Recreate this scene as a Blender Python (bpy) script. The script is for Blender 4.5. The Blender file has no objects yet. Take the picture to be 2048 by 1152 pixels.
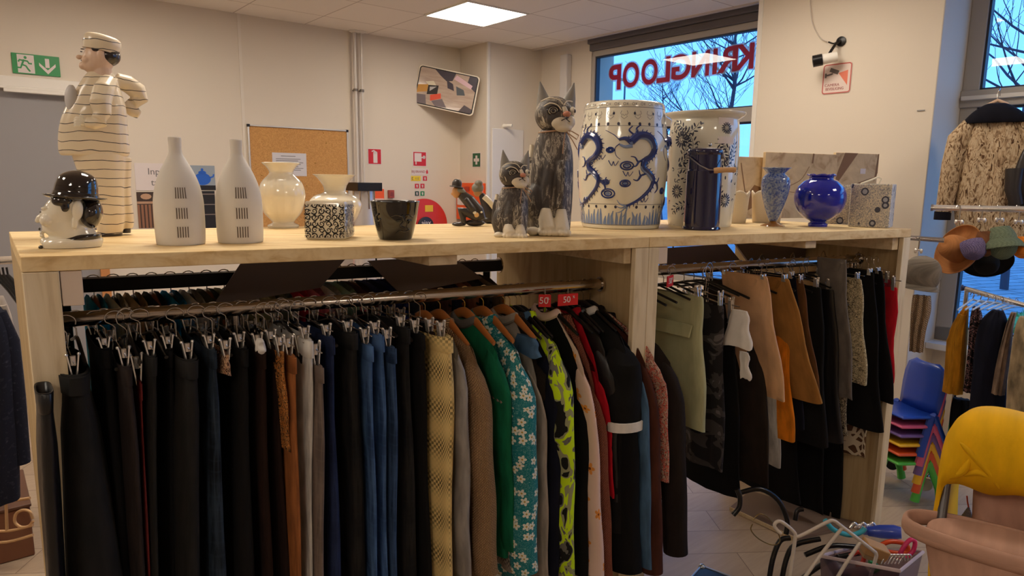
import bpy, math, random
from mathutils import Vector, Matrix, Euler
R_ = math.radians
scn = bpy.context.scene
COL = scn.collection
# ------------------------------------------------------------------ camera
F = 1355.0; PITCH = R_(9.13); ROLL = 0.0126; CZ = 1.6
fw = Vector((0, math.cos(PITCH), -math.sin(PITCH)))
rt0 = Vector((1, 0, 0)); up0 = rt0.cross(fw)
rt = rt0 * math.cos(ROLL) + up0 * math.sin(ROLL); up = rt.cross(fw)
cam_d = bpy.data.cameras.new('camera'); cam = bpy.data.objects.new('camera', cam_d); COL.objects.link(cam)
cam_d.sensor_width = 36; cam_d.lens = F / 2048 * 36; cam_d.clip_start = .05; cam_d.clip_end = 300
cam.matrix_world = Matrix(((rt.x, up.x, -fw.x, 0), (rt.y, up.y, -fw.y, 0), (rt.z, up.z, -fw.z, CZ), (0, 0, 0, 1)))
scn.camera = cam
# ------------------------------------------------------------------ sky, exposure
scn.view_settings.view_transform = 'Standard'; scn.view_settings.look = 'None'
scn.view_settings.gamma = 1; scn.view_settings.use_curve_mapping = False
scn.view_settings.exposure = 0.0
LAMP = 19.0
w = bpy.data.worlds.new('sky'); scn.world = w; w.use_nodes = True
nt = w.node_tree; bg = nt.nodes['Background']
tc = nt.nodes.new('ShaderNodeTexCoord'); sp = nt.nodes.new('ShaderNodeSeparateXYZ'); rp = nt.nodes.new('ShaderNodeValToRGB')
nt.links.new(tc.outputs['Generated'], sp.inputs[0]); nt.links.new(sp.outputs['Z'], rp.inputs[0]); nt.links.new(rp.outputs[0], bg.inputs[0])
rp.color_ramp.elements[0].position = 0.0; rp.color_ramp.elements[0].color = (.42, 1.06, 2.3, 1)
rp.color_ramp.elements[1].position = .7; rp.color_ramp.elements[1].color = (.24, .78, 2.0, 1)
bg.inputs[1].default_value = 1.15
CAMP = Vector((0, 0, CZ))
def ray(x, y): return fw + rt * ((x - 1024) / F) + up * ((576 - y) / F)
def atz(x, y, z):
    d = ray(x, y); return CAMP + d * ((z - CZ) / d.z)
def onpl(x, y, n, d):
    r = ray(x, y); return CAMP + r * ((d - n.dot(CAMP)) / n.dot(r))
A0 = R_(39.3); RU = Vector((math.cos(A0), math.sin(A0), 0)); RV = Vector((-math.sin(A0), math.cos(A0), 0))
def W(U, V, z=0): return RU * U + RV * V + Vector((0, 0, z))
ROOM = Matrix.Rotation(A0, 4, 'Z')
def onU(x, y, d): p = onpl(x, y, RU, d); return Vector((p.dot(RU), p.dot(RV), p.z))
def onV(x, y, d): p = onpl(x, y, RV, d); return Vector((p.dot(RU), p.dot(RV), p.z))
H = 1.41
RA = atz(40, 514, H); RA.z = 0
U1 = Vector((math.cos(R_(26)), math.sin(R_(26)), 0)); AW = R_(127.7); W1 = Vector((math.cos(AW), math.sin(AW), 0))
def K(u, w_, z=0): return RA + U1 * u + W1 * w_ + Vector((0, 0, z))
def onw(x, y, w_):
    n = Vector((-U1.y, U1.x, 0)); p = onpl(x, y, n, n.dot(K(0, w_))); q = p - RA
    det = U1.x * W1.y - U1.y * W1.x
    return (q.x * W1.y - q.y * W1.x) / det, p.z
# ------------------------------------------------------------------ mesh helpers
def tag(o, label=None, cat=None, group=None, kind=None):
    if label: o['label'] = label
    if cat: o['category'] = cat
    if group: o['group'] = group
    if kind: o['kind'] = kind
    return o
def thing(name, label, cat, loc=(0, 0, 0), rz=0, group=None, M=None):
    o = bpy.data.objects.new(name, None); COL.objects.link(o)
    o.matrix_world = M if M is not None else (Matrix.Translation(loc) @ Matrix.Rotation(rz, 4, 'Z'))
    o.empty_display_size = .05
    return tag(o, label, cat, group)
def ctree(o, parent=None):
    c = o.copy(); COL.objects.link(c); c.parent = parent
    for ch in [k for k in KIDS.get(o.name, [])]:
        d = ctree(ch, c); KIDS.setdefault(c.name, []).append(d)
    return c
KIDS = {}
class MB:
    def __init__(s): s.v = []; s.f = []; s.uv = []; s.mi = []; s.cur = 0
    def add(s, vs, fs, M=None, uv=None):
        b = len(s.v)
        s.v += [(M @ Vector(p)) if M is not None else Vector(p) for p in vs]
        s.f += [tuple(i + b for i in f) for f in fs]; s.mi += [s.cur] * len(fs)
        s.uv += uv if uv else [(p[0], p[2]) for p in vs]
        return s
    def box(s, x0, x1, y0, y1, z0, z1, M=None):
        vs = [(x, y, z) for x in (x0, x1) for y in (y0, y1) for z in (z0, z1)]
        return s.add(vs, [(0, 1, 3, 2), (4, 6, 7, 5), (0, 4, 5, 1), (2, 3, 7, 6), (0, 2, 6, 4), (1, 5, 7, 3)], M)
    def hexa(s, b4, t4): # bottom four, top four points
        return s.add(list(b4) + list(t4), [(3, 2, 1, 0), (4, 5, 6, 7), (0, 1, 5, 4), (1, 2, 6, 5), (2, 3, 7, 6), (3, 0, 4, 7)])
    def loft(s, rings, c0=True, c1=True, closed=True, M=None, uv=None):
        n = len(rings[0]); vs = [p for r in rings for p in r]; fs = []
        for i in range(len(rings) - 1):
            for j in range(n if closed else n - 1):
                k = (j + 1) % n; fs.append((i * n + j, i * n + k, (i + 1) * n + k, (i + 1) * n + j))
        if c0: fs.append(tuple(range(n - 1, -1, -1)))
        if c1: fs.append(tuple((len(rings) - 1) * n + j for j in range(n)))
        return s.add(vs, fs, M, uv)
    def lathe(s, prof, n=40, M=None, pw=2.0, c0=True, c1=True, sx=1, sy=1, flute=0, nf=0):
        rings = []; uv = []
        for r, z in prof:
            ring = []
            for j in range(n):
                a = 2 * math.pi * j / n; c, d = math.cos(a), math.sin(a)
                q = (abs(c) ** pw + abs(d) ** pw) ** (-1 / pw)
                rr = r * q * (1 + (flute * abs(math.sin(a * nf / 2)) if nf else 0))
                ring.append((rr * c * sx, rr * d * sy, z)); uv.append((j / n * 2 * math.pi * max(r, .01), z))
            rings.append(ring)
        return s.loft(rings, c0, c1, M=M, uv=uv)
    def tube(s, pts, r, n=8, M=None, sy=1, closed=False):
        pts = [Vector(p) for p in pts]; m = len(pts); rr = r if isinstance(r, (list, tuple)) else [r] * m
        rings = []; uv = []; L = 0; up_ = None
        for i, p in enumerate(pts):
            a = pts[i - 1] if i > 0 else (pts[-1] if closed else p); b = pts[(i + 1) % m] if (i < m - 1 or closed) else p
            t = (b - a).normalized() if (b - a).length > 1e-9 else Vector((0, 0, 1))
            if up_ is None:
                up_ = Vector((0, 0, 1)) if abs(t.z) < .9 else Vector((1, 0, 0))
            x = t.cross(up_)
            if x.length < 1e-4: x = t.cross(Vector((.3, 1, .2)))
            x.normalize(); up_ = x.cross(t)
            if i: L += (p - pts[i - 1]).length
            rings.append([p + x * (rr[i] * math.cos(2 * math.pi * j / n)) + up_ * (rr[i] * sy * math.sin(2 * math.pi * j / n)) for j in range(n)])
            uv += [(j / n * 6.28 * rr[i], L) for j in range(n)]
        if closed: rings.append(rings[0]); uv += uv[:n]; return s.loft(rings, False, False, M=M, uv=uv)
        return s.loft(rings, M=M, uv=uv)
    def ell(s, c, r, n=16, m=10, M=None, rot=None):
        rings = []
        for i in range(1, m):
            a = math.pi * i / m
            rings.append([Vector((r[0] * math.sin(a) * math.cos(2 * math.pi * j / n), r[1] * math.sin(a) * math.sin(2 * math.pi * j / n), -r[2] * math.cos(a))) for j in range(n)])
        if rot is not None: rings = [[rot @ p for p in q] for q in rings]
        rings = [[p + Vector(c) for p in q] for q in rings]
        return s.loft(rings, M=M)
    def build(s, name, mat, parent=None, smooth=True, bevel=0, sub=0, ang=40, world=False, M=None, solid=0):
        me = bpy.data.meshes.new(name)
        vs = s.v
        if world and parent is not None:
            inv = parent.matrix_world.inverted() if parent.parent is None else (parent.parent.matrix_world @ parent.matrix_local).inverted()
            vs = [inv @ p for p in vs]
        me.from_pydata([tuple(p) for p in vs], [], s.f); me.update()
        ul = me.uv_layers.new(name='UVMap')
        for l in me.loops: ul.data[l.index].uv = s.uv[l.vertex_index]
        mats = mat if isinstance(mat, (list, tuple)) else [mat]
        for m_ in mats: me.materials.append(m_)
        if len(mats) > 1: me.polygons.foreach_set('material_index', s.mi)
        if smooth:
            me.shade_smooth(); me.set_sharp_from_angle(angle=R_(ang))
        o = bpy.data.objects.new(name, me); COL.objects.link(o)
        if M is not None: o.matrix_world = M
        if parent is not None: o.parent = parent; KIDS.setdefault(parent.name, []).append(o)
        if bevel:
            b = o.modifiers.new('b', 'BEVEL'); b.width = bevel; b.segments = 2; b.limit_method = 'ANGLE'; b.angle_limit = R_(40)
        if solid:
            b = o.modifiers.new('s', 'SOLIDIFY'); b.thickness = solid; b.offset = 0
        if sub:
            b = o.modifiers.new('u', 'SUBSURF'); b.levels = sub; b.render_levels = sub
        return o
def blob(name, prims, vox, mat, parent, smooth=6, cut=None):
    """union of closed prims, voxel-remeshed into one continuous skin"""
    o = prims.build('tmp', mat)
    m = o.modifiers.new('r', 'REMESH'); m.mode = 'VOXEL'; m.voxel_size = vox; m.use_smooth_shade = True
    if smooth:
        m = o.modifiers.new('s', 'SMOOTH'); m.factor = .6; m.iterations = smooth
    bpy.context.view_layer.update()
    me = bpy.data.meshes.new_from_object(o.evaluated_get(bpy.context.evaluated_depsgraph_get()))
    bpy.data.objects.remove(o)
    me.materials.clear(); me.materials.append(mat); me.shade_smooth()
    q = bpy.data.objects.new(name, me); COL.objects.link(q)
    if parent is not None: q.parent = parent; KIDS.setdefault(parent.name, []).append(q)
    return q
def textm(s_, size, mat, parent, M, name='lettering', off=0, ext=.0008, align='CENTER', sx=1, space=1):
    c = bpy.data.curves.new('t', 'FONT'); c.body = s_; c.size = size; c.extrude = ext; c.offset = off
    c.align_x = align; c.align_y = 'CENTER'; c.space_character = space; c.resolution_u = 6
    o = bpy.data.objects.new('t', c); COL.objects.link(o); bpy.context.view_layer.update()
    me = bpy.data.meshes.new_from_object(o.evaluated_get(bpy.context.evaluated_depsgraph_get()))
    bpy.data.objects.remove(o); bpy.data.curves.remove(c)
    me.transform(M @ Matrix.Diagonal((sx, 1, 1, 1))); me.materials.clear(); me.materials.append(mat)
    q = bpy.data.objects.new(name, me); COL.objects.link(q)
    if parent is not None: q.parent = parent; KIDS.setdefault(parent.name, []).append(q)
    return q
class Art:
    """2-D drawing, later mapped onto a surface"""
    def __init__(s): s.mb = MB()
    def poly(s, pts): s.mb.add([(x, 0, y) for x, y in pts], [tuple(range(len(pts)))]); return s
    def rect(s, x0, y0, x1, y1): return s.poly([(x0, y0), (x1, y0), (x1, y1), (x0, y1)])
    def ell(s, cx, cy, rx, ry, rot=0, n=12):
        c, d = math.cos(rot), math.sin(rot)
        return s.poly([(cx + rx * math.cos(a) * c - ry * math.sin(a) * d, cy + rx * math.cos(a) * d + ry * math.sin(a) * c) for a in [2 * math.pi * i / n for i in range(n)]])
    def stroke(s, pts, wd):
        m = len(pts); ws = wd if isinstance(wd, (list, tuple)) else [wd] * m; L = []; Rr = []
        for i in range(m):
            a = pts[max(0, i - 1)]; b = pts[min(m - 1, i + 1)]; dx, dy = b[0] - a[0], b[1] - a[1]; l = math.hypot(dx, dy) or 1
            nx, ny = -dy / l * ws[i] / 2, dx / l * ws[i] / 2
            L.append((pts[i][0] + nx, 0, pts[i][1] + ny)); Rr.append((pts[i][0] - nx, 0, pts[i][1] - ny))
        s.mb.add(L + Rr, [(i, i + 1, m + i + 1, m + i) for i in range(m - 1)]); return s
    def ring(s, cx, cy, r, wd, n=16, a0=0, a1=360):
        return s.stroke([(cx + r * math.cos(R_(a0 + (a1 - a0) * i / n)), cy + r * math.sin(R_(a0 + (a1 - a0) * i / n))) for i in range(n + 1)], wd)
    def spiral(s, cx, cy, r, a0, turns, wd, sg=1, n=14):
        pts = []; ws = []
        for i in range(n + 1):
            t = i / n; a = a0 + sg * turns * 2 * math.pi * t; rr = r * (1 - .8 * t)
            pts.append((cx + rr * math.cos(a), cy + rr * math.sin(a))); ws.append(wd * (1 - .55 * t))
        return s.stroke(pts, ws)
    def build(s, name, mat, parent, fn=None, off=-.0008):
        if fn: s.mb.v = [Vector(fn(p.x, p.z)) for p in s.mb.v]
        else: s.mb.v = [Vector((p.x, off, p.z)) for p in s.mb.v]
        return s.mb.build(name, mat, parent, smooth=False)
def wrap(prof, eps=.0012, sx=1, sy=1):
    """map (arc length at mean radius, z) onto a lathe surface; x=0 faces -y"""
    pr = sorted([(z, r) for r, z in prof]); rm = sum(r for z, r in pr) / len(pr)
    def fn(x, z):
        r = pr[-1][1]
        for (z0, r0), (z1, r1) in zip(pr, pr[1:]):
            if z0 <= z <= z1: r = r0 + (r1 - r0) * ((z - z0) / (z1 - z0) if z1 > z0 else 0); break
        a = x / rm - math.pi / 2; r += eps
        return (r * math.cos(a) * sx, r * math.sin(a) * sy, z)
    return fn
def cr(pts, n=6):
    """smooth Catmull-Rom through points"""
    P = [tuple(pts[0])] + [tuple(p) for p in pts] + [tuple(pts[-1])]; out = []
    for i in range(1, len(P) - 2):
        for k in range(n):
            t = k / n
            out.append(tuple(.5 * (2 * P[i][j] + (P[i + 1][j] - P[i - 1][j]) * t + (2 * P[i - 1][j] - 5 * P[i][j] + 4 * P[i + 1][j] - P[i + 2][j]) * t * t + (3 * P[i][j] - P[i - 1][j] - 3 * P[i + 1][j] + P[i + 2][j]) * t ** 3) for j in range(len(P[i]))))
    out.append(tuple(pts[-1])); return out
# ------------------------------------------------------------------ materials
def lin(c):
    return tuple(((x / 255) / 12.92 if x / 255 <= .04045 else ((x / 255 + .055) / 1.055) ** 2.4) for x in c) + (1,)
MC = {}
class NT:
    def __init__(s, name, rough=.6, metal=0, spec=.5):
        s.m = bpy.data.materials.new(name); s.m.use_nodes = True; s.t = s.m.node_tree; s.b = s.t.nodes['Principled BSDF']
        s.b.inputs['Roughness'].default_value = rough; s.b.inputs['Metallic'].default_value = metal; s.b.inputs['Specular IOR Level'].default_value = spec
        s._tc = None
    def n(s, typ, **k):
        q = s.t.nodes.new(typ)
        for a, b in k.items():
            if hasattr(q, a): setattr(q, a, b)
            else: q.inputs[a].default_value = b
        return q
    def L(s, a, b): s.t.links.new(a, b)
    def co(s, kind='UV', scale=(1, 1, 1), rot=(0, 0, 0)):
        if s._tc is None: s._tc = s.n('ShaderNodeTexCoord')
        m = s.n('ShaderNodeMapping'); m.inputs['Scale'].default_value = scale; m.inputs['Rotation'].default_value = rot
        s.L(s._tc.outputs[kind], m.inputs['Vector']); return m.outputs[0]
    def noise(s, vec, scale=5, detail=3, dist=0, rough=.5):
        q = s.n('ShaderNodeTexNoise'); q.inputs['Scale'].default_value = scale; q.inputs['Detail'].default_value = detail
        q.inputs['Distortion'].default_value = dist; q.inputs['Roughness'].default_value = rough; s.L(vec, q.inputs['Vector']); return q.outputs['Fac']
    def vor(s, vec, scale=5, feat='F1', rnd=1, out='Distance'):
        q = s.n('ShaderNodeTexVoronoi'); q.feature = feat; q.inputs['Scale'].default_value = scale; q.inputs['Randomness'].default_value = rnd; s.L(vec, q.inputs['Vector']); return q.outputs[out]
    def wave(s, vec, scale=5, dist=0, det=2, dir='X', prof='SIN', ds=1):
        q = s.n('ShaderNodeTexWave'); q.bands_direction = dir; q.wave_profile = prof; q.inputs['Scale'].default_value = scale
        q.inputs['Distortion'].default_value = dist; q.inputs['Detail'].default_value = det; q.inputs['Detail Scale'].default_value = ds; s.L(vec, q.inputs['Vector']); return q.outputs['Fac']
    def ramp(s, fac, stops, const=False):
        q = s.n('ShaderNodeValToRGB'); e = q.color_ramp.elements
        if const: q.color_ramp.interpolation = 'CONSTANT'
        while len(e) < len(stops): e.new(.5)
        for i, (p, c) in enumerate(stops): e[i].position = p; e[i].color = lin(c) if len(c) == 3 else c
        s.L(fac, q.inputs[0]); return q.outputs[0]
    def mix(s, fac, a, b, mode='MIX'):
        q = s.n('ShaderNodeMix'); q.data_type = 'RGBA'; q.blend_type = mode
        for sock, val in ((q.inputs[0], fac), (q.inputs[6], a), (q.inputs[7], b)):
            if isinstance(val, (int, float)): sock.default_value = val
            elif isinstance(val, tuple): sock.default_value = lin(val) if len(val) == 3 else val
            else: s.L(val, sock)
        return q.outputs[2]
    def math(s, op, a, b=0.0):
        q = s.n('ShaderNodeMath'); q.operation = op
        for sock, val in ((q.inputs[0], a), (q.inputs[1], b)):
            if isinstance(val, (int, float)): sock.default_value = val
            else: s.L(val, sock)
        return q.outputs[0]
    def col(s, c):
        if isinstance(c, tuple): s.b.inputs['Base Color'].default_value = lin(c) if len(c) == 3 else c
        else: s.L(c, s.b.inputs['Base Color'])
        return s
    def bump(s, h, st=.3, d=.002):
        q = s.n('ShaderNodeBump'); q.inputs['Strength'].default_value = st; q.inputs['Distance'].default_value = d; s.L(h, q.inputs['Height']); s.L(q.outputs[0], s.b.inputs['Normal']); return s
B0 = (0, 0, 0); W0 = (255, 255, 255)
def plain(name, c, rough=.6, metal=0, coat=0, spec=.5, emit=0, bump=0, bs=200):
    if name in MC: return MC[name]
    q = NT(name, rough, metal, spec); q.col(c)
    if coat: q.b.inputs['Coat Weight'].default_value = coat; q.b.inputs['Coat Roughness'].default_value = .04
    if emit: q.b.inputs['Emission Color'].default_value = lin(c); q.b.inputs['Emission Strength'].default_value = emit
    if bump: q.bump(q.noise(q.co('Object'), bs, 3), bump, .001)
    MC[name] = q.m; return q.m
def glass(name, c, rough=0.0, alpha=.12, tint=None):
    if name in MC: return MC[name]
    m = bpy.data.materials.new(name); m.use_nodes = True; t = m.node_tree; t.nodes.clear()
    o = t.nodes.new('ShaderNodeOutputMaterial'); a = t.nodes.new('ShaderNodeBsdfTransparent'); b = t.nodes.new('ShaderNodeBsdfGlossy'); mx = t.nodes.new('ShaderNodeMixShader')
    a.inputs[0].default_value = lin(c); b.inputs['Roughness'].default_value = rough; mx.inputs[0].default_value = alpha
    t.links.new(a.outputs[0], mx.inputs[1]); t.links.new(b.outputs[0], mx.inputs[2]); t.links.new(mx.outputs[0], o.inputs[0]); MC[name] = m; return m
def pine(name, c1, c2, c3, axis='X', rot=0, sc=1):
    if name in MC: return MC[name]
    q = NT(name, .6, spec=.25)
    s3 = {'X': (1.2, 14, 14), 'Y': (14, 1.2, 14), 'Z': (14, 14, 1.2)}[axis]
    v = q.co('Object', tuple(a * sc for a in s3), (0, 0, rot)); f = q.noise(v, 2.2, 5, .8)
    g = q.wave(v, 1.6, 7, 3, 'Y' if axis != 'Y' else 'X')
    c = q.ramp(f, [(.3, c3), (.5, c1), (.7, c2)]); c = q.mix(q.ramp(g, [(.0, B0), (.85, B0), (1, (110, 110, 110))]), c, c3)
    k = q.vor(q.co('Object', (3, 3, 6) if axis == 'X' else (5, 5, 2)), 1.3)
    c = q.mix(q.ramp(k, [(.0, W0), (.05, (140, 140, 140)), (.09, B0)]), c, (150, 105, 60))
    q.col(c); q.bump(f, .25, .002); MC[name] = q.m; return q.m
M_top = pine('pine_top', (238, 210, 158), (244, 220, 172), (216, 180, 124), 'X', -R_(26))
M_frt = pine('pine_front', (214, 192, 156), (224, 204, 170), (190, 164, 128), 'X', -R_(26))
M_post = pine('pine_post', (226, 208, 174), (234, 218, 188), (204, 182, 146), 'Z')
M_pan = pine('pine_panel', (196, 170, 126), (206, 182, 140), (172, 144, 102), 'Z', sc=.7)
M_chrome = plain('chrome', (200, 196, 192), .12, 1)
M_chromeb = plain('bright_chrome', (240, 234, 226), .22, .75)
M_rail = plain('rail_chrome', (196, 186, 176), .16, 1)
M_blackm = plain('black_metal', (22, 20, 20), .35, .3)
M_blackp = plain('black_plastic', (16, 15, 17), .28)
M_white = plain('white_paint', (232, 226, 216), .5)
M_cer = plain('cream_ceramic', (238, 230, 210), .12, coat=.6)
M_wall = plain('wall_paint', (222, 210, 193), .85, bump=.08, bs=60)
M_pvc = plain('grey_frame', (150, 146, 144), .5)
# ------------------------------------------------------------------ the room
def struct(name, mb, mat, M=ROOM, **k):
    o = mb.build(name, mat, None, M=M, **k); o['kind'] = 'structure'; return o
CH = 2.9; BV = 5.9; PU = 4.11; PV = 5.43; WU = 4.8; UL = -3.4; VF = -4.2; CU = 4.4
# floor: pale oak laminate planks
q = NT('floor_laminate', .38, spec=.4)
br = q.n('ShaderNodeTexBrick'); q.L(q.co('Object', (1, 1, 1), (0, 0, R_(35))), br.inputs['Vector'])
for k_, v_ in (('Color1', lin((186, 165, 142))), ('Color2', lin((172, 150, 127))), ('Mortar', lin((120, 100, 84))), ('Scale', 1.0), ('Mortar Size', .002), ('Brick Width', 1.2), ('Row Height', .19)): br.inputs[k_].default_value = v_
g = q.noise(q.co('Object', (2, 26, 2), (0, 0, R_(35))), 2, 5, 1.0)
q.col(q.mix(q.ramp(g, [(.3, B0), (.7, (150, 150, 150))]), br.outputs[0], (140, 116, 96))); M_floor = q.m
struct('floor', MB().box(UL, WU, VF, BV, -.1, 0), M_floor)
# ceiling of white mineral tiles with fine joints
q = NT('ceiling_tiles', .9); br = q.n('ShaderNodeTexBrick'); br.offset = 0
q.L(q.co('Object', (1, 1, 1)), br.inputs['Vector'])
for k_, v_ in (('Color1', lin((246, 238, 228))), ('Color2', lin((243, 235, 225))), ('Mortar', lin((196, 182, 170))), ('Scale', 1.0), ('Mortar Size', .0045), ('Brick Width', .6), ('Row Height', .6)): br.inputs[k_].default_value = v_
q.t.nodes['Mapping'].inputs['Location'].default_value = (-3.08 + .6 * 5 , -4.31 + .6 * 7, 0)
q.col(br.outputs[0]); M_ceil = q.m
struct('ceiling', MB().box(UL, 4.66, VF, BV, CH, CH + .05), M_ceil)
struct('trim_1', MB().box(4.66, 4.70, PV - 3.9, PV, CH - .012, CH + .05), plain('ceiling_edge_trim', (205, 196, 188), .5), bevel=.004)
b = MB().box(UL, -3.4 + 7.51, BV, BV + .15, 0, CH + .1)
struct('wall_back', b, M_wall)
struct('wall_left', MB().box(UL - .15, UL, VF, BV, 0, CH + .1), M_wall)
struct('wall_front', MB().box(UL, WU, VF - .15, VF, 0, CH + .1), M_wall)
struct('wall_pillar', MB().box(PU, WU + .3, PV, BV + .15, 0, CH + .1), M_wall, bevel=.006)
struct('trim_2', MB().box(PU - .012, PU + .02, PV - .012, PV + .012, 0, CH), plain('corner_bead', (228, 222, 212), .4), bevel=.003)
struct('wall_column', MB().box(CU, WU + .3, 1.574, 2.72, 0, CH + .4), M_wall, bevel=.006)
struct('trim_3', MB().box(CU - .006, CU + .012, 2.70, 2.735, 0, CH + .1), plain('corner_bead', (228, 222, 212), .4), bevel=.003)
# window wall: pieces round two windows
w1 = (2.72, 4.72, .75, 2.86); w2 = (-1.6, 1.574, .62, 3.0)
b = MB(); b.box(WU, WU + .3, PV - .72, PV, 0, CH + .4); b.box(WU, WU + .3, 2.72, 4.75, 0, w1[2]); b.box(WU, WU + .3, 2.72, 4.75, w1[3], CH + .4)
b.box(WU, WU + .3, -1.6, 1.574, 0, w2[2]); b.box(WU, WU + .3, VF, -1.6, 0, CH + .4); b.box(4.7, 5.1, VF, 1.574, CH + .12, CH + .4); b.box(4.7, 4.8, 2.72, PV, CH + .05, CH + .4)
struct('wall_right', b, M_wall)
struct('trim_4', MB().box(4.66, 4.78, -1.6, 1.574, w2[2] - .04, w2[2]), plain('window_sill_white', (210, 206, 204), .4), bevel=.004)
struct('trim_5', MB().box(4.66, 5.1, VF, 1.574, CH, CH + .12), M_ceil)
M_wfr = plain('window_frame_grey', (176, 168, 158), .5); M_dk = plain('window_gasket', (40, 46, 60), .5); M_blind = plain('blind_housing', (104, 98, 98), .7)
M_glass = glass('window_glass', (236, 246, 250), alpha=.03)
def window(n, V0, V1, z0, z1, mull, tr, U=WU, fw_=.05):
    fr = MB(); gk = MB(); gl = MB()
    fr.box(U, U + .07, V0, V0 + fw_, z0, z1); fr.box(U, U + .07, V1 - fw_, V1, z0, z1); fr.box(U, U + .07, V0, V1, z0, z0 + fw_); fr.box(U, U + .07, V0, V1, z1 - fw_, z1)
    for t in tr: fr.box(U - .02, U + .07, V0, V1, t[0], t[1])
    for m_ in mull: fr.box(U - .01, U + .07, m_[0], m_[1], m_[2], m_[3])
    o = fr.build('window_%d' % n, M_wfr, None, M=ROOM, bevel=.004); o['kind'] = 'structure'
    zs = [z0 + fw_] + [x for t in tr for x in (t[0], t[1])] + [z1 - fw_]
    for a, b_ in zip(zs[::2], zs[1::2]):
        V0_, V1_ = V0 + fw_, V1 - fw_
        for x0, x1, y0, y1 in ((V0_, V0_ + .012, a, b_), (V1_ - .012, V1_, a, b_), (V0_, V1_, a, a + .012), (V0_, V1_, b_ - .012, b_)): gk.box(U + .012, U + .06, x0, x1, y0, y1)
        gl.box(U + .035, U + .039, V0_, V1_, a, b_)
    g1 = gk.build('gasket', M_dk, o); g2 = gl.build('pane', M_glass, o)
    return o
t1 = onU(1475, 228, WU); t2 = onU(1503, 243, WU)
w1o = window(1, w1[0], w1[1], w1[2], 2.80, [], [(1.70, 1.76), (t2.z, 2.17)])
b = MB(); b.box(WU - .03, WU + .09, w1[0], w1[1], 2.80, 2.86); b.box(WU - .06, WU + .05, w1[0], w1[1], 2.86, CH + .02)
b.build('blind_housing', M_blind, w1o, bevel=.006)
w2o = window(2, w2[0], w2[1], w2[2], w2[3], [(.98, 1.05, w2[2], 1.6)], [(2.06, 2.16)], fw_=.09)
MB().box(WU - .05, WU + .02, -1.6, 1.56, 2.10, 2.125).build('transom_ledge', plain('ledge_white', (220, 214, 206), .4), w2o, bevel=.003)
# door in the back wall
dl = onV(0, 157, BV); M_door = plain('door_grey', (150, 146, 146), .55)
dz = onV(75, 172, BV).z
d1 = MB().box(-.95, .84, BV - .012, BV + .02, 0, dz - .03).build('door_1', M_door, None, M=ROOM, bevel=.002); d1['kind'] = 'structure'
q = MB(); q.box(.80, .86, BV - .04, BV, 0, dz - .02); q.build('door_jamb', plain('orange_wood_jamb', (196, 132, 78), .5), d1)
q = MB(); q.box(-1.1, .98, BV - .035, BV, dz - .02, dz + .05); q.box(-1.1, .98, BV - .05, BV, dz - .035, dz - .02); q.build('door_lintel', M_white, d1, bevel=.004)
q = MB(); q.box(.32, .70, BV - .075, BV - .05, dz - .06, dz - .035); q.build('door_closer_arm', M_white, d1, bevel=.004)
q = MB(); q.box(.70, .86, BV - .1, BV - .04, dz - .17, dz - .06); q.build('door_closer', M_white, d1, bevel=.006)
# wall joint strips
for i, px in enumerate((485,)):
    p = onV(px, 200, BV); struct('trim_%d' % (6 + i), MB().box(p.x - .012, p.x + .012, BV - .004, BV, 0, CH), plain('wall_joint', (226, 216, 202), .6))
# ceiling lights: one in view, the others unseen, some added for fill and a brighter back wall
M_diff = plain('light_diffuser', (255, 242, 224), .5, emit=LAMP)
def lamp(U, V, lab):
    t = thing('ceiling_light', lab, 'ceiling light', M=ROOM @ Matrix.Translation((U, V, CH)), group=None)
    q = MB()
    for a, b_, c, d in ((-.3, .3, -.3, -.285), (-.3, .3, .285, .3), (-.3, -.285, -.285, .285), (.285, .3, -.285, .285)): q.box(a, b_, c, d, -.012, -.001)
    q.build('light_frame', M_white, t); MB().box(-.285, .285, -.285, .285, -.008, -.002).build('diffuser', M_diff, t, smooth=False); return t
lamp(3.36, 4.6, 'square flush ceiling light panel glowing in the ceiling before the corner mirror')
for i, (U, V) in enumerate(((3.36, 2.2), (3.36, -.2), (.96, 2.6), (.96, -2.6), (.96, 4.55), (-1.44, 4.6), (-1.44, 2.2), (-1.44, -.2))):
    o = lamp(U, V, 'square flush ceiling light panel out of the frame'); o['group'] = 'ceiling lights out of the frame'
# ------------------------------------------------------------------ outside
GM = NT('outside_paving', .7, spec=.3); br = GM.n('ShaderNodeTexBrick'); GM.L(GM.co('Object', (1, 1, 1), (0, 0, R_(20))), br.inputs['Vector'])
for k_, v_ in (('Color1', lin((150, 158, 165))), ('Color2', lin((130, 140, 150))), ('Mortar', lin((50, 58, 66))), ('Scale', 1.0), ('Mortar Size', .018), ('Brick Width', .6), ('Row Height', .3)): br.inputs[k_].default_value = v_
GM.col(br.outputs[0])
struct('ground_outside', MB().box(5.1, 60, -40, 60, -.25, -.12), GM.m)
q = NT('grass', .9); q.col(q.ramp(q.noise(q.co('Object'), 6, 4), [(.3, (70, 110, 50)), (.7, (120, 160, 80))])); M_grass = q.m
g = MB()
rnd = random.Random(4)
for i in range(2600):
    x = rnd.uniform(7.0, 13); y = rnd.uniform(.2, 2.6); h = rnd.uniform(.05, .12); a = rnd.uniform(0, 6.28); dx, dy = .02 * math.cos(a), .02 * math.sin(a)
    g.add([(x - dx, y - dy, -.12), (x + dx, y + dy, -.12), (x + rnd.uniform(-.05, .05), y + rnd.uniform(-.05, .05), -.12 + h)], [(0, 1, 2)])
g.box(7.0, 13, .2, 2.6, -.12, -.10)
tag(g.build('lawn_grass', M_grass, None, M=ROOM, smooth=False), 'strip of green grass beyond the paving outside the right window', 'grass', kind='stuff')
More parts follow.
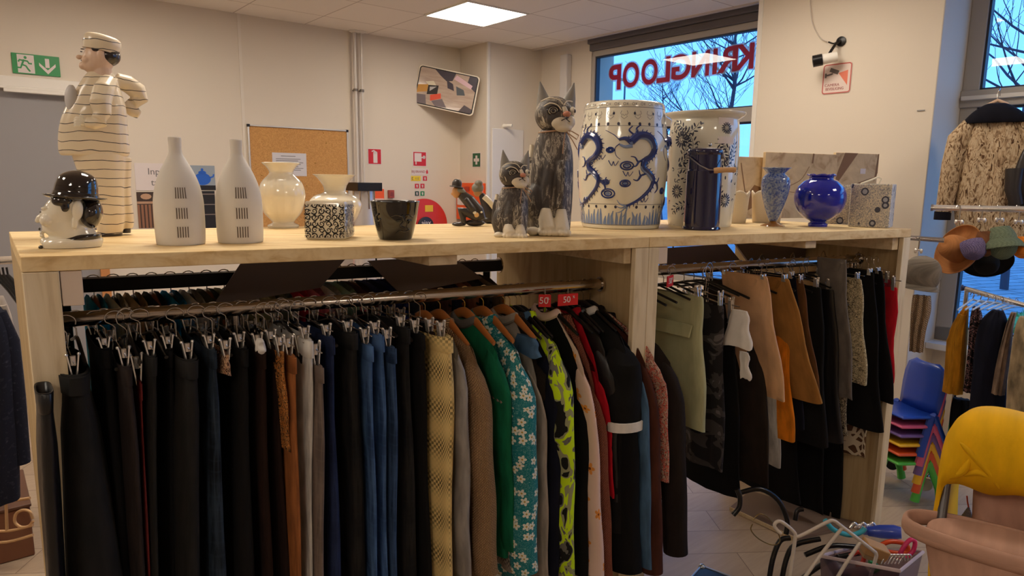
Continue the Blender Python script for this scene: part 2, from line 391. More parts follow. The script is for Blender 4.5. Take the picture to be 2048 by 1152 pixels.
# brick pier and red banner beyond window 1
q = NT('grey_brick', .8); br = q.n('ShaderNodeTexBrick'); q.L(q.co('Object', (1, 1, 1), (R_(90), 0, 0)), br.inputs['Vector'])
for k_, v_ in (('Color1', lin((120, 118, 122))), ('Color2', lin((96, 94, 100))), ('Mortar', lin((50, 50, 56))), ('Scale', 1.0), ('Mortar Size', .008), ('Brick Width', .21), ('Row Height', .062)): br.inputs[k_].default_value = v_
q.col(br.outputs[0])
p = onU(1190, 160, 5.2); p2 = onU(1206, 160, 5.2)
tag(MB().box(5.14, 5.35, p2.y, p.y + .5, -.12, 3.4).build('brick_pier', q.m, None, M=ROOM, smooth=False), 'grey brick pier outside at the left edge of the lettered window', 'brick pier')
t = thing('banner_sign', 'red banner with a white round mark outside the lettered window', 'banner', M=ROOM @ Matrix.Translation((5.75, onU(1212, 160, 5.75).y, 0)))
a, b_ = onU(1203, 148, 5.75), onU(1219, 205, 5.75); yw = abs(a.y - b_.y) / 2
MB().box(-.01, .01, -yw, yw, 1.2, a.z).build('banner_cloth', plain('banner_red', (190, 50, 70), .6), t)
MB().tube([(0, yw, -.12), (0, yw, a.z + .05)], .015).build('banner_pole', M_pvc, t)
ar = Art(); ar.ring(0, a.z - .32, .09, .03, 20, -120, 120); ar.mb.v = [Vector((-.012, p_.x, p_.z)) for p_ in ar.mb.v]; ar.mb.build('banner_mark', M_white, t, smooth=False)
# street lamp far away
p = onU(1249, 190, 22); t = thing('street_lamp', 'thin far street lamp pole with a small head seen through the lettered window', 'street lamp', M=ROOM @ Matrix.Translation((22, p.y, -.12)))
zt = onU(1249, 158, 22).z; MB().tube([(0, 0, 0), (0, 0, zt + .1)], [.07, .035]).build('pole', plain('lamp_pole', (70, 90, 100), .5), t); MB().box(-.3, .05, -.06, .06, zt + .02, zt + .12).build('lamp_head', plain('lamp_pole', (70, 90, 100), .5), t)
# bare trees
M_bark = plain('bare_bark', (58, 62, 78), .9)
def tree(px, py, U, h, seed, lab, spread=.5, lean=0, r0=.11, levels=5):
    rr = random.Random(seed); mb = MB(); p = onU(px, py, U); base = Vector((U, p.y, -.12))
    tr_ = []; cur = base.copy(); N = 14
    for i in range(N + 1):
        tr_.append(cur.copy()); cur = cur + Vector((rr.uniform(-.05, .05), rr.uniform(-.06, .06) + lean * .3, h / N))
    rad = [r0 * (1 - .9 * i / N) + .006 for i in range(N + 1)]; mb.tube(tr_, rad, 8)
    def limb(a, d, L, r, lv):
        pts = [a]; rs = [r]; c = a.copy(); dd = d.copy(); m = 5
        for k in range(m):
            dd = (dd + Vector((rr.uniform(-.22, .22), rr.uniform(-.22, .22), rr.uniform(-.02, .20)))).normalized(); c = c + dd * (L / m); pts.append(c.copy()); rs.append(max(.004, r * (1 - .17 * (k + 1))))
        mb.tube(pts, rs, 5 if lv == 0 else 3)
        if lv < levels - 3:
            for k in range(4 if lv == 0 else 3):
                q = rr.choice((1, 2, 3, 4, 5)); az = rr.uniform(0, 6.28); nd = (dd + Vector((math.cos(az), math.sin(az), rr.uniform(-.3, .5))) * .85).normalized(); limb(pts[q], nd, L * rr.uniform(.4, .65), rs[q] * .6, lv + 1)
    for i in range(40):
        f = rr.uniform(.30, .98); k = f * N; q = int(k); a = tr_[q].lerp(tr_[min(N, q + 1)], k - q); az = rr.uniform(0, 6.28); L = h * .34 * (1.15 - f) * rr.uniform(.7, 1.2) + .3
        limb(a, Vector((math.cos(az), math.sin(az), rr.uniform(.35, .9))).normalized(), L, rad[q] * .42 + .004, 0)
    tag(mb.build('bare_tree', M_bark, None, M=ROOM), lab, 'tree')
tree(1462, 200, 13, 6.6, 3, 'tall bare tree behind the K of the red window letters', .62, 0, .065, 5)
tree(1335, 200, 22, 5.6, 8, 'smaller bare tree low behind the middle red window letters', .6, 0, .07, 5)
tree(2080, 20, 13.5, 8.2, 12, 'bare tree whose branches reach into the top of the right window', .75, .0, .06, 5)
# mirrored lettering on window 1
t = thing('window_lettering', 'large red mirrored capital letters with white outline stuck on the window', 'lettering', M=ROOM @ Matrix.Translation((WU + .045, onU(1362, 135, WU).y, 0)))
kL, kR = onU(1215, 155, WU), onU(1512, 110, WU); wz = abs(kL.y - kR.y); zc = (kL.z + kR.z) / 2
def vinyl(name, c):
    m = bpy.data.materials.new(name); m.use_nodes = True; t_ = m.node_tree; b0 = t_.nodes['Principled BSDF']; b0.inputs['Base Color'].default_value = lin(c); o_ = t_.nodes['Material Output']
    tr_ = t_.nodes.new('ShaderNodeBsdfTransparent'); tr_.inputs[0].default_value = lin(c); mx = t_.nodes.new('ShaderNodeMixShader'); mx.inputs[0].default_value = .6
    t_.links.new(b0.outputs[0], mx.inputs[1]); t_.links.new(tr_.outputs[0], mx.inputs[2]); t_.links.new(mx.outputs[0], o_.inputs[0]); return m
M_red = vinyl('letter_red', (255, 56, 104)); M_lw = vinyl('letter_white', (240, 240, 244))
word = 'KRINGLOOP'; xs = [1490, 1430, 1387.5, 1354, 1302, 1265, 1222]
px = [(1500, 1460, 'K'), (1468, 1428, 'R'), (1430, 1416, 'I'), (1412, 1377, 'N'), (1375, 1337, 'G'), (1334, 1308, 'L'), (1309, 1277, 'O'), (1272, 1240, 'O'), (1236, 1212, 'P')]
base = Matrix.Rotation(A0, 4, 'Z')
for x1, x0, ch in px:
    ya, yb = onU(x0, 130, WU).y, onU(x1, 130, WU).y; yc = (ya + yb) / 2 - onU(1362, 135, WU).y; ww = abs(ya - yb)
    top = onU((x0 + x1) / 2, 83 + (1500 - (x0 + x1) / 2) * .165, WU).z; bot = onU((x0 + x1) / 2, 135 + (1500 - (x0 + x1) / 2) * .16, WU).z; hh = top - bot
    # letter reads left to right from outside: x axis of the text runs along -V... mirrored for us
    for mt, off, dx in ((M_red, .018, 0), (M_lw, .055, .003)):
        Mx = Matrix.Translation((dx, yc, (top + bot) / 2)) @ Matrix(((0, 0, 1, 0), (1, 0, 0, 0), (0, 1, 0, 0), (0, 0, 0, 1)))
        o = textm(ch, hh * 1.32, mt, t, Matrix.Identity(4), name='letter' if dx == 0 else 'letter_outline', off=off * hh * 2, ext=.001)
        me = o.data; xs_ = [v.co.x for v in me.vertices]; ys_ = [v.co.y for v in me.vertices]
        cx, cy = (min(xs_) + max(xs_)) / 2, (min(ys_) + max(ys_)) / 2; gr = .10 * hh if dx else 0; sx = (ww + gr) / max(.01, max(xs_) - min(xs_)); sy = (hh + gr) / max(.01, max(ys_) - min(ys_))
        if ch == 'I': sx = 1.25 if dx else 1
        me.transform(Mx @ Matrix.Diagonal((sx, sy, 1, 1)) @ Matrix.Translation((-cx, -cy, 0)))
# ------------------------------------------------------------------ wooden display unit, two bays
TH = .036
def slab(mb, u0, u1, w0, w1, z0, z1):
    mb.hexa([K(u0, w0, z0), K(u1, w0, z0), K(u1, w1, z0), K(u0, w1, z0)], [K(u0, w0, z1), K(u1, w0, z1), K(u1, w1, z1), K(u0, w1, z1)])
D = .85; UD = 1.775; UE = 3.168
def bay(u0, u1, label, left):
    t = thing('display_unit', label, 'clothes shelf unit', loc=K((u0 + u1) / 2, D / 2, 0), rz=0)
    n = 5; ww = D / n
    for i in range(n):
        b = MB(); slab(b, u0, u1, i * ww + (.0015 if i else 0), (i + 1) * ww - .0015, H - TH, H)
        b.build('top_plank', M_top if i else M_topf, t, world=True, bevel=.002)
    return t
q = NT('pine_edge_plank', .6, spec=.25); M_topf = M_top
tL = bay(0, UD, 'left long bay of the pine display unit, trousers and jackets beneath', True)
tR = bay(UD + .002, UE, 'right shorter bay of the pine display unit, skirts beneath', False)
def part(t, name, mat, *a, bev=.002):
    b = MB(); slab(b, *a); return b.build(name, mat, t, world=True, bevel=bev)
part(tL, 'end_panel', M_pan, .0, .02, .02, D, 0, H - TH)
part(tL, 'front_post', M_post, .0, .072, 0, .02, 0, H - TH - .001)
part(tL, 'spacer_block', plain('pale_block', (224, 204, 184), .6), .074, .118, .005, .03, H - TH - .085, H - TH - .001)
part(tL, 'divider_panel', M_pan, UD - .02, UD, .02, D, 0, H - TH)
part(tL, 'divider_post', M_post, UD - .055, UD, 0, .02, 0, H - TH - .001)
part(tR, 'divider_post', M_post, UD + .002, UD + .045, 0, .02, 0, H - TH - .001)
part(tR, 'divider_panel', M_pan, UD + .002, UD + .022, .02, D, 0, H - TH)
part(tR, 'spacer_block', plain('pale_block', (224, 204, 184), .6), UD + .046, UD + .086, .005, .03, H - TH - .06, H - TH - .001)
part(tR, 'end_panel', M_pan, UE - .02, UE, .02, D, 0, H - TH)
part(tR, 'front_post', M_post, UE - .045, UE, 0, .02, 0, H - TH - .001)
for t, u in ((tL, 0.99), (tR, 2.55)): part(t, 'cross_beam', M_frt, u, u + (.09 if t is tL else .06), .015, D - .02, H - TH - .03, H - TH - .001)
part(tL, 'side_batten', M_frt, UD - .085, UD - .056, .02, D - .05, H - TH - .055, H - TH - .001)
part(tR, 'side_batten', M_frt, UE - .085, UE - .047, .02, D - .05, H - TH - .055, H - TH - .001)
part(tL, 'back_rail_board', M_frt, .03, UD - .06, D - .03, D - .005, H - TH - .06, H - TH - .001)
# ------------------------------------------------------------------ things on the shelf top
def pix(p):
    q = p - CAMP; return 1024 + F * q.dot(rt) / q.dot(fw), 576 - F * q.dot(up) / q.dot(fw)
def item(name, label, cat, cx, yb, r=0, group=None, z=H, top=None):
    p = atz(cx, yb, z); d = Vector((p.x, p.y, 0)).normalized(); s = (p - CAMP).dot(fw) / F
    c = math.cos(math.atan(abs(cx - 1024) / F)); q = p + d * (r * s * c); s = (q - CAMP).dot(fw) / F
    top = top or yb - 110; zz = 0; lo, hi = 0, 2
    for i in range(30):
        zz = (lo + hi) / 2
        if pix(q + Vector((0, 0, zz)))[1] > top: lo = zz
        else: hi = zz
    t = thing(name, label, cat, q, math.atan2(d.y, d.x) - math.pi / 2, group)
    t.scale = (c, c, zz / ((yb - top) * s)); t['_lean'] = (918 - cx) / (9006 - yb) / c; return t, s
def unlean(t, s):
    k = t['_lean']
    for ch in KIDS.get(t.name, []):
        for v in ch.data.vertices: v.co.x += k * v.co.z

def prof(s, yb, pts): return [(r * s, (yb - y) * s) for r, y in pts]
# --- two matt bottles with slotted windows
M_matt = plain('matt_grey_white', (226, 220, 210), .75)
def slotted_bottle(cx, yb, top, R, label, k=1.0):
    t, s = item('bottle_vase', label, 'vase', cx, yb, R, 'matt bottle vases'); h = (yb - top)
    t.scale.z *= 1.0; P = [(R * .92, 0), (R * .97, .02), (R, .16), (R, .34), (R * .97, .45), (R * .85, .58), (R * .64, .70), (R * .40, .80), (R * .27, .86), (R * .25, .92), (R * .26, 1.0), (R * .21, 1.0), (R * .2, .9)]
    pr = [(r * s, f * h * s) for r, f in cr(P, 4)]
    MB().lathe(pr, 48).build('bottle_body', M_matt, t, ang=60)
    out = [(r * s, f * h * s) for r, f in cr(P[:11], 4)]; fn = wrap(out, .0006); fn2 = wrap(out, .0016)
    rm = sum(r for r, z in out) / len(out)
    a = Art(); b = Art()
    x0 = 5 * s * rm / (R * s)
    for cy in (385, 426, 464):
        zc = (yb - (cy * 1.0) - (0)) * s; kx = rm / (R * s)
        for i in range(5):
            xx = x0 + (-10 + i * 5) * s * kx
            a.rect(xx - 1.2 * s * kx, zc - 11 * s, xx + 1.1 * s * kx, zc + 11 * s)
        for i in range(6):
            xx = x0 + (-12.5 + i * 5) * s * kx
            b.rect(xx - .8 * s * kx, zc - 11.5 * s, xx + .8 * s * kx, zc + 11.5 * s)
        for e in (-1, 1): b.rect(x0 - 13.5 * s * kx, zc + e * 12 * s - .8 * s, x0 + 13.5 * s * kx, zc + e * 12 * s + .8 * s)
    a.build('slot', plain('slot_shade', (120, 108, 98), .8), t, fn); b.build('slot_frame', plain('slot_rib', (226, 220, 212), .7), t, fn2)
slotted_bottle(363, 492, 275, 51, 'taller matt off-white bottle vase with three slotted windows, left of its twin')
slotted_bottle(482, 488, 280, 47, 'matt off-white bottle vase with three slotted windows, right one beside the fluted vase')
# --- white fluted vase
t, s = item('fluted_vase', 'glossy cream baluster vase with fluted belly and flared rim before the cork board', 'vase', 567, 457, 30)
pr = prof(s, 457, cr([(30, 457), (31, 452), (22, 447), (24, 442), (38, 425), (45, 400), (46, 385), (40, 365), (26, 350), (24, 343), (30, 333), (37, 327), (36, 325), (28, 330), (20, 345)], 4))
MB().lathe(pr, 96, flute=.012, nf=40).build('vase_body', M_cer, t, ang=60)
# --- white trumpet vase behind the cube
t, s = item('trumpet_vase', 'glossy cream vase with wide trumpet neck standing behind the scroll-patterned cube', 'vase', 672, 452, 34)
pr = prof(s, 452, cr([(34, 452), (42, 440), (52, 418), (52, 405), (42, 393), (24, 386), (22, 378), (27, 365), (38, 353), (43, 350), (41, 350), (30, 362), (20, 378)], 4))
MB().lathe(pr, 64).build('vase_body', M_cer, t, ang=60)
# --- cube vase with black scrolls
t, s = item('cube_vase', 'square white pot covered with black swirling scrollwork', 'vase', 661, 479, 40)
t.rotation_euler.z += R_(-14); h = 76 * s; a_ = 41 * s
pr = [(a_ * .93, 0), (a_, .004), (a_, h - .004), (a_ * .97, h), (a_ * .88, h), (a_ * .86, h - .05)]
rings = MB().lathe([(r, z) for r, z in pr], 48, pw=14).build('pot_body', plain('cream_ceramic', (238, 230, 210), .12, coat=.6), t, ang=35)
rnd = random.Random(7); M_scr = plain('scroll_black', (28, 24, 24), .35)
ar = Art(); cells = 6
for i in range(cells):
    for j in range(cells):
        cx = (i + .5) / cells * 2 * a_ - a_; cz = (j + .5) / cells * h; r = a_ / cells * .95
        a0 = rnd.uniform(0, 6.28); sg = rnd.choice((-1, 1))
        ar.spiral(cx, cz, r, a0, 1.25, r * .42, sg)
        for k in range(2):
            a1 = a0 + k * 2.4 + 1; ar.spiral(cx + r * .95 * math.cos(a1), cz + r * .95 * math.sin(a1), r * .42, a1 + 2, .7, r * .36, -sg, 8)
ar.mb.v = [Vector((max(-a_ * .95, min(a_ * .95, p.x)), 0, max(.006, min(h - .008, p.z)))) for p in ar.mb.v]
src = list(ar.mb.v); fs = list(ar.mb.f); uvs = list(ar.mb.uv)
mb = MB(); mb.add([(p.x, -a_ - .0008, p.z) for p in src], fs); mb.add([(-a_ - .0008, p.x, p.z) for p in src], fs); mb.add([(a_ + .0008, p.x, p.z) for p in src], fs)
mb.build('scrollwork', M_scr, t, smooth=False)
# --- black pot with moulded face
M_bgl = plain('black_glaze', (18, 16, 17), .08, coat=.8)
t, s = item('black_pot', 'glossy black tapering pot with a moulded face relief', 'pot', 791, 481, 32)
P = cr([(28, 481), (32, 480), (36, 470), (43, 440), (48, 410), (49.5, 403), (48, 402), (45, 404), (44, 415), (36, 450), (20, 462)], 3)
MB().lathe(prof(s, 481, P), 56, c1=True).build('pot_body', M_bgl, t, ang=60)
fn = wrap([(r * s, (481 - y) * s) for r, y in [(32, 480), (36, 470), (43, 440), (48, 410)]], .0005); mb = MB()
def relief(mb, pts, rad, fn, s):
    mb.tube([fn(x * s, z * s) for x, z in cr(pts, 4)], [r_ * s for r_ in (rad if isinstance(rad, list) else [rad] * (4 * (len(pts) - 1) + 1))], 8)
for pts, r_ in (([(-8, 48), (2, 52), (14, 47)], 1.6), ([(18, 50), (26, 52), (36, 46)], 1.6), ([(12, 52), (16, 40), (10, 30), (18, 26)], 2.4), ([(18, 44), (24, 34), (22, 26)], 1.4), ([(2, 14), (10, 20), (18, 18), (28, 20)], 1.7), ([(30, 40), (24, 30), (30, 22)], 1.5), ([(2, 40), (10, 42)], 2.2), ([(24, 41), (32, 40)], 2.2), ([(-30, 54), (-38, 48), (-34, 40), (-28, 44)], 2)):
    relief(mb, pts, r_, fn, s)
mb.build('face_relief', M_bgl, t)
# --- head jar with bowler hat
M_bro = plain('black_brown_glaze', (30, 22, 20), .07, coat=.9)
t, s = item('head_jar', 'glossy cream ceramic head in profile wearing a black bowler hat', 'jar', 143, 498, 42)
def slabs(mb, s, cx, yb, lv, n=40, pw=2.3, M=None, c0=True, c1=True, k=4):
    rings = []
    for y, x0, x1, hw, yo in cr(lv, k):
        c = (x0 + x1) / 2 - cx; a = (x1 - x0) / 2; ring = []
        for j in range(n):
            th = 2 * math.pi * j / n; co, si = math.cos(th), math.sin(th); q_ = (abs(co) ** pw + abs(si) ** pw) ** (-1 / pw)
            ring.append(((c + a * q_ * co) * s, (yo + hw * q_ * si) * s, (yb - y) * s))
        rings.append(ring)
    return mb.loft(rings, c0, c1, M=M)
mb = MB()
slabs(mb, s, 143, 498, [(497, 88, 205, 38, 0), (487, 84, 208, 40, 0), (481, 88, 207, 39, 0), (478, 92, 200, 36, 0)])
mb.build('collar_base', M_cer, t, ang=60)
mb = MB(); slabs(mb, s, 143, 498, [(483, 102, 200, 38, 0), (478, 118, 204, 39.5, 0), (472, 135, 204, 38, 0), (470, 145, 200, 34, 0)]); mb.build('black_band', M_bro, t, ang=60)
mb = MB(); slabs(mb, s, 143, 498, [(482, 90, 190, 30, 0), (474, 98, 196, 34, 0), (462, 86, 190, 34, 0), (452, 83, 184, 34, 0), (444, 84, 172, 34, 0), (439, 82, 168, 35, 0), (432, 80, 166, 36, 0), (425, 80, 166, 37, 0), (416, 85, 166, 37, 0), (408, 90, 168, 37, 0), (400, 96, 170, 35, 0), (396, 104, 165, 28, 0)], pw=2.0)
face = mb
face.ell((-62 * s, 0, 62 * s), (9 * s, 7 * s, 7 * s)); face.ell((-67 * s, 0, 57 * s), (6 * s, 6 * s, 5 * s))
face.ell((-59 * s, 0, 33 * s), (5 * s, 9 * s, 3 * s)); face.ell((-58 * s, 0, 26 * s), (5 * s, 9 * s, 3 * s)); face.ell((-52 * s, 0, 14 * s), (10 * s, 13 * s, 8 * s))
face.ell((-50 * s, -22 * s, 58 * s), (14 * s, 12 * s, 12 * s)); face.ell((-50 * s, 22 * s, 58 * s), (14 * s, 12 * s, 12 * s))
face.ell((-52 * s, -14 * s, 82 * s), (10 * s, 12 * s, 4 * s))
face.ell((10 * s, -38 * s, 78 * s), (12 * s, 9 * s, 21 * s)); face.ell((6 * s, -37 * s, 54 * s), (7 * s, 6 * s, 14 * s)); face.ell((10 * s, 38 * s, 74 * s), (12 * s, 9 * s, 24 * s))
blob('head', face, 1.6 * s, M_cer, t, 5)
mb = MB(); mb.ell((38 * s, 0, 70 * s), (26 * s, 46 * s, 33 * s), 24, 16); mb.build('back_hair', M_bro, t)
mb = MB(); mb.ell((-20 * s, -30 * s, 97 * s), (22 * s, 13 * s, 12 * s)); mb.ell((-14 * s, -37 * s, 84 * s), (9 * s, 5 * s, 10 * s)); mb.ell((-24 * s, 30 * s, 98 * s), (22 * s, 13 * s, 10 * s)); blob('front_hair', mb, 2 * s, M_bro, t, 3)
hp = [(20, 398), (44, 400), (50, 396), (46, 385), (44, 372), (38, 356), (26, 347), (10, 342), (0.5, 341)]
hm = Matrix.Translation((-3 * s, 0, 2 * s)) @ Matrix.Rotation(R_(5), 4, 'Y')
mb = MB(); mb.lathe([(r * s, (498 - y) * s) for r, y in cr(hp, 5)], 48, M=hm, sy=.9); mb.build('hat_crown', M_bro, t, ang=70)
mb = MB(); mb.lathe([(r * s, z * s) for r, z in cr([(30, 95), (52, 97), (64, 101), (66, 104), (62, 104.5), (45, 101)], 4)], 48, M=hm, sy=.86); mb.lathe([(47.4 * s, z * s) for z in (104, 112)], 48, M=hm, sy=.9); mb.build('hat_brim', M_bro, t, ang=70)
mb = MB()
for x, y, z, a, b_, c in ((-60, -9, 74, 4, 3, 1.6), (-63, -5, 40, 2.4, 3, 3.2), (-55, -15, 17, 0, 0, 0)):
    if a: mb.ell((x * s, y * s, z * s), (a * s, b_ * s, c * s))
mb.ell((-60 * s, -4 * s, 3 * s), (5 * s, 5 * s, 4 * s)); mb.build('painted_detail', M_bro, t)
unlean(t, s)
# --- striped clown-like figurine
q = NT('cream_striped', .32); v = q.co('Object', (1, 1, 1)); nz = q.noise(q.co('Object', (6, 6, 6)), 1.5, 2)
sx_ = q.n('ShaderNodeSeparateXYZ'); q.L(v, sx_.inputs[0]); z_ = q.math('ADD', sx_.outputs['Z'], q.math('MULTIPLY', nz, .03)); fr = q.math('FRACT', q.math('MULTIPLY', z_, 1 / .0285))
q.col(q.mix(q.math('LESS_THAN', fr, .075), (228, 212, 184), (34, 28, 30))); q.b.inputs['Coat Weight'].default_value = .3; M_str = q.m
M_skin = plain('figurine_skin', (226, 194, 168), .35); M_hair = plain('figurine_hair', (38, 28, 30), .25, coat=.5)
t, s = item('striped_figurine', 'tall stout ceramic man in cream suit and cap with thin black stripes, facing left', 'figurine', 205, 474, 34, top=70)
mb = MB(); X = lambda x: (x - 205) * s; Z = lambda y: (474 - y) * s
slabs(mb, s, 205, 474, [(309, 122, 253, 36, 0), (300, 117, 257, 38, 0), (270, 116, 255, 38, 0), (240, 120, 251, 36, 0), (212, 130, 248, 34, 0), (185, 144, 240, 30, 0), (165, 155, 232, 28, 0), (150, 164, 226, 24, 0), (140, 172, 220, 17, 0)], pw=2.2)
mb.tube([(X(212), -24 * s, Z(160)), (X(202), -44 * s, Z(180)), (X(196), -54 * s, Z(205)), (X(200), -56 * s, Z(226)), (X(192), -60 * s, Z(240))], [18 * s, 22 * s, 22 * s, 18 * s, 14 * s], 18)
mb.tube([(X(204), -56 * s, Z(238)), (X(184), -58 * s, Z(247)), (X(168), -56 * s, Z(244))], [15 * s, 12 * s, 10 * s], 14)
mb.tube([(X(225), 14 * s, Z(152)), (X(250), 20 * s, Z(158)), (X(272), 24 * s, Z(172)), (X(280), 24 * s, Z(186)), (X(264), 22 * s, Z(196))], [15 * s, 18 * s, 19 * s, 15 * s, 12 * s], 16)
mb.tube([(X(245), 26 * s, Z(196)), (X(262), 26 * s, Z(212)), (X(276), 24 * s, Z(220))], [14 * s, 13 * s, 9 * s], 14)
blob('striped_jacket', mb, 2.0 * s, M_str, t, 2)
mb = MB(); slabs(mb, s, 205, 474, [(470, 196, 246, 24, -4), (440, 188, 250, 30, -4), (400, 172, 248, 34, -3), (360, 160, 248, 37, -2), (325, 148, 250, 39, 0), (302, 140, 250, 38, 0)], pw=2.2)
slabs(mb, s, 205, 474, [(460, 246, 268, 18, 16), (440, 244, 270, 20, 16), (380, 236, 262, 22, 14), (310, 225, 262, 22, 10)], pw=2.2)
blob('striped_trousers', mb, 2.4 * s, M_str, t, 5)
mb = MB(); slabs(mb, s, 205, 474, [(474, 186, 246, 22, -6), (468, 188, 246, 22, -6), (462, 205, 244, 17, -6)]); slabs(mb, s, 205, 474, [(470, 240, 264, 14, 20), (458, 242, 264, 13, 20)], k=2); mb.build('shoes', M_hair, t)
mb = MB(); mb.ell((X(192), 0, Z(113)), (31 * s, 27 * s, 32 * s), 24, 16); mb.ell((X(183), 0, Z(127)), (25 * s, 23 * s, 18 * s)); mb.ell((X(154), 0, Z(114)), (7 * s, 5 * s, 5 * s)); mb.ell((X(162), 0, Z(130)), (9 * s, 12 * s, 8 * s)); mb.ell((X(168), -12 * s, Z(120)), (10 * s, 9 * s, 8 * s)); mb.ell((X(195), -26 * s, Z(108)), (7 * s, 4 * s, 10 * s)); mb.tube([(X(195), 0, Z(130)), (X(198), 0, Z(150))], [20 * s, 24 * s], 16); blob('head', mb, 1.7 * s, M_skin, t, 5)
mb = MB(); mb.ell((X(210), 0, Z(108)), (25 * s, 27.5 * s, 20 * s), 20, 14); mb.ell((X(188), -22 * s, Z(97)), (12 * s, 6 * s, 8 * s)); blob('hair', mb, 1.8 * s, M_hair, t, 3)
mb = MB(); mb.lathe([(r * s, z * s) for r, z in cr([(36, -8), (37, 0), (38, 10), (35, 20), (24, 24), (1, 26)], 4)], 40, M=Matrix.Translation((X(196), 0, Z(92))) @ Matrix.Rotation(R_(10), 4, 'Y'), sy=.85); mb.build('striped_cap', M_str, t, ang=70)
mb = MB(); mb.ell((X(164), -57 * s, Z(244)), (9 * s, 5 * s, 8 * s))
for i in range(4): mb.tube([(X(160), (-58 - i * .5) * s, Z(238 + i * 4.5)), (X(151), (-60) * s, Z(237 + i * 5)), (X(147), (-57) * s, Z(240 + i * 4.6))], [2.8 * s, 2.5 * s, 2 * s], 8)
mb.tube([(X(164), -60 * s, Z(238)), (X(158), -61 * s, Z(231))], [3 * s, 2.4 * s], 8); blob('hand', mb, .9 * s, M_cer, t, 2)
mb = MB(); mb.ell((X(160), -9 * s, Z(121)), (3 * s, 3 * s, 1.4 * s)); mb.ell((X(158), -8 * s, Z(104)), (2.4 * s, 3.5 * s, 1.2 * s)); mb.ell((X(160), -9 * s, Z(99)), (4 * s, 4 * s, 1 * s)); mb.build('painted_face', M_hair, t)
mb = MB(); mb.ell((X(140), -18 * s, Z(196)), (12 * s, 8 * s, 26 * s)); mb.build('ruffle', plain('pale_grey_glaze', (206, 204, 206), .3), t)
unlean(t, s)
# --- crouching couple figurines
t, s = item('crouching_figurine', 'dark crouching man figurine with bowler hat and hands clasped behind his back', 'figurine', 940, 453, 12)
X = lambda x: (x - 940) * s; Z = lambda y: (453 - y) * s
M_dcl = plain('dark_resin', (52, 46, 44), .35); M_gh = plain('grey_hair_resin', (128, 124, 112), .5)
mb = MB()
mb.tube([(X(922), 0, Z(388)), (X(938), 0, Z(402)), (X(955), 0, Z(422)), (X(962), 0, Z(440))], [9 * s, 13 * s, 13 * s, 10 * s], 14)
for e in (-1, 1):
    mb.tube([(X(956), e * 6 * s, Z(436)), (X(935), e * 9 * s, Z(425)), (X(920), e * 9 * s, Z(420)), (X(926), e * 9 * s, Z(436)), (X(928), e * 9 * s, Z(447))], [9 * s, 9 * s, 7.5 * s, 6 * s, 5 * s], 12)
    mb.tube([(X(930), e * 13 * s, Z(398)), (X(942), e * 15 * s, Z(415)), (X(950), e * 10 * s, Z(425))], [6 * s, 6 * s, 5 * s], 10)
mb.ell((X(950), 0, Z(446)), (20 * s, 12 * s, 7 * s)); blob('dark_suit', mb, 1.1 * s, M_dcl, t, 4)
mb = MB()
for e in (-1, 1): mb.ell((X(918), e * 9 * s, Z(449)), (14 * s, 5 * s, 3.6 * s))
mb.build('shoes', M_hair, t)
mb = MB(); mb.ell((X(913), 0, Z(385)), (9 * s, 9 * s, 12 * s)); mb.ell((X(905), 0, Z(388)), (3 * s, 3 * s, 3 * s)); blob('head', mb, .9 * s, plain('resin_skin', (190, 140, 90), .4), t, 2)
mb = MB(); mb.ell((X(920), 0, Z(381)), (10 * s, 10 * s, 6 * s)); mb.ell((X(926), 0, Z(384)), (6 * s, 8 * s, 5 * s)); blob('grey_hair', mb, 1 * s, M_gh, t, 1)
mb = MB(); mb.lathe([(r * s, z * s) for r, z in cr([(14, 0), (13.5, 2), (10, 2.5), (9.5, 10), (6, 15.5), (.5, 17)], 4)], 24, M=Matrix.Translation((X(913), 0, Z(375))) @ Matrix.Rotation(R_(8), 4, 'Y')); mb.build('bowler_hat', M_dcl, t)
mb = MB(); mb.ell((X(952), -12 * s, Z(430)), (6 * s, 5 * s, 6 * s)); mb.build('clasped_hands', plain('resin_skin_pale', (226, 180, 120), .4), t); mb = MB(); mb.ell((X(949), -14 * s, Z(425)), (4 * s, 4 * s, 3.5 * s)); mb.ell((X(962), -8 * s, Z(424)), (3 * s, 4 * s, 2.5 * s)); mb.build('cuffs', M_cer, t)
t, s = item('crouching_figurine', 'crouching grey-bunned woman figurine with cream sleeve, behind the bowler-hatted man', 'figurine', 975, 448, 14)
X = lambda x: (x - 975) * s; Z = lambda y: (448 - y) * s
mb = MB(); mb.tube([(X(962), 0, Z(388)), (X(970), 0, Z(405)), (X(980), 0, Z(425)), (X(984), 0, Z(440))], [6 * s, 10 * s, 14 * s, 12 * s], 14); mb.ell((X(980), 0, Z(440)), (18 * s, 13 * s, 8 * s)); blob('dark_dress', mb, 1.1 * s, M_dcl, t, 4)
mb = MB(); mb.tube([(X(968), -11 * s, Z(393)), (X(980), -13 * s, Z(404)), (X(988), -10 * s, Z(416))], [6 * s, 6 * s, 5 * s], 12); mb.build('cream_sleeve', M_cer, t)
mb = MB(); mb.ell((X(956), 0, Z(385)), (9 * s, 8 * s, 9 * s)); mb.build('face', plain('resin_skin', (190, 140, 90), .4), t)
mb = MB(); mb.ell((X(955), 0, Z(376)), (12 * s, 11 * s, 11 * s)); mb.ell((X(957), -4 * s, Z(367)), (8 * s, 8 * s, 7 * s)); blob('grey_bun', mb, 1 * s, M_gh, t, 1)
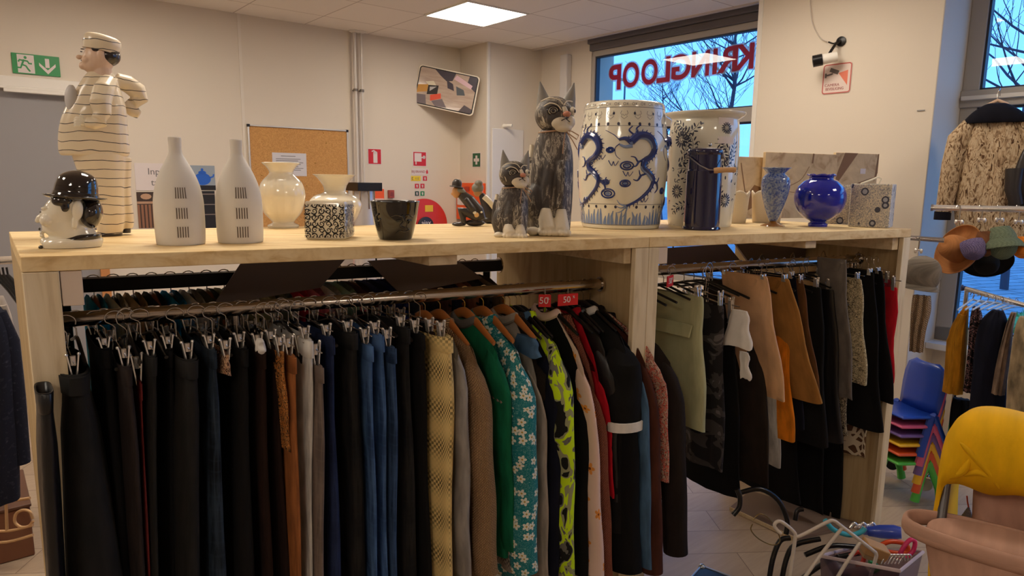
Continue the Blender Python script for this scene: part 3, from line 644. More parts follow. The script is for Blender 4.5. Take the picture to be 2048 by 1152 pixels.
# --- carved cats
q = NT('distressed_black_wood', .5); v = q.co('Object', (30, 30, 9)); f = q.noise(v, 1.5, 6, 1.2, .7); g = q.noise(q.co('Object', (8, 8, 5)), 1.3, 2)
c = q.ramp(f, [(.0, (40, 35, 33)), (.42, (70, 63, 58)), (.52, (104, 95, 88)), (.55, (205, 195, 178)), (.60, (96, 88, 80)), (.66, (62, 55, 51))])
q.col(q.mix(q.ramp(g, [(.36, B0), (.5, W0)]), (62, 55, 52), c)); q.bump(f, .4, .003); M_cat = q.m
M_cw = plain('cat_white_paint', (226, 214, 192), .5, bump=.3, bs=90); M_cn = plain('cat_nose', (196, 130, 104), .5); M_ear = plain('cat_ear_grey', (150, 146, 140), .5, bump=.3, bs=90)
M_cord = plain('leather_cord', (176, 140, 112), .7)
M_cn2 = 0
def cat(label, cx, yb, k, cut, top):
    t, s = item('carved_cat', label, 'cat figurine', cx, yb, 26 * k, 'carved cats', top=top); s *= k
    zf = lambda z: z * (200 - cut) / 200 if z < 200 else z - cut
    Q = lambda x, y, z: (x * s, y * s, z * s)
    def P(x, y, z): return (x * s, y * s, zf(z) * s)
    mb = MB()   # units: px of the big cat, x right, z up, front of the cat faces right and towards us
    slabs(mb, s, 0, 0, [(-zf(a), b, c_, d_, 0) for a, b, c_, d_ in ((2, -40, 38, 30), (30, -42, 40, 31), (80, -44, 42, 32), (130, -42, 42, 31), (165, -38, 40, 28), (190, -33, 34, 24), (212, -26, 26, 20))])
    mb.ell(P(-30, -16, 66), Q(22, 22, 40)); mb.tube([P(18, -22, 150), P(18, -27, 100), P(14, -28, 55)], [12 * s, 13 * s, 12 * s], 12); mb.tube([P(-4, -22, 150), P(-8, -28, 100), P(-10, -30, 50)], [11 * s, 12 * s, 12 * s], 12)
    mb.tube([P(-38, 10, 10), P(-48, 14, 60), P(-46, 16, 130), P(-42, 16, 160)], [8 * s, 8 * s, 7 * s, 6 * s], 10)
    blob('carved_body', mb, 2.6 * s, M_cat, t, 3)
    mb = MB()
    mb.tube([P(-10, -32, 56), P(-10, -35, 34), P(-6, -40, 14), P(-2, -46, 8)], [10 * s, 15 * s, 16 * s, 10 * s], 12); mb.tube([P(20, -28, 54), P(20, -32, 34), P(22, -38, 14), P(26, -44, 8)], [9 * s, 13 * s, 15 * s, 10 * s], 12)
    for x0 in (-6, 24):
        for i in range(4): mb.ell(P(x0 - 13 + i * 8, -50 + abs(i - 1.5) * 3, 7), Q(5, 8, 7))
    mb.ell(P(-34, -34, 9), Q(14, 14, 9)); mb.box(-42 * s, 38 * s, -34 * s, 10 * s, 0, 3 * s)
    blob('white_paws', mb, 1.8 * s, M_cw, t, 2)
    mb = MB(); mb.tube([P(-42, 16, 158), P(-40, 16, 172), P(-41, 16, 184)], [6.5 * s, 6 * s, 4 * s], 10); mb.build('white_tail_tip', M_cw, t)
    hx, hz = 2, 242; Pm = P; P = lambda x, y, z: (x * s, y * s, (z - cut) * s)
    mb = MB(); mb.ell(P(hx, 0, hz), Q(38, 33, 37), 28, 18); mb.ell(P(hx + 6, -8, hz - 8), Q(33, 28, 26), 24, 16); blob('head', mb, 2.4 * s, M_cat, t, 3)
    mb = MB()
    for ex, ey, tilt in ((-20, 0, -10), (26, 8, 14)):
        mb.lathe([(15 * s, 0), (11 * s, 18 * s), (5 * s, 36 * s), (.8 * s, 48 * s)], 14, M=Matrix.Translation(P(hx + ex, ey, hz + 18)) @ Matrix.Rotation(R_(tilt), 4, 'Y'), sy=.5, pw=1.6)
    mb.build('ears', M_ear, t, ang=60)
    mb = MB(); mb.ell(P(hx + 10, -27, hz - 16), Q(17, 11, 14)); mb.ell(P(hx + 29, -18, hz - 15), Q(12, 13, 14)); mb.ell(P(hx + 18, -24, hz - 27), Q(17, 13, 9)); mb.tube([P(hx + 24, -28, hz - 4), P(hx + 18, -30, hz + 14)], [7 * s, 4 * s], 10); blob('white_muzzle', mb, 1.5 * s, M_cw, t, 2)
    mb = MB(); mb.ell(P(hx + 24, -34, hz - 1), Q(8, 6, 6)); mb.build('nose', M_cn, t)
    mb = MB(); mb.ell(P(hx - 2, -30, hz + 5), Q(10.5, 4, 9)); mb.ell(P(hx + 35, -17, hz + 6), Q(6, 8, 9)); mb.build('eye_whites', M_cw, t)
    mb = MB()
    for a, b_, r in ((-2, -30, 11), (-2, -33, 6.5)):
        mb.tube([P(hx + a + r * math.cos(x) , b_ - 1.5, hz + 5 + r * .85 * math.sin(x)) for x in [i * math.pi / 8 for i in range(16)]], 1.5 * s, 6, closed=True)
    mb.ell(P(hx - 2, -34, hz + 5), Q(3.4, 2, 3.2)); mb.ell(P(hx + 39, -21, hz + 6), Q(2.5, 3, 4)); mb.tube([P(hx + 14, -38, hz - 14), P(hx + 22, -38, hz - 10), P(hx + 30, -33, hz - 16)], 1 * s, 6); mb.tube([P(hx + 23, -38, hz - 6), P(hx + 22, -38, hz - 11)], 1 * s, 6)
    mb.build('painted_eyes', M_hair, t)
    mb = MB()
    for pts in ([(-20, -28, 14), (-8, -31, 20), (6, -33, 16), (14, -33, 6)], [(-26, -22, 24), (-10, -28, 30), (8, -30, 27), (16, -31, 18)], [(-30, -18, 4), (-22, -25, -6), (-18, -26, -18)], [(18, -32, 16), (24, -30, 24), (34, -22, 24)]):
        mb.tube([P(hx + a, b_, hz + c) for a, b_, c in cr(pts, 4)], 1.2 * s, 6)
    mb.build('painted_stripes', M_cw, t)
    mb = MB(); mb.tube([P(hx + 29 * math.cos(x), 24 * math.sin(x), 209 + 3 * math.cos(x)) for x in [i * math.pi / 10 for i in range(20)]], 1.8 * s, 6, closed=True); mb.tube([P(24, -22, 210), P(36, -32, 208), P(50, -30, 200), P(46, -34, 192), P(30, -30, 204), P(24, -22, 210)], 1.2 * s, 6); mb.tube([P(24, -24, 208), P(22, -34, 190), P(20, -33, 164)], 1.2 * s, 6); mb.tube([P(26, -24, 208), P(38, -33, 190), P(48, -34, 172)], 1 * s, 6)
    mb.build('cord_collar', M_cord, t)
    return t
a = cat('large carved and painted wooden cat with white paws and cord collar', 1101, 471, 1.0, 0, 176)
b_ = cat('small carved and painted wooden cat sitting left of the large cat', 1024, 474, .76, 78, 308)
b_['group'] = a['group']; del a['group']; del b_['group']
# --- garden stool with dragons
M_bl = plain('cobalt_glaze', (38, 56, 120), .15, coat=.5); M_bl2 = plain('washed_blue_glaze', (120, 140, 184), .15, coat=.5); M_dkb = plain('dark_blue_dot', (26, 28, 60), .3)
M_stw = plain('stool_white_glaze', (230, 224, 206), .1, coat=.7)
t, s = item('garden_stool', 'barrel-shaped white ceramic garden stool with raised blue dragons', 'stool', 1240, 459, 76, top=208)
prf = [(76, 458), (78, 452), (80, 430), (84, 400), (87, 360), (88, 330), (86, 290), (82, 250), (79, 222), (78, 214), (72, 208), (50, 206), (1, 205.5)]
pr = prof(s, 459, cr(prf, 5)); MB().lathe(pr, 72).build('stool_body', M_stw, t, ang=60)
side = prof(s, 459, prf[1:10]); fn = wrap(side, .0004)
rm = sum(r for r, z in side) / len(side)
def tubew(mb, pts, rad, fn, k=5):
    P = cr(pts, k); m = len(P); mb.tube([fn(x * s, (459 - y) * s) for x, y in P], [(rad[0] + (rad[1] - rad[0]) * i / (m - 1)) * s if isinstance(rad, tuple) else rad * s for i in range(m)], 8)
mb = MB(); mb2 = MB(); mdk = MB()
def dragon(dx, fl=1):
    f = lambda P: [(dx + fl * x, y) for x, y in P]
    body = [(14, 288), (28, 276), (44, 276), (56, 286), (60, 302), (52, 316), (40, 324), (38, 336), (50, 346), (60, 358), (56, 376), (42, 392), (26, 404), (10, 412)]
    tubew(mb, f(body), (8.5, 2.4), fn); tubew(mb2, f([(x - 2, y + 4) for x, y in body[:10]]), (5.2, 2.6), fn)
    tubew(mb, f([(14, 288), (4, 282), (-8, 284)]), (6, 2.5), fn); tubew(mb2, f([(16, 296), (4, 298), (-6, 294)]), (4, 2), fn); tubew(mb, f([(18, 274), (10, 266), (16, 258)]), (2, 1), fn); tubew(mb, f([(24, 272), (24, 262), (32, 256)]), (2.4, 1), fn)
    for i in range(34):
        tt = i / 33; k = int(tt * (len(cr(body, 5)) - 1)); q0 = cr(body, 5)[k]; q1 = cr(body, 5)[min(k + 1, len(cr(body, 5)) - 1)] if k < len(cr(body, 5)) - 1 else q0
        dx_, dy_ = q1[0] - q0[0], q1[1] - q0[1]; l = math.hypot(dx_, dy_) or 1; nx, ny = dy_ / l, -dx_ / l; rr_ = 7 * (1 - tt * .7)
        tubew(mb, f([(q0[0] + nx * rr_, q0[1] + ny * rr_), (q0[0] + nx * (rr_ + 5) + dx_ * .5, q0[1] + ny * (rr_ + 5) + dy_ * .5)]), (1.4, .4), fn, 2)
    for lg in ([(40, 320), (28, 326), (22, 318), (14, 316)], [(28, 326), (24, 334), (16, 336)], [(48, 346), (34, 352), (30, 342)], [(34, 352), (28, 362), (20, 360)], [(58, 360), (70, 366), (76, 356)], [(70, 366), (74, 378), (68, 386)]): tubew(mb, f(lg), (2.6, .8), fn)
    for q_ in ([(10, 412), (0, 416), (-10, 412)], [(10, 412), (2, 422), (-8, 426)], [(10, 412), (-2, 408), (-8, 400)], [(12, 412), (10, 424), (4, 434)]): tubew(mb2, f(q_), (1.8, .4), fn)
    for q_ in ([(-6, 292), (-14, 300), (-12, 314), (-4, 322)], [(-8, 284), (-16, 276), (-26, 270), (-34, 266)]): tubew(mb, f(q_), (1.0, .5), fn)
for dx in (0, -104, 104, 208, -208): dragon(dx)
for x, y, r in ((-25, 388, 11), (8, 334, 10), (-30, 366, 6), (6, 368, 8), (-23, 304, 6), (92, 382, 7), (-78, 402, 6), (-130, 350, 9), (150, 340, 9)):
    for rr_ in (r, r * .55): mb.tube([fn((x + rr_ * 1.15 * math.cos(a)) * s, (459 - y + rr_ * .8 * math.sin(a)) * s) for a in [i * math.pi / 8 for i in range(16)]], 1.6 * s, 6, closed=True)
    mb2.add([fn((x + r * .4 * math.cos(a)) * s, (459 - y + r * .3 * math.sin(a)) * s) for a in [i * math.pi / 5 for i in range(10)]], [tuple(range(10))])
for x, y in ((-30, 366), (10, 350), (-16, 330), (44, 400), (-40, 318)): tubew(mb, [(x - 9, y - 6), (x - 3, y + 4), (x, y - 4), (x + 3, y + 4), (x + 9, y - 5)], (.9, .6), fn)
mb.build('dragon_relief', M_bl, t); mb2.build('washed_relief', M_bl2, t)
ar = Art(); circ = 2 * math.pi * rm
n = 26
for i in range(n):
    x = (i + .5) / n * circ; ar.ell(x, (459 - 254) * s, 2.6 * s, 3.2 * s); ar.ell(x, (459 - 414) * s, 2.6 * s, 3.2 * s)
for i in range(n // 2): ar.ell((i * 2 + 1) / n * circ, (459 - 234) * s, 2.2 * s, 2.8 * s)
ar.build('blue_dots', M_dkb, t, wrap(side, .001))
ar = Art()
for y, wd in ((222, .9), (257.5, .7), (409, .9), (450, 1.2)): ar.stroke([(i / 60 * circ, (459 - y) * s) for i in range(61)], wd * s)
for i in range(30):
    x = i / 30 * circ; zc = (459 - 216) * s
    ar.ring(x, zc, 2.6 * s, .7 * s, 8); ar.stroke([(x + 4 * s, zc - 2.4 * s), (x + 7 * s, zc + 2.4 * s)], .7 * s); ar.stroke([(x + 4 * s, zc + 2.4 * s), (x + 7 * s, zc - 2.4 * s)], .7 * s)
for i in range(20):
    x = i / 20 * circ; zc = (459 - 236) * s
    ar.stroke([(x + a * s, zc + b_ * s) for a, b_ in ((-5, 7), (-7, 2), (-4, -2), (-6, -4), (0, -9), (6, -4), (4, -2), (7, 2), (5, 7))], .8 * s); ar.ring(x, zc + 1 * s, 3 * s, .7 * s, 8, 180, 360)
ar.build('fine_line_pattern', plain('grey_line_glaze', (96, 92, 100), .3), t, wrap(side, .0009))
ar = Art(); rnd = random.Random(5)
for i in range(64):
    x = i / 64 * circ; hh = rnd.uniform(14, 32)
    ar.stroke([(x, (459 - 449) * s), (x + rnd.uniform(-2, 2) * s, (10 + hh * .6) * s), (x + rnd.uniform(-3, 3) * s, (10 + hh) * s)], [7 * s, 5 * s, 1.5 * s])
ar.build('wave_border', plain('wash_border', (112, 136, 182), .2, coat=.4), t, wrap(side, .0008))
# --- floral planter
t, s = item('planter_vase', 'tall white planter with dark blue flowers and leaf scrolls behind the blue canister', 'planter', 1398, 454, 56, top=228)
prf = [(62, 454), (65, 440), (69, 380), (70, 320), (69, 270), (67, 248), (66, 240), (76, 233), (79, 229), (78, 227), (70, 230), (62, 238), (60, 260)]
MB().lathe(prof(s, 454, cr(prf, 4)), 72).build('planter_body', M_stw, t, ang=60)
side = prof(s, 454, prf[:7]); rm = sum(r for r, z in side) / len(side); circ = 2 * math.pi * rm; fn = wrap(side, .0008)
ar = Art(); rnd = random.Random(11)
fl = [(-44, 282, 17), (-50, 384, 15), (20, 330, 15), (44, 260, 12), (50, 400, 15), (-8, 430, 12), (110, 300, 16), (-110, 330, 16), (180, 380, 16)]
for x, y, r in fl:
    for i in range(14):
        a = i / 14 * 6.283; ar.ell((x + r * .65 * math.cos(a)) * s, (454 - y + r * .65 * math.sin(a)) * s, r * .33 * s, r * .11 * s, a)
    ar.ring(x * s, (454 - y) * s, r * .22 * s, 1.2 * s, 10)
def leafy(x, y, a0, turns, L, n=9, sg=1):
    cx, cy, a = x, y, a0; pts = [(cx, cy)]
    for i in range(n):
        a += sg * turns / n; cx += L * math.cos(a); cy += L * math.sin(a); pts.append((cx, cy))
        for e in (-1, 1): ar.ell((cx + e * 5.5 * math.sin(a)) * s, (454 - cy + e * 5.5 * math.cos(a)) * s, 4.6 * s, 1.5 * s, -(a + e * .9))
    ar.stroke([(p_ * s, (454 - q_) * s) for p_, q_ in pts], .9 * s)
for x, y, a, tn in ((-60, 250, .2, 1.8), (-10, 250, 1.8, 2.5), (-14, 300, 1.2, -2.4), (-50, 340, -.5, 2.4), (-20, 400, -1.4, 2.6), (20, 290, -.3, 2.6), (30, 370, .8, 2.6), (60, 330, 1, -2), (-64, 430, -1.2, 2), (-30, 270, .6, 2.2), (66, 280, 1.3, 1.5)): leafy(x, y, a, tn, 8)
for i in range(150):
    x, y = rnd.uniform(-200, 200), rnd.uniform(246, 450)
    if any((x - a) ** 2 + (y - b_) ** 2 < (r * 1.2) ** 2 for a, b_, r in fl) or (-26 < x + -46 < 26 and 250 < y < 290): continue
    if rnd.random() < .5: ar.spiral(x * s, (454 - y) * s, 5 * s, rnd.uniform(0, 6), .7, 2.2 * s, rnd.choice((-1, 1)), 7)
    else: ar.ell(x * s, (454 - y) * s, 3.8 * s, 1.6 * s, rnd.uniform(0, 3))
ar.build('flower_pattern', plain('inky_glaze', (44, 46, 66), .25, coat=.3), t, fn)
lf = wrap(side, .0016); lb = Art(); lb.rect(26 * s, (454 - 292) * s, 62 * s, (454 - 240) * s); mb = MB()
nx = 8
for i in range(nx):
    a, b_ = 26 + 36 * i / nx, 26 + 36 * (i + 1) / nx; mb.add([lf(a * s, 164 * s), lf(b_ * s, 164 * s), lf(b_ * s, 214 * s), lf(a * s, 214 * s)], [(0, 1, 2, 3)])
lab = mb.build('price_label', plain('paper_white', (226, 214, 210), .8), t, smooth=True)
ar = Art(); ar.spiral(38 * s, 190 * s, 6 * s, 1.3, 1.1, 1.1 * s); ar.ring(50 * s, 188 * s, 4.5 * s, 1.0 * s); ar.build('price_writing', plain('pencil_grey', (110, 108, 112), .7), t, wrap(side, .0024))
# --- blue canister with wooden handle
M_cob = plain('deep_cobalt_enamel', (24, 22, 66), .08, coat=.8)
t, s = item('enamel_canister', 'tall dark blue lidded enamel can with wire bail and wooden grip', 'canister', 1402, 461, 36)
P = [(38, 461), (39, 459), (38, 456), (36.5, 454), (35.5, 345), (35.5, 342), (33, 339), (33, 306)]
MB().lathe(prof(s, 461, P), 56, sx=1).build('can_body', M_cob, t, ang=30)
MB().lathe(prof(s, 461, cr([(34, 310), (36, 306), (36, 302), (34, 299), (30, 297), (12, 295), (1, 294)], 3)), 56).build('can_lid', M_cob, t, ang=50)
mb = MB(); mb.ell((8 * s, 0, 172 * s), (3.5 * s, 3.5 * s, 4 * s)); mb.build('lid_knob', M_chrome, t)
mb = MB()
mb.tube([((-34) * s, -4 * s, 148 * s), ((-30) * s, -22 * s, 146 * s), (-10 * s, -42 * s, 130 * s), (8 * s, -46 * s, 121 * s), (34 * s, -44 * s, 120 * s)], 1.3 * s, 8); mb.tube([(34 * s, -44 * s, 120 * s), (46 * s, -20 * s, 130 * s), (35 * s, 0, 148 * s)], 1.3 * s, 8)
mb.ell((-34 * s, -4 * s, 148 * s), (4 * s, 4 * s, 5 * s)); mb.ell((34 * s, -4 * s, 148 * s), (4 * s, 4 * s, 5 * s)); mb.build('wire_bail', plain('wire_grey', (140, 132, 134), .35, .7), t)
MB().tube([(18 * s, -45 * s, 119 * s), (24 * s, -45 * s, 120 * s), (40 * s, -44 * s, 121 * s), (56 * s, -43 * s, 121.5 * s), (60 * s, -43 * s, 121 * s)], [5 * s, 6 * s, 5 * s, 5.6 * s, 4 * s], 16).build('wooden_grip', plain('turned_wood', (206, 162, 116), .5), t)
# --- speckled blue glass vase
q = NT('speckled_blue_glass', .1); f = q.vor(q.co('Object', (1, 1, 1)), 160, 'F1'); g = q.noise(q.co('Object'), 110, 3)
q.col(q.mix(q.ramp(g, [(.35, B0), (.6, W0)]), (46, 78, 170), (152, 170, 205))); q.b.inputs['Coat Weight'].default_value = .8; q.b.inputs['Transmission Weight'].default_value = .15; M_spk = q.m
t, s = item('glass_vase', 'slender speckled pale blue glass vase on an amber foot', 'vase', 1545, 453, 22)
MB().lathe(prof(s, 453, cr([(8, 443), (14, 430), (24, 400), (29, 375), (28, 358), (20, 349), (18, 346), (27, 338), (30, 336), (28, 336), (18, 343), (16, 350), (24, 362), (22, 385), (10, 425)], 4)), 48).build('vase_body', M_spk, t, ang=70)
MB().lathe(prof(s, 453, cr([(24, 453), (24, 452), (10, 446), (5, 443), (8, 440)], 3)), 32).build('amber_foot', plain('amber_glass', (160, 104, 30), .08, coat=.8), t)
# --- cobalt globe vase
q = NT('cobalt_glass', .03); q.col((14, 28, 190)); q.b.inputs['Transmission Weight'].default_value = .25; q.b.inputs['Coat Weight'].default_value = 1; M_gb = q.m
t, s = item('globe_vase', 'round cobalt blue glass vase with frilled short neck', 'vase', 1635, 454, 22)
mb = MB(); pr = prof(s, 454, cr([(20, 454), (20, 448), (16, 444), (30, 436), (46, 420), (53, 398), (49, 378), (34, 362), (25, 358), (25, 354), (29, 351), (27, 351), (22, 355), (22, 362), (44, 382), (48, 400), (40, 420), (20, 436)], 4))
mb.lathe(pr, 64).build('vase_body', M_gb, t, ang=80)
mb = MB(); rr0 = 27.5 * s; mb.tube([((rr0 + (.8 * s if i % 2 else 0)) * math.cos(i * math.pi / 16), (rr0 + (.8 * s if i % 2 else 0)) * math.sin(i * math.pi / 16), (103 + (1.6 if i % 4 < 2 else 0)) * s) for i in range(32)], 1.8 * s, 6, closed=True); mb.build('frilled_rim', M_gb, t)
# --- square jars with grey-blue flowers
q = NT('flowered_stone', .5); v = q.co('Object'); f = q.noise(v, 75, 3, 2.2); vo = q.vor(v, 16, rnd=.8)
c = q.ramp(f, [(.0, (214, 204, 184)), (.49, (220, 210, 190)), (.52, (96, 100, 118)), (.56, (130, 134, 148)), (.6, (222, 212, 192))])
c = q.mix(q.ramp(vo, [(.0, W0), (.16, W0), (.2, B0)]), c, (166, 168, 178)); c = q.mix(q.ramp(vo, [(.0, B0), (.17, B0), (.19, W0), (.27, W0), (.29, B0)]), c, (62, 66, 84)); q.col(c); M_jar = q.m
def sqjar(cx, yb, top, hw, lab, back=0, rot=-25, handle=True):
    t, s = item('square_jar', lab, 'jar', cx, yb, hw * 1.0 + back); t.rotation_euler.z += R_(rot); h = (yb - top) * s; a = hw * s
    MB().lathe([(a * .96, 0), (a, .003), (a, h * .83), (a * .985, h * .835), (a * .985, h * .845), (a, h * .85), (a, h - .003), (a * .97, h), (a * .5, h)], 48, pw=12).build('jar_body', M_jar, t, ang=30)
    if handle: MB().tube([(-a * .6, -a * .4, h), (-a * .1, -a * .1, h + 9 * s), (a * .15, 0, h + 14 * s), (a * .3, 0, h + 11 * s), (a * .2, .02, h)], 1.8 * s, 8).build('white_handle', M_cer, t)
    return t
sqjar(1740, 455, 368, 42, 'square stone jar with grey-blue flowers and a thin white handle, nearest the shelf end', rot=-6)
sqjar(1676, 449, 370, 24, 'narrow flowered square jar half hidden between the globe vase and the front jar', 14, -6, False)
# --- cream scalloped planters
M_cr2 = plain('cream_matt_glaze', (226, 208, 176), .35, coat=.3)
for cx, lab in ((1463, 'cream scalloped planter box just right of the blue canister'), (1532, 'cream scalloped planter box behind the speckled glass vase')):
    t, s = item('scalloped_planter', lab, 'planter', cx, 446, 20, None)
    rings = []
    for z, k in cr([(0, .86), (4, .9), (30, .97), (52, 1.02), (56, 1.06), (60, 1.04), (60, .96), (50, .9)], 3):
        ring = []
        for j in range(72):
            a = 2 * math.pi * j / 72; c, d_ = math.cos(a), math.sin(a); q_ = (abs(c) ** 5 + abs(d_) ** 5) ** (-1 / 5); lob = 1 + .05 * abs(math.sin(4 * a)) 
            zz = z + (6 * abs(math.sin(4 * a)) - 2 if z > 55 else 0)
            ring.append((30 * s * k * q_ * c * lob, 20 * s * k * q_ * d_ * lob, zz * s))
        rings.append(ring)
    MB().loft(rings).build('planter_body', M_cr2, t, ang=60)
# --- canvas prints leaning at the back
def canvas(x0, x1, y0, y1, wv, lab, paint):
    u0, z0 = onw(x0, y1, wv); u1, _ = onw(x1, y1, wv); _, z1 = onw((x0 + x1) / 2, y0, wv)
    t = thing('canvas_print', lab, 'canvas print', K((u0 + u1) / 2, wv, H), R_(26)); w_ = (u1 - u0) / 2; h = z1 - H
    q = NT('sepia_print_' + str(x0), .7); v = q.co('Object', (1, 1, 1)); f = q.noise(v, 9, 3, 1.5); q.col(q.ramp(f, [(.3, (222, 196, 152)), (.55, (208, 180, 138)), (.7, (180, 146, 104))]))
    MB().box(-w_, w_, 0, .018, 0, h).build('stretched_canvas', q.m, t, bevel=.002)
    ar = Art(); paint(ar, w_, h); ar.build('sepia_shapes', plain('sepia_brown', (140, 102, 64), .7), t, off=-.001)
    return t
def pa(ar, w_, h): ar.poly([(w_ * .1, h * .1), (w_ * .6, h * .2), (w_ * .9, h * .5), (w_ * .5, h * .55), (w_ * .2, h * .4)]); ar.stroke([(-w_ * .2, h * .9), (w_ * .1, h * .4)], .006); ar.stroke([(-w_ * .5, h * .3), (w_ * .2, h * .45)], .004)
def pb(ar, w_, h): ar.stroke([(w_ * .3, h), (w_ * .28, h * .85)], .012); ar.stroke(cr([(-w_ * .3, h * .5), (0, h * .6), (w_ * .2, h * .8)]), .004); ar.poly([(w_ * .2, 0), (w_ * .5, h * .2), (w_ * .7, 0)]); ar.stroke(cr([(-w_ * .6, h * .5), (-w_ * .2, h * .4), (w_ * .6, h * .5)]), .003)
def pc(ar, w_, h): ar.poly([(-w_, h * .55), (-w_ * .8, h * .55), (0, h), (-w_ * .6, h)]); ar.stroke(cr([(-w_ * .8, h * .3), (0, h * .5), (w_ * .9, h * .62)]), .012); ar.ell(w_ * .25, h * .35, w_ * .3, h * .14); ar.poly([(w_ * .85, h * .55), (w_, h * .7), (w_, h), (w_ * .95, h)])
canvas(1440, 1524, 313, 442, D - .02, 'left canvas print of sepia stones, partly behind the floral planter', pa)
canvas(1522, 1664, 306, 445, D - .05, 'middle pale sepia canvas print behind the speckled glass vase', pb)
canvas(1660, 1745, 306, 447, D - .02, 'right sepia canvas print with dark corner and small price sticker', pc)
p_ = [o for o in COL.objects if o.name.startswith('canvas_print')][-1]
ar = Art(); ar.rect(.03, .245, .075, .275); ar.build('price_sticker', plain('paper_white', (226, 214, 210), .8), p_, off=-.002)
# ------------------------------------------------------------------ on and before the back wall
def wall_thing(name, label, cat, x0, y0, x1, y1, dep=0, plane='V', val=BV, group=None):
    """pixel box -> thing on a wall; returns thing, half width, half height"""
    fn_ = onV if plane == 'V' else onU
    a = fn_(x0, (y0 + y1) / 2, val - dep); b = fn_(x1, (y0 + y1) / 2, val - dep); xm = (x0 + x1) / 2
    t_, b_ = fn_(xm, y0, val - dep), fn_(xm, y1, val - dep); zc = (t_.z + b_.z) / 2; hh = abs(t_.z - b_.z) / 2
    if plane == 'V':
        t = thing(name, label, cat, M=ROOM @ Matrix.Translation(((a.x + b.x) / 2, val, zc)), group=group); return t, abs(b.x - a.x) / 2, hh
    t = thing(name, label, cat, M=ROOM @ Matrix.Translation((val, (a.y + b.y) / 2, zc)) @ Matrix.Rotation(R_(-90), 4, 'Z'), group=group); return t, abs(b.y - a.y) / 2, hh
M_paper = plain('paper_white', (226, 214, 210), .8); M_grn = plain('sign_green', (40, 140, 74), .4); M_sred = plain('sign_red', (206, 36, 40), .4)
TXM = Matrix.Rotation(R_(90), 4, 'X')
def T(x, y, z): return Matrix.Translation((x, y, z)) @ TXM
def plate(t, w_, h, m, d=.004, name='plate', y=0): return MB().box(-w_, w_, -d + y, -.0005 + y, -h, h).build(name, m, t, bevel=min(.001, d / 3))
t, w_, h = wall_thing('exit_sign', 'green and white running man exit sign with down arrow above the grey door', 'sign', 24, 110, 119, 150)
plate(t, w_, h, M_grn, .01)
ar = Art(); ar.rect(-w_ * .78, -h * .9, -w_ * .08, h * .9); ar.build('white_doorway', M_paper, t, off=-.0108)
ar = Art(); k = h
for a in ([(-.50, .42), (-.56, .1), (-.60, -.1)], [(-.50, .32), (-.36, .28), (-.30, .06), (-.18, .06)], [(-.52, .30), (-.68, .36), (-.74, .16)], [(-.58, -.1), (-.44, -.2), (-.36, -.5), (-.28, -.72)], [(-.6, -.1), (-.66, -.42), (-.86, -.4)]): ar.stroke([(x * w_, z * h) for x, z in a], .16 * h)
ar.ell(-.44 * w_, .62 * h, .13 * h, .15 * h); ar.build('running_figure', M_grn, t, off=-.0116)
ar = Art(); ar.rect(.38 * w_, -.2 * h, .56 * w_, .7 * h); ar.poly([(.47 * w_, -.85 * h), (.82 * w_, -.05 * h), (.82 * w_, .25 * h), (.47 * w_, -.45 * h)]); ar.poly([(.47 * w_, -.85 * h), (.12 * w_, -.05 * h), (.12 * w_, .25 * h), (.47 * w_, -.45 * h)]); ar.build('down_arrow', M_paper, t, off=-.0108)
# packing table sign and photo posters
t, w_, h = wall_thing('table_sign', 'white notice with grey writing beside the left bottle vase', 'sign', 270, 327, 372, 381); plate(t, w_, h, M_paper); M_gtx = plain('text_grey', (120, 116, 114), .7)
textm('Inpak', h * .68, M_gtx, t, T(-w_ * .1, -.005, h * .38)); textm('tafel', h * .68, M_gtx, t, T(-w_ * .08, -.005, -h * .42))
t, w_, h = wall_thing('photo_poster', 'brownish photograph poster of shelves below the white notice', 'poster', 275, 384, 312, 456); plate(t, w_, h, plain('photo_dark', (70, 52, 44), .5))
ar = Art()
for i in range(5): ar.rect(-w_ + i * w_ * .4, -h, -w_ + (i * .4 + .25) * w_, h * .3)
ar.build('photo_bottles', plain('photo_brown', (150, 104, 78), .5), t, off=-.005); ar = Art(); ar.rect(-w_, h * .35, w_, h * .48); ar.ell(0, h * .75, w_ * .6, h * .16); ar.build('photo_shelf', plain('photo_tan', (190, 150, 120), .5), t, off=-.005)
t, w_, h = wall_thing('photo_poster', 'photograph poster of a blue teapot between the two bottle vases', 'poster', 376, 331, 430, 380); plate(t, w_, h, plain('photo_grey', (150, 160, 170), .5))
ar = Art(); ar.ell(.05 * w_, -.1 * h, .62 * w_, .5 * h, 0, 20); ar.ell(.05 * w_, .42 * h, .3 * w_, .16 * h); ar.ell(.05 * w_, .66 * h, .1 * w_, .12 * h); ar.stroke([(.55 * w_, 0), (.85 * w_, .1 * h), (.9 * w_, .3 * h)], .12 * w_); ar.build('photo_teapot', plain('photo_blue', (40, 100, 200), .4), t, off=-.005); ar = Art(); ar.rect(-w_, -h, w_, -.62 * h); ar.build('photo_shadow', plain('photo_black', (30, 28, 34), .5), t, off=-.0055)
t, w_, h = wall_thing('photo_poster', 'dark photograph poster of black tableware under the teapot photograph', 'poster', 376, 382, 431, 462); plate(t, w_, h, plain('photo_black', (30, 28, 34), .5)); ar = Art()
for z in (.82, .3, -.2): ar.rect(-w_, z * h, w_, (z + .05) * h)
ar.build('photo_shelf_lines', plain('photo_line', (130, 116, 110), .5), t, off=-.005)
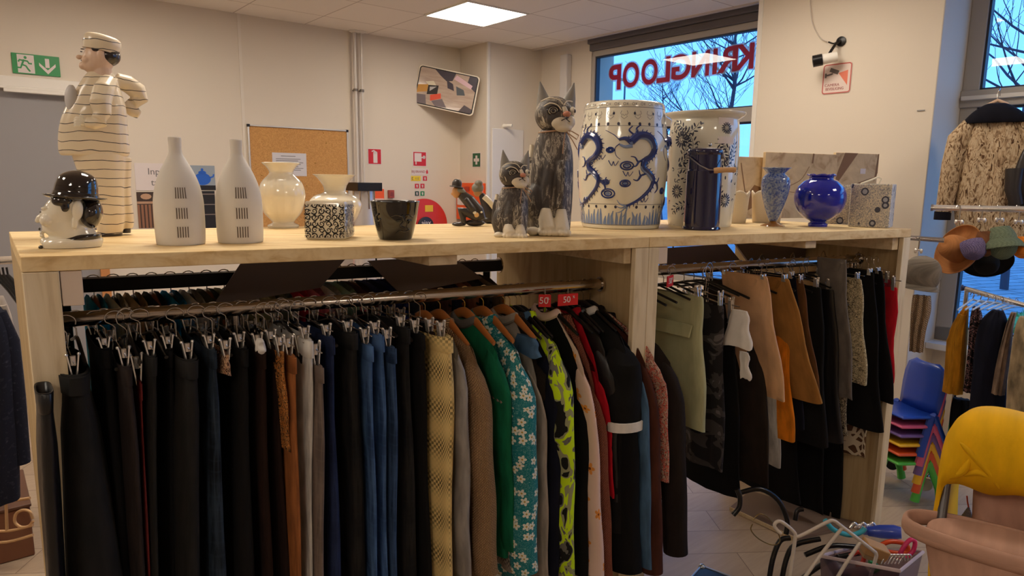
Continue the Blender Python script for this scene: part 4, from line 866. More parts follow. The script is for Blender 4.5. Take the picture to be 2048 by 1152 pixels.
# cork board
t, w_, h = wall_thing('cork_board', 'large cork notice board with aluminium frame behind the cream vases', 'notice board', 502, 258, 694, 462)
q = NT('cork', .9); f = q.noise(q.co('Object'), 120, 4); q.col(q.ramp(f, [(.3, (186, 132, 74)), (.7, (214, 162, 98))])); q.bump(f, .3, .002); plate(t, w_, h, q.m, .012, 'cork_sheet')
b = MB()
for x0, x1, z0, z1 in ((-w_ - .012, w_ + .012, h, h + .014), (-w_ - .012, w_ + .012, -h - .014, -h), (-w_ - .014, -w_, -h, h), (w_, w_ + .014, -h, h)): b.box(x0, x1, -.022, -.001, z0, z1)
b.build('aluminium_frame', plain('aluminium', (212, 206, 198), .35, .7), t, bevel=.003)
b = MB(); b.box(w_ - .006, w_ + .017, -.024, -.0005, h - .006, h + .017); b.box(-w_ - .017, -w_ + .006, -.024, -.0005, h - .006, h + .017); b.build('frame_corners', M_blackp, t, bevel=.003)
t2, w2, h2 = wall_thing('notice_sheet', 'white printed sheet pinned on the cork board above the fluted vase', 'paper', 545, 306, 613, 352, .014); t2.location = t2.location + (ROOM.to_3x3() @ Vector((0, -.0125, 0))); plate(t2, w2, h2, plain('sheet_white', (214, 210, 214), .7), .002)
ar = Art()
for i, k in enumerate((.7, .45, .3, .15, 0, -.2, -.35, -.5)): ar.rect(-w2 * (.5 if i == 0 else .8), h2 * k, w2 * (.35 if i == 0 else .8 - .15 * (i % 3)), h2 * (k + .05))
ar.build('printed_lines', M_gtx, t2, off=-.003)
ar = Art(); rnd = random.Random(2)
b = MB()
for x, z in ((.5, .95), (.3, .35), (-.9, .3), (-.8, .1), (.55, .75), (.1, -.1), (.6, -.3)): b.ell((x * w_, -.015, z * h), (.006, .006, .006), 8, 6)
b.build('drawing_pins', plain('brass_pin', (200, 160, 90), .3, .8), t)
# pipes
M_pipe = plain('painted_pipe', (214, 206, 196), .25, coat=.3); M_clamp = plain('pipe_clamp', (120, 112, 104), .4, .6)
for px_, lab in ((712, 'left one of the two white pipes running up the back wall'), (725, 'right thinner one of the two white pipes running up the back wall')):
    p = onV(px_, 180, BV - .06); t = thing('wall_pipe', lab, 'pipe', M=ROOM @ Matrix.Translation((p.x, BV - .05, 0)), group='pipes on the back wall')
    MB().tube([(0, 0, .02), (0, 0, 1.5), (0, 0, CH)], .014 if px_ == 712 else .011, 14).build('pipe', M_pipe, t)
    MB().lathe([(.03, CH - .015), (.05, CH - .008), (.05, CH - .001)], 20).build('ceiling_collar', M_white, t)
    for z in (onV(715, 182, BV).z, .9): b = MB(); b.tube([(0, .05, z), (0, .02, z)], .008, 8); b.lathe([(.02, z - .011), (.02, z + .011)], 16); b.build('clamp', M_clamp, t)
# signs right of the pipes
def ico(name, lab, x0, y0, x1, y1, m, rim=True):
    t, w_, h = wall_thing(name, lab, 'sign', x0, y0, x1, y1); plate(t, w_, h, M_paper if rim else m, .003)
    if rim: ar = Art(); ar.rect(-w_ * .9, -h * .92, w_ * .9, h * .92); ar.build('sign_field', m, t, off=-.0036)
    return t, w_, h
t, w_, h = ico('extinguisher_sign', 'red fire extinguisher sign, the leftmost red sign on the back wall', 735, 297, 763, 329, M_sred)
ar = Art(); ar.rect(-.2 * w_, -.8 * h, .38 * w_, .5 * h); ar.ell(.09 * w_, .5 * h, .29 * w_, .16 * h); ar.stroke([(.1 * w_, .62 * h), (-.1 * w_, .74 * h), (-.42 * w_, .62 * h)], .14 * h); ar.build('extinguisher_symbol', M_paper, t, off=-.0042)
t, w_, h = ico('hose_sign', 'red fire hose reel sign above the small stickers', 825, 303, 853, 333, M_sred)
ar = Art(); ar.rect(-.75 * w_, -.35 * h, .25 * w_, .78 * h); ar.rect(-.62 * w_, -.75 * h, -.46 * w_, -.3 * h); ar.stroke([(.25 * w_, .2 * h), (.8 * w_, .2 * h)], .16 * h); ar.ell(.62 * w_, .25 * h, .2 * w_, .24 * h); ar.build('hose_symbol', M_paper, t, off=-.0042)
t, w_, h = wall_thing('fire_notice', 'pale notice strip headed in red below the hose reel sign', 'sign', 823, 337, 857, 350); plate(t, w_, h, M_paper, .003); textm('BIJ BRAND', h * 1.05, plain('faded_red', (168, 96, 90), .6), t, T(-w_ * .22, -.004, 0)); ar = Art(); ar.poly([(.7 * w_, -.6 * h), (.92 * w_, -.5 * h), (.92 * w_, .1 * h), (.8 * w_, .8 * h), (.68 * w_, .1 * h)]); ar.build('flame', M_sred, t, off=-.004)
t, w_, h = ico('phone_sticker', 'yellow emergency phone sticker below the fire notice', 822, 352, 841, 362, plain('sign_yellow', (236, 206, 40), .5), False); ar = Art(); ar.ring(-.55 * w_, 0, .6 * h, .3 * h, 8, 100, 260); ar.build('handset', M_gtx, t, off=-.004); textm('112', h * 1.2, M_gtx, t, T(.25 * w_, -.004, 0))
for n_, lab, x0, y0, x1, y1, m in (('fire_sticker', 'small red hose sticker right of the yellow phone sticker', 845, 352, 854, 362, M_sred), ('fire_sticker', 'small red alarm sticker, left of the middle pair under the phone sticker', 829, 367, 838, 377, M_sred), ('fire_sticker', 'small red extinguisher sticker, right of the middle pair', 840, 367, 849, 377, M_sred), ('rescue_sticker', 'small dark green sticker, left of the lowest pair', 829, 382, 838, 392, plain('dark_green', (40, 70, 56), .5)), ('rescue_sticker', 'small green running man sticker, right of the lowest pair', 840, 382, 849, 392, M_grn)):
    t, w_, h = ico(n_, lab, x0, y0, x1, y1, m); ar = Art(); ar.rect(-.2 * w_, -.6 * h, .3 * w_, .5 * h); ar.ell(0, .2 * h, .4 * w_, .3 * h); ar.build('symbol', M_paper, t, off=-.0042)
# first aid sign on the pillar side: plane U = PU
t, w_, h = wall_thing('first_aid_sign', 'green first aid sign with white cross on the corner', 'sign', 945, 305, 962, 335, plane='U', val=PU); plate(t, w_, h, M_paper, .003); ar = Art(); ar.rect(-.9 * w_, -.9 * h, .9 * w_, .9 * h); ar.build('sign_field', plain('dark_sign_green', (40, 92, 58), .5), t, off=-.0036); ar = Art(); ar.rect(-.22 * w_, -.6 * h, .22 * w_, .6 * h); ar.rect(-.62 * w_, -.2 * h, .62 * w_, .2 * h); ar.build('white_cross', M_paper, t, off=-.0042)
t, w_, h = wall_thing('aid_cabinet', 'orange wall cabinet behind the crouching figurines', 'cabinet', 922, 366, 972, 440, plane='U', val=PU)
M_or = plain('orange_plastic', (240, 92, 30), .4); MB().box(-w_, w_, -.06, -.001, -h, h).build('cabinet_body', M_or, t, bevel=.006); MB().box(-w_ * .9, w_ * .2, -.063, -.06, -.2 * h, .35 * h).build('white_panel', M_paper, t); MB().box(-.3 * w_, .1 * w_, -.07, -.06, .55 * h, .8 * h).build('latch', plain('dark_orange', (180, 50, 20), .4), t, bevel=.002)
# hose reel
t, w_, h = wall_thing('hose_reel', 'round red wall hose reel with yellow sticker, partly behind the black pot', 'fire hose reel', 790, 397, 896, 505)
rr = h; rot = Matrix.Rotation(R_(90), 4, 'X')
MB().lathe([(rr * .9, .03), (rr, .033), (rr, .045), (rr * .98, .05), (rr * .35, .055)], 64, M=rot).build('reel_disc', plain('reel_red', (214, 52, 36), .4), t, ang=30)
MB().lathe([(rr * .33, .05), (rr * .34, .07), (rr * .3, .075), (.001, .075)], 40, M=rot).build('hub', plain('hub_black', (42, 42, 48), .4), t, ang=30)
textm('ajax', rr * .26, M_paper, t, T(0, -.077, rr * .12)); MB().box(-rr * .25, rr * .25, -.079, -.0765, -rr * .14, -rr * .02).build('label_strip', plain('label_grey', (150, 156, 160), .5), t)
MB().box(-.0, rr * .34, -.058, -.052, rr * .52, rr * .76).build('yellow_sticker', plain('sticker_yellow', (236, 190, 50), .5), t); MB().box(-.06, .06, -.02, -.001, -.06, .06).build('wall_bracket', M_blackm, t)
# black topped stand with boxes before the wall
t, w_, h = wall_thing('drum_stand', 'chrome and black topped stand seen left of the black pot', 'stand', 704, 365, 752, 470, .6)
t.location = t.location + (ROOM.to_3x3() @ Vector((0, -.6, 0))); zt = h
MB().box(-w_, w_, -.12, .12, zt - .07, zt).build('black_top', M_blackp, t, bevel=.003); MB().lathe([(w_ * .8, -t.location.z + .02), (w_ * .8, zt - .07)], 32).build('chrome_drum', plain('drum_white', (214, 206, 202), .2, .3), t)
b = MB()
for i in range(8): a = i * math.pi / 4; b.tube([(w_ * .82 * math.cos(a), w_ * .82 * math.sin(a), zt - .22), (w_ * .82 * math.cos(a), w_ * .82 * math.sin(a), zt - .07)], .006, 6)
b.build('chrome_rods', M_chrome, t)
t, w_, h = wall_thing('orange_poster', 'orange and white leaflet holder on the back wall left of the black pot', 'leaflet holder', 742, 378, 766, 452); MB().box(-w_, w_, -.03, -.001, -h, h).build('holder', M_or, t, bevel=.003); MB().box(-w_ * .9, w_ * .9, -.034, -.03, -h, h * .5).build('leaflet', plain('leaflet_pink', (232, 190, 176), .6), t)
t, w_, h = wall_thing('alarm_button', 'small dull red box on the back wall above the black pot', 'alarm box', 775, 380, 785, 396); MB().box(-w_, w_, -.04, -.001, -h, h).build('alarm_body', plain('dull_red', (168, 74, 62), .5), t, bevel=.004); MB().box(-w_ * .6, w_ * .6, -.044, -.04, -h * .5, h * .5).build('press_field', plain('dull_red2', (140, 60, 56), .5), t)
t, w_, h = wall_thing('picture_case', 'pink and grey case with round window between trumpet vase and black pot', 'case', 716, 400, 742, 500, .25); t.location = t.location + (ROOM.to_3x3() @ Vector((0, -.25, 0)))
MB().box(-w_, w_, 0, .12, -t.location.z + .02, h).build('case_body', plain('case_pink', (206, 176, 176), .5), t, bevel=.004); ar = Art(); ar.ell(0, .3 * h, w_ * .8, h * .4, 0, 24); ar.build('round_window', plain('case_grey', (130, 116, 112), .3), t, off=-.002); ar = Art(); ar.poly([(-w_, h), (w_, h), (0, h * .8)]); ar.build('purple_top', plain('case_purple', (130, 50, 100), .5), t, off=-.003)
# mirror in the corner, the shop's reflection painted on it as flat shapes
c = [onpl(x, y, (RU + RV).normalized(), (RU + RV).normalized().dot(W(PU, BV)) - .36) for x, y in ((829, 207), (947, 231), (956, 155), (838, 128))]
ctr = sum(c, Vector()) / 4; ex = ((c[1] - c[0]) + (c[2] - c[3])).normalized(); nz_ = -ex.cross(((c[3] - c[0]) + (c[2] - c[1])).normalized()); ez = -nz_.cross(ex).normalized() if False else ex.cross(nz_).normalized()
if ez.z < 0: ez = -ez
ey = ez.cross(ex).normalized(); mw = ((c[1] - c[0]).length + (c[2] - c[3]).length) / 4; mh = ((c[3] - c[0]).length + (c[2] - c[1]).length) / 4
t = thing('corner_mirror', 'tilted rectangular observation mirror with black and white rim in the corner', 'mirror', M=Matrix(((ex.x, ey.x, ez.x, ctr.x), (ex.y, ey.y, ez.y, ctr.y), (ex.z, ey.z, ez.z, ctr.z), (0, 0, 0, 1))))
def rrect(w_, h, r, n=6): return [(sx_ * (w_ - r) + r * math.cos(a), sz_ * (h - r) + r * math.sin(a)) for sx_, sz_, a0 in ((1, 1, 0), (-1, 1, 90), (-1, -1, 180), (1, -1, 270)) for a in [R_(a0 + 90 * i / n) for i in range(n + 1)]]
def rbox(mb, w_, h, r, y0, y1):
    P = rrect(w_, h, r); return mb.loft([[(x, y0, z) for x, z in P], [(x, y1, z) for x, z in P]][::-1])
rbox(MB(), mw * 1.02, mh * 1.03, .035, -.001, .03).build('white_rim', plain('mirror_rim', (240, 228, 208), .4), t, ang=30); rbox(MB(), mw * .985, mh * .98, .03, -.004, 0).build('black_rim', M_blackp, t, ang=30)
q = NT('painted_floor_reflection', .12); f = q.noise(q.co('Object', (3, 3, 20)), 2, 3); q.col(q.ramp(f, [(.3, (176, 152, 136)), (.7, (196, 176, 160))])); q.b.inputs['Coat Weight'].default_value = .3
ar = Art(); ar.poly(rrect(mw * .95, mh * .93, .02)); ar.build('mirror_picture', q.m, t, off=-.0045)
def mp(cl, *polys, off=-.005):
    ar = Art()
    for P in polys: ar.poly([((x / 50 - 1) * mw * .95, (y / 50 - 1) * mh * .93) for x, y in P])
    ar.build('painted_reflection', plain('mirror_%d_%d_%d' % cl, cl, .4), t, off=off)
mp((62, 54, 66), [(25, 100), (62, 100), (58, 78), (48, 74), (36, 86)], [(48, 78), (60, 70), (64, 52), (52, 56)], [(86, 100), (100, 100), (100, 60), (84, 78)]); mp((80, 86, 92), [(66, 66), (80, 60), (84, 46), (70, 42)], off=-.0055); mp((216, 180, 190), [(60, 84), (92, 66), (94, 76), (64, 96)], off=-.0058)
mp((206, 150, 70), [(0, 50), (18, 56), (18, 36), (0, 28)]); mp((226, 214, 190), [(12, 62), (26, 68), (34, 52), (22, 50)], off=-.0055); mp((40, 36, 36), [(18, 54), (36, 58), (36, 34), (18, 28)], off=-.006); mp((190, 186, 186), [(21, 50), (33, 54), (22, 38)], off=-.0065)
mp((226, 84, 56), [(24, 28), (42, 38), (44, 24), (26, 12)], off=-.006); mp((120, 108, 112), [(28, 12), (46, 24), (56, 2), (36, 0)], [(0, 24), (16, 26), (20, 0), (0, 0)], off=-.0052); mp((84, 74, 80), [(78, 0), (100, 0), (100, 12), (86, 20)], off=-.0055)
MB().tube([(0, .03, 0), (0, .15, .02), (0, .30, -.02)], .018, 10).build('mirror_arm', M_blackm, t)
# knob and cable trunk on the pillar face
p = onpl(1008, 252, RV, PV - .0); p = Vector((p.dot(RU), p.dot(RV), p.z)); t = thing('coat_hook', 'white coat hook on the bluish pillar face left of the cats', 'hook', M=ROOM @ Matrix.Translation((p.x, PV, p.z)))
MB().tube([(0, -.0, 0), (0, -.03, 0), (.01, -.06, .004), (.03, -.09, 0)], [.022, .018, .014, .016], 14).build('knob', M_white, t)
struct('trim_8', MB().box(PU + .05, PU + .45, PV - .014, PV, 0, onpl(1008, 258, RV, PV).z), plain('low_wainscot', (224, 218, 212), .6), bevel=.003)
p = onpl(1135, 200, RU, WU); struct('trim_9', MB().box(WU - .07, WU, p.dot(RV) - .05, p.dot(RV) + .05, 0, onpl(1140, 110, RU, WU).z + .0), plain('boxed_pipe', (214, 208, 204), .6), bevel=.01)
# security camera, cable, sign on the column
t, w_, h = wall_thing('camera_sign', 'square red and white camera surveillance sign under the camera', 'sign', 1646, 127, 1703, 187, plane='U', val=CU)
rbox(MB(), w_, h, .016, -.004, -.0005).build('sign_plate', plain('sign_pale', (226, 206, 196), .5), t, ang=30)
ar = Art(); P = rrect(w_ * .95, h * .95, .014); ar.stroke(P + [P[0]], .007); ar.build('red_border', plain('faded_sign_red', (190, 92, 82), .5), t, off=-.0046)
ar = Art(); ar.poly([(w_ * .1, h * .35), (w_ * .75, h * .5), (w_ * .75, -h * .5)]); ar.build('view_cone', plain('cone_orange', (222, 120, 92), .5), t, off=-.0046)
ar = Art(); ar.poly([(-.55 * w_, .5 * h), (-.45 * w_, .75 * h), (.15 * w_, .5 * h), (.05 * w_, .25 * h)]); ar.stroke([(-.3 * w_, .35 * h), (-.55 * w_, .28 * h), (-.75 * w_, .25 * h)], .01); ar.rect(-.85 * w_, .1 * h, -.72 * w_, .4 * h); ar.build('camera_symbol', plain('symbol_grey', (96, 84, 82), .5), t, off=-.005)
textm('CAMERA', h * .26, plain('faded_red', (168, 96, 90), .6), t, T(-w_ * .3, -.0048, -h * .42)); textm('BEVEILIGING', h * .26, plain('faded_red', (168, 96, 90), .6), t, T(-w_ * .1, -.0048, -h * .68), sx=.85)
c0 = onU(1683, 83, CU); t = thing('security_camera', 'small white bullet security camera on a black bracket above its sign', 'camera', M=ROOM @ Matrix.Translation((CU, c0.y, c0.z)) @ Matrix.Rotation(R_(-90), 4, 'Z'))
sc_ = .0024
MB().lathe([(.03, 0), (.03, .01), (.015, .015)], 20, M=Matrix.Rotation(R_(90), 4, 'X')).build('wall_mount', M_blackm, t)
MB().tube([(0, -.01, 0), (-.012, -.05, -.02), (-.02, -.09, -.07), (-.022, -.1, -.085)], .009, 10).build('bracket', M_blackm, t)
cm = Matrix.Translation((-.03, -.1, -.11)) @ Matrix.Rotation(R_(-60), 4, 'Z') @ Matrix.Rotation(R_(100), 4, 'X')
MB().lathe([(.005, -.06), (.03, -.055), (.032, .05), (.026, .055)], 28, M=cm).build('camera_body', M_white, t, ang=30); MB().lathe([(.036, .03), (.036, .085), (.03, .085), (.03, .06), (.001, .058)], 28, M=cm).build('camera_hood', M_blackp, t, ang=30); MB().lathe([(.022, .058), (.018, .066), (.001, .068)], 20, M=cm).build('lens', plain('lens_grey', (110, 100, 100), .1, coat=1), t)
cp = [onU(x, y, CU - .02) for x, y in ((1618, -40), (1621, 20), (1626, 50), (1640, 75), (1655, 83))]; cb = [onU(x, y, CU - .035) for x, y in ((1657, 84), (1668, 87), (1678, 80))]
t = thing('camera_cable', 'thin white cable hanging down the column to the security camera', 'cable', M=ROOM)
MB().tube(cr([tuple(p) for p in cp], 6), .003, 6).build('white_cable', plain('cable_white', (200, 188, 176), .5), t); MB().tube(cr([tuple(p) for p in cb], 4), .005, 8).build('black_plug', M_blackp, t)
p = onU(1842, 221, CU); tag(MB().box(CU - .006, CU, p.y - .02, p.y + .02, p.z - .003, p.z + .003).build('wall_hook', M_pvc, None, M=ROOM), 'tiny metal wall hook on the column right of the camera sign', 'hook')
# ------------------------------------------------------------------ rails under the shelf
RW = .19; RZ = 1.224
def rail(name, lab, u0, u1, w_, z, r, mat, posts, cat='clothes rail', sq=False):
    t = thing(name, lab, cat, K((u0 + u1) / 2, w_, 0), R_(26)); L = (u1 - u0) / 2
    if sq: MB().box(-L, L, -r, r, z - r * .9, z + r * .9).build('rail_bar', mat, t, bevel=.003)
    else: MB().tube([(-L, 0, z), (0, 0, z), (L, 0, z)], r, 20).build('rail_bar', mat, t)
    b = MB(); b.tube([(L - .006, 0, z), (L, 0, z)], r * 1.35, 18); b.tube([(-L, 0, z), (-L + .006, 0, z)], r * 1.35, 18); b.build('end_flange', M_rail, t)
    for u in posts:
        x = u - (u0 + u1) / 2; MB().tube([(x, 0, .01), (x, 0, .6), (x, 0, z - r)], r * .62, 14).build('rail_post', mat, t); MB().lathe([(.07, .001), (.07, .008), (.02, .012)], 20, M=Matrix.Translation((x, 0, 0))).build('post_foot', mat, t)
    return t
rail('clothes_rail', 'chrome front rail of the left bay carrying trousers and jackets', .045, UD - .03, RW, RZ, .0205, M_rail, (.5, 1.52))
rail('clothes_rail', 'black square rear rail in the left bay behind the trousers', .08, 1.62, .62, 1.254, .024, M_blackm, (.12, 1.56), sq=True)
RZ2 = 1.262
rail('clothes_rail', 'chrome rail of the right bay carrying skirts and shorts', UD + .03, UE - .03, RW, RZ2, .0195, M_rail, (UD + .06, UE - .06))
# dark boards hanging under the top
M_brd = plain('dark_brown_board', (122, 102, 90), .55)
def board(pts, w_, lab):
    q4 = [onw(x, y, w_) for x, y in pts]; uc = sum(p[0] for p in q4) / 4
    t = thing('dark_board', lab, 'board', K(uc, w_, min(p[1] for p in q4)), R_(26)); zb = min(p[1] for p in q4)
    P = [(u - uc, 0, min(z, H - TH - .001) - zb) for u, z in q4]
    MB().hexa([(x, -.006, z) for x, y, z in P], [(x, .006, z) for x, y, z in P]).build('board_sheet', M_brd, t, smooth=False)
    b = MB()
    for i in (0, 1): x, y, z = P[i]; x += .03 if i == 0 else -.03; b.tube([(x, 0, z - .02), (x, 0, H - TH - .001 - zb)], .003, 6)
    b.build('hanging_wires', M_blackm, t)
board([(482, 526), (690, 518), (640, 575), (425, 612)], .42, 'left dark brown slanting board under the shelf top between the rails')
board([(735, 522), (900, 512), (965, 556), (800, 588)], .42, 'right dark brown slanting board under the long shelf top beside the beam')
board([(1335, 496), (1452, 488), (1478, 520), (1318, 535)], .46, 'left dark board under the right bay of the shelf')
board([(1470, 488), (1600, 480), (1640, 512), (1500, 530)], .46, 'right dark board under the right bay of the shelf')
# ------------------------------------------------------------------ hangers
M_wood = plain('hanger_wood', (176, 106, 50), .35, coat=.3); M_wire = plain('hanger_wire', (196, 190, 184), .18, 1)
def hook(mb, r=.0185, rw=.0018, drop=.05):
    P = [(-r, 0, .0 - r * .9)] + [(r * math.cos(a), 0, -r + .004 + r * math.sin(a)) for a in [R_(200 - 20 * i) for i in range(13)]]
    r = .0225; P = [(0, r * math.cos(R_(a)), -.0185 + r * math.sin(R_(a))) for a in range(200, -50, -25)] + [(0, .004, -.0185 - r * 1.02), (0, 0, -.0185 - r * 1.3), (0, 0, -drop)]
    mb.tube(P, rw, 6)
def clip_hanger(name='clip_hanger'):
    t = thing(name, None, 'hanger'); b = MB(); hook(b, drop=.10); b.build('hook', M_wire, t)
    b = MB(); b.tube([(-.17, 0, -.10), (-.06, 0, -.098), (0, 0, -.092), (.06, 0, -.098), (.17, 0, -.10)], .0022, 6); b.lathe([(.006, -.102), (.007, -.09)], 10); cbar = b.build('crossbar', M_wire, t)
    for sx_ in (-1, 1):
        b = MB(); x = sx_ * .125
        b.tube([(x, 0, -.086), (x, 0, -.112)], .0065, 8)
        for sy_ in (-1, 1):
            b.hexa([(x - .011, sy_ * .004 - .0015, -.148), (x + .011, sy_ * .004 - .0015, -.148), (x + .011, sy_ * .004 + .0015, -.148), (x - .011, sy_ * .004 + .0015, -.148)],
                   [(x - .007, sy_ * .012 - .0015, -.082), (x + .007, sy_ * .012 - .0015, -.082), (x + .007, sy_ * .012 + .0015, -.082), (x - .007, sy_ * .012 + .0015, -.082)])
            b.ell((x, sy_ * .013, -.082), (.007, .0045, .0055), 8, 6)
        b.build('clip', M_chromeb, cbar)
    return t
def shirt_hanger(mat, wd, sy_):
    t = thing('coat_hanger', None, 'hanger'); b = MB(); hook(b, drop=.085); b.build('hook', M_wire, t)
    P = cr([(-.20, 0, -.150), (-.13, 0, -.122), (-.06, 0, -.094), (0, 0, -.080), (.06, 0, -.094), (.13, 0, -.122), (.20, 0, -.150)], 4)
    rs = [wd * (.6 + .6 * math.sin(math.pi * i / (len(P) - 1))) for i in range(len(P))]
    MB().tube(P, rs, 10, sy=sy_).build('shoulder_arm', mat, t, ang=60)
    return t
P_clip = clip_hanger(); P_wood = shirt_hanger(M_wood, .009, 1.6); P_blk = shirt_hanger(M_blackp, .0065, 1.3)
USED = set()
def hang(proto, u, w_, z, lab, group=None, sz=1.0, yaw=0, sxy=1.0):
    o = proto if proto.name not in USED else ctree(proto); USED.add(proto.name)
    o.matrix_world = Matrix.Translation(K(u, w_, z)) @ Matrix.Rotation(AW + yaw, 4, 'Z') @ Matrix.Diagonal((sxy, 1, sz, 1)); o['label'] = lab
    if group: o['group'] = group
    elif 'group' in o: del o['group']
    return o
# ------------------------------------------------------------------ cloth
def cloth(name, c, rough=.9, var=.12, sc=26, bump=.35, spec=.2):
    if name in MC: return MC[name]
    q = NT(name, rough, spec=spec); f = q.noise(q.co('UV', (1, .35, 1)), sc, 4); d_ = tuple(int(x * (1 - var)) for x in c); l_ = tuple(min(255, int(x * (1 + var))) for x in c)
    q.col(q.ramp(f, [(.35, d_), (.65, l_)])); q.bump(q.noise(q.co('UV', (1, .5, 1)), 60, 3), bump, .004); MC[name] = q.m; return q.m
def denim(name, c, l_):
    q = NT(name, .85, spec=.2); f = q.noise(q.co('UV', (1, .25, 1)), 30, 5, .5); g = q.wave(q.co('UV', (0, 1, 1)), 9, 4, 3, 'Y')
    q.col(q.mix(q.ramp(g, [(.82, B0), (1, (120, 120, 120))]), q.ramp(f, [(.35, c), (.7, l_)]), l_)); q.bump(f, .4, .004); return q.m
BK = cloth('black_cloth', (15, 14, 15)); BK2 = cloth('soft_black_cloth', (20, 19, 19)); CH_ = cloth('charcoal_cloth', (34, 33, 32)); CB = cloth('charcoal_brown_cloth', (46, 38, 36)); DB = cloth('dark_brown_cloth', (38, 24, 19)); NB = cloth('navy_cloth', (20, 22, 36))
LEA = cloth('black_leather', (17, 16, 18), .35, spec=.5); TAN = cloth('tan_cloth', (150, 92, 50)); LG = cloth('light_grey_cloth', (196, 192, 186)); TP = denim('taupe_denim', (92, 80, 74), (128, 112, 102))
DN1 = denim('dark_denim', (26, 34, 60), (42, 54, 88)); DN2 = denim('black_denim', (20, 20, 22), (42, 40, 38)); DN3 = denim('blue_denim', (40, 64, 104), (84, 118, 166)); DN4 = denim('mid_denim', (30, 48, 76), (66, 92, 130)); VEL = denim('dark_velvet', (14, 20, 28), (52, 66, 82)); RED = cloth('red_cloth', (186, 24, 40)); DRED = cloth('dark_red_cloth', (110, 40, 40))
def blotch(name, base, cols, sc=40, dist=2, uv=(1, 1, 1), rough=.85):
    q = NT(name, rough, spec=.2); f = q.noise(q.co('UV', uv), sc, 2, dist); st = [(0.0, base)]
    for i, (p, c) in enumerate(cols): st.append((p, c))
    q.col(q.ramp(f, st, True)); return q.m
ORP = blotch('orange_black_baroque', (24, 20, 18), [(.42, (206, 130, 60)), (.5, (30, 22, 20)), (.56, (214, 150, 84)), (.62, (34, 26, 22))], 26, 3)
FLO = blotch('small_floral_brown', (60, 30, 24), [(.42, (206, 168, 130)), (.5, (120, 60, 44)), (.57, (226, 200, 168)), (.63, (60, 34, 30))], 70, 1.5)
def check(name, a, b_, sc, band, var=None):
    q = NT(name, .9, spec=.15); ck = q.n('ShaderNodeTexChecker'); ck.inputs['Scale'].default_value = sc; q.L(q.co('UV'), ck.inputs['Vector']); ck.inputs['Color1'].default_value = (1, 1, 1, 1); ck.inputs['Color2'].default_value = (0, 0, 0, 1)
    w_ = q.wave(q.co('UV'), band, 0, 0, 'Y'); w2 = q.wave(q.co('UV'), band * 1.6, 0, 0, 'X'); m = q.math('MULTIPLY', ck.outputs['Fac'], q.math('ADD', q.math('MULTIPLY', w_, .62), q.math('MULTIPLY', w2, .12))); m = q.math('ADD', m, .10)
    q.col(q.mix(m, a, b_)); return q.m
HND = check('houndstooth_yellow', (236, 206, 138), (20, 12, 10), 112, 2.6); PLD = check('grey_plaid', (150, 138, 124), (30, 26, 26), 120, 4.2)
def knit(name, c, d_, sc=70):
    q = NT(name, .95, spec=.1); v = q.co('UV'); w_ = q.wave(v, sc, 3, 1, 'DIAGONAL', ds=4); x_ = q.wave(v, sc * .8, 2, 1, 'X'); f = q.math('MULTIPLY', w_, x_)
    q.col(q.ramp(f, [(.05, d_), (.6, c)])); q.bump(f, .9, .006); return q.m
KNB = knit('beige_knit', (212, 176, 134), (140, 108, 78)); KNS = knit('salmon_knit', (216, 148, 120), (150, 88, 70)); GRN = cloth('green_wool', (18, 98, 66)); TWD = knit('tweed_brown', (88, 76, 64), (44, 38, 34), 150)
def flowers(name, base, pet, ctr_, sc=11, leaf=None, size=.30, rough=.7):
    q = NT(name, rough, spec=.25); v = q.co('UV', (1, 1, 0)); vo = q.n('ShaderNodeTexVoronoi'); vo.inputs['Scale'].default_value = sc; vo.inputs['Randomness'].default_value = .8; vo.voronoi_dimensions = '2D'; q.L(v, vo.inputs['Vector'])
    sub = q.n('ShaderNodeVectorMath'); sub.operation = 'SUBTRACT'; sc_v = q.n('ShaderNodeVectorMath'); sc_v.operation = 'SCALE'; sc_v.inputs['Scale'].default_value = 1
    q.L(v, sub.inputs[0]); q.L(vo.outputs['Position'], sub.inputs[1]); sp_ = q.n('ShaderNodeSeparateXYZ'); q.L(sub.outputs[0], sp_.inputs[0])
    an = q.math('ARCTAN2', sp_.outputs['Y'], sp_.outputs['X']); pt = q.math('ABSOLUTE', q.math('SINE', q.math('MULTIPLY', an, 2.5))); rad = q.math('MULTIPLY', q.math('ADD', q.math('MULTIPLY', pt, .55), .45), size)
    ds = vo.outputs['Distance']; inside = q.math('LESS_THAN', ds, rad); core = q.math('LESS_THAN', ds, size * .22)
    c = base
    if leaf:
        f = q.noise(q.co('UV', (1, 1, 0)), sc * 3.2, 1, 3); c = q.mix(q.ramp(f, [(0, B0), (.57, W0), (.60, B0)], True), base, leaf)
    c = q.mix(inside, c, pet); c = q.mix(core, c, ctr_); q.col(c); q.bump(q.noise(q.co('UV'), 14, 3), .4, .006); return q.m
TEAL = flowers('teal_floral', (20, 116, 122), (220, 220, 206), (180, 150, 70), 24, (150, 196, 190), .36); PNK = flowers('pale_pink_floral', (228, 196, 182), (232, 150, 70), (120, 60, 30), 9, None, .2)
NEO = blotch('neon_camo', (28, 28, 26), [(.38, (150, 150, 112)), (.46, (200, 232, 30)), (.58, (112, 110, 100)), (.64, (30, 30, 28))], 13, 1.2, (1, .7, 1)); NEOS = blotch('neon_sleeve', (200, 232, 30), [(.60, (40, 44, 30)), (.64, (200, 232, 30))], 12, 1)
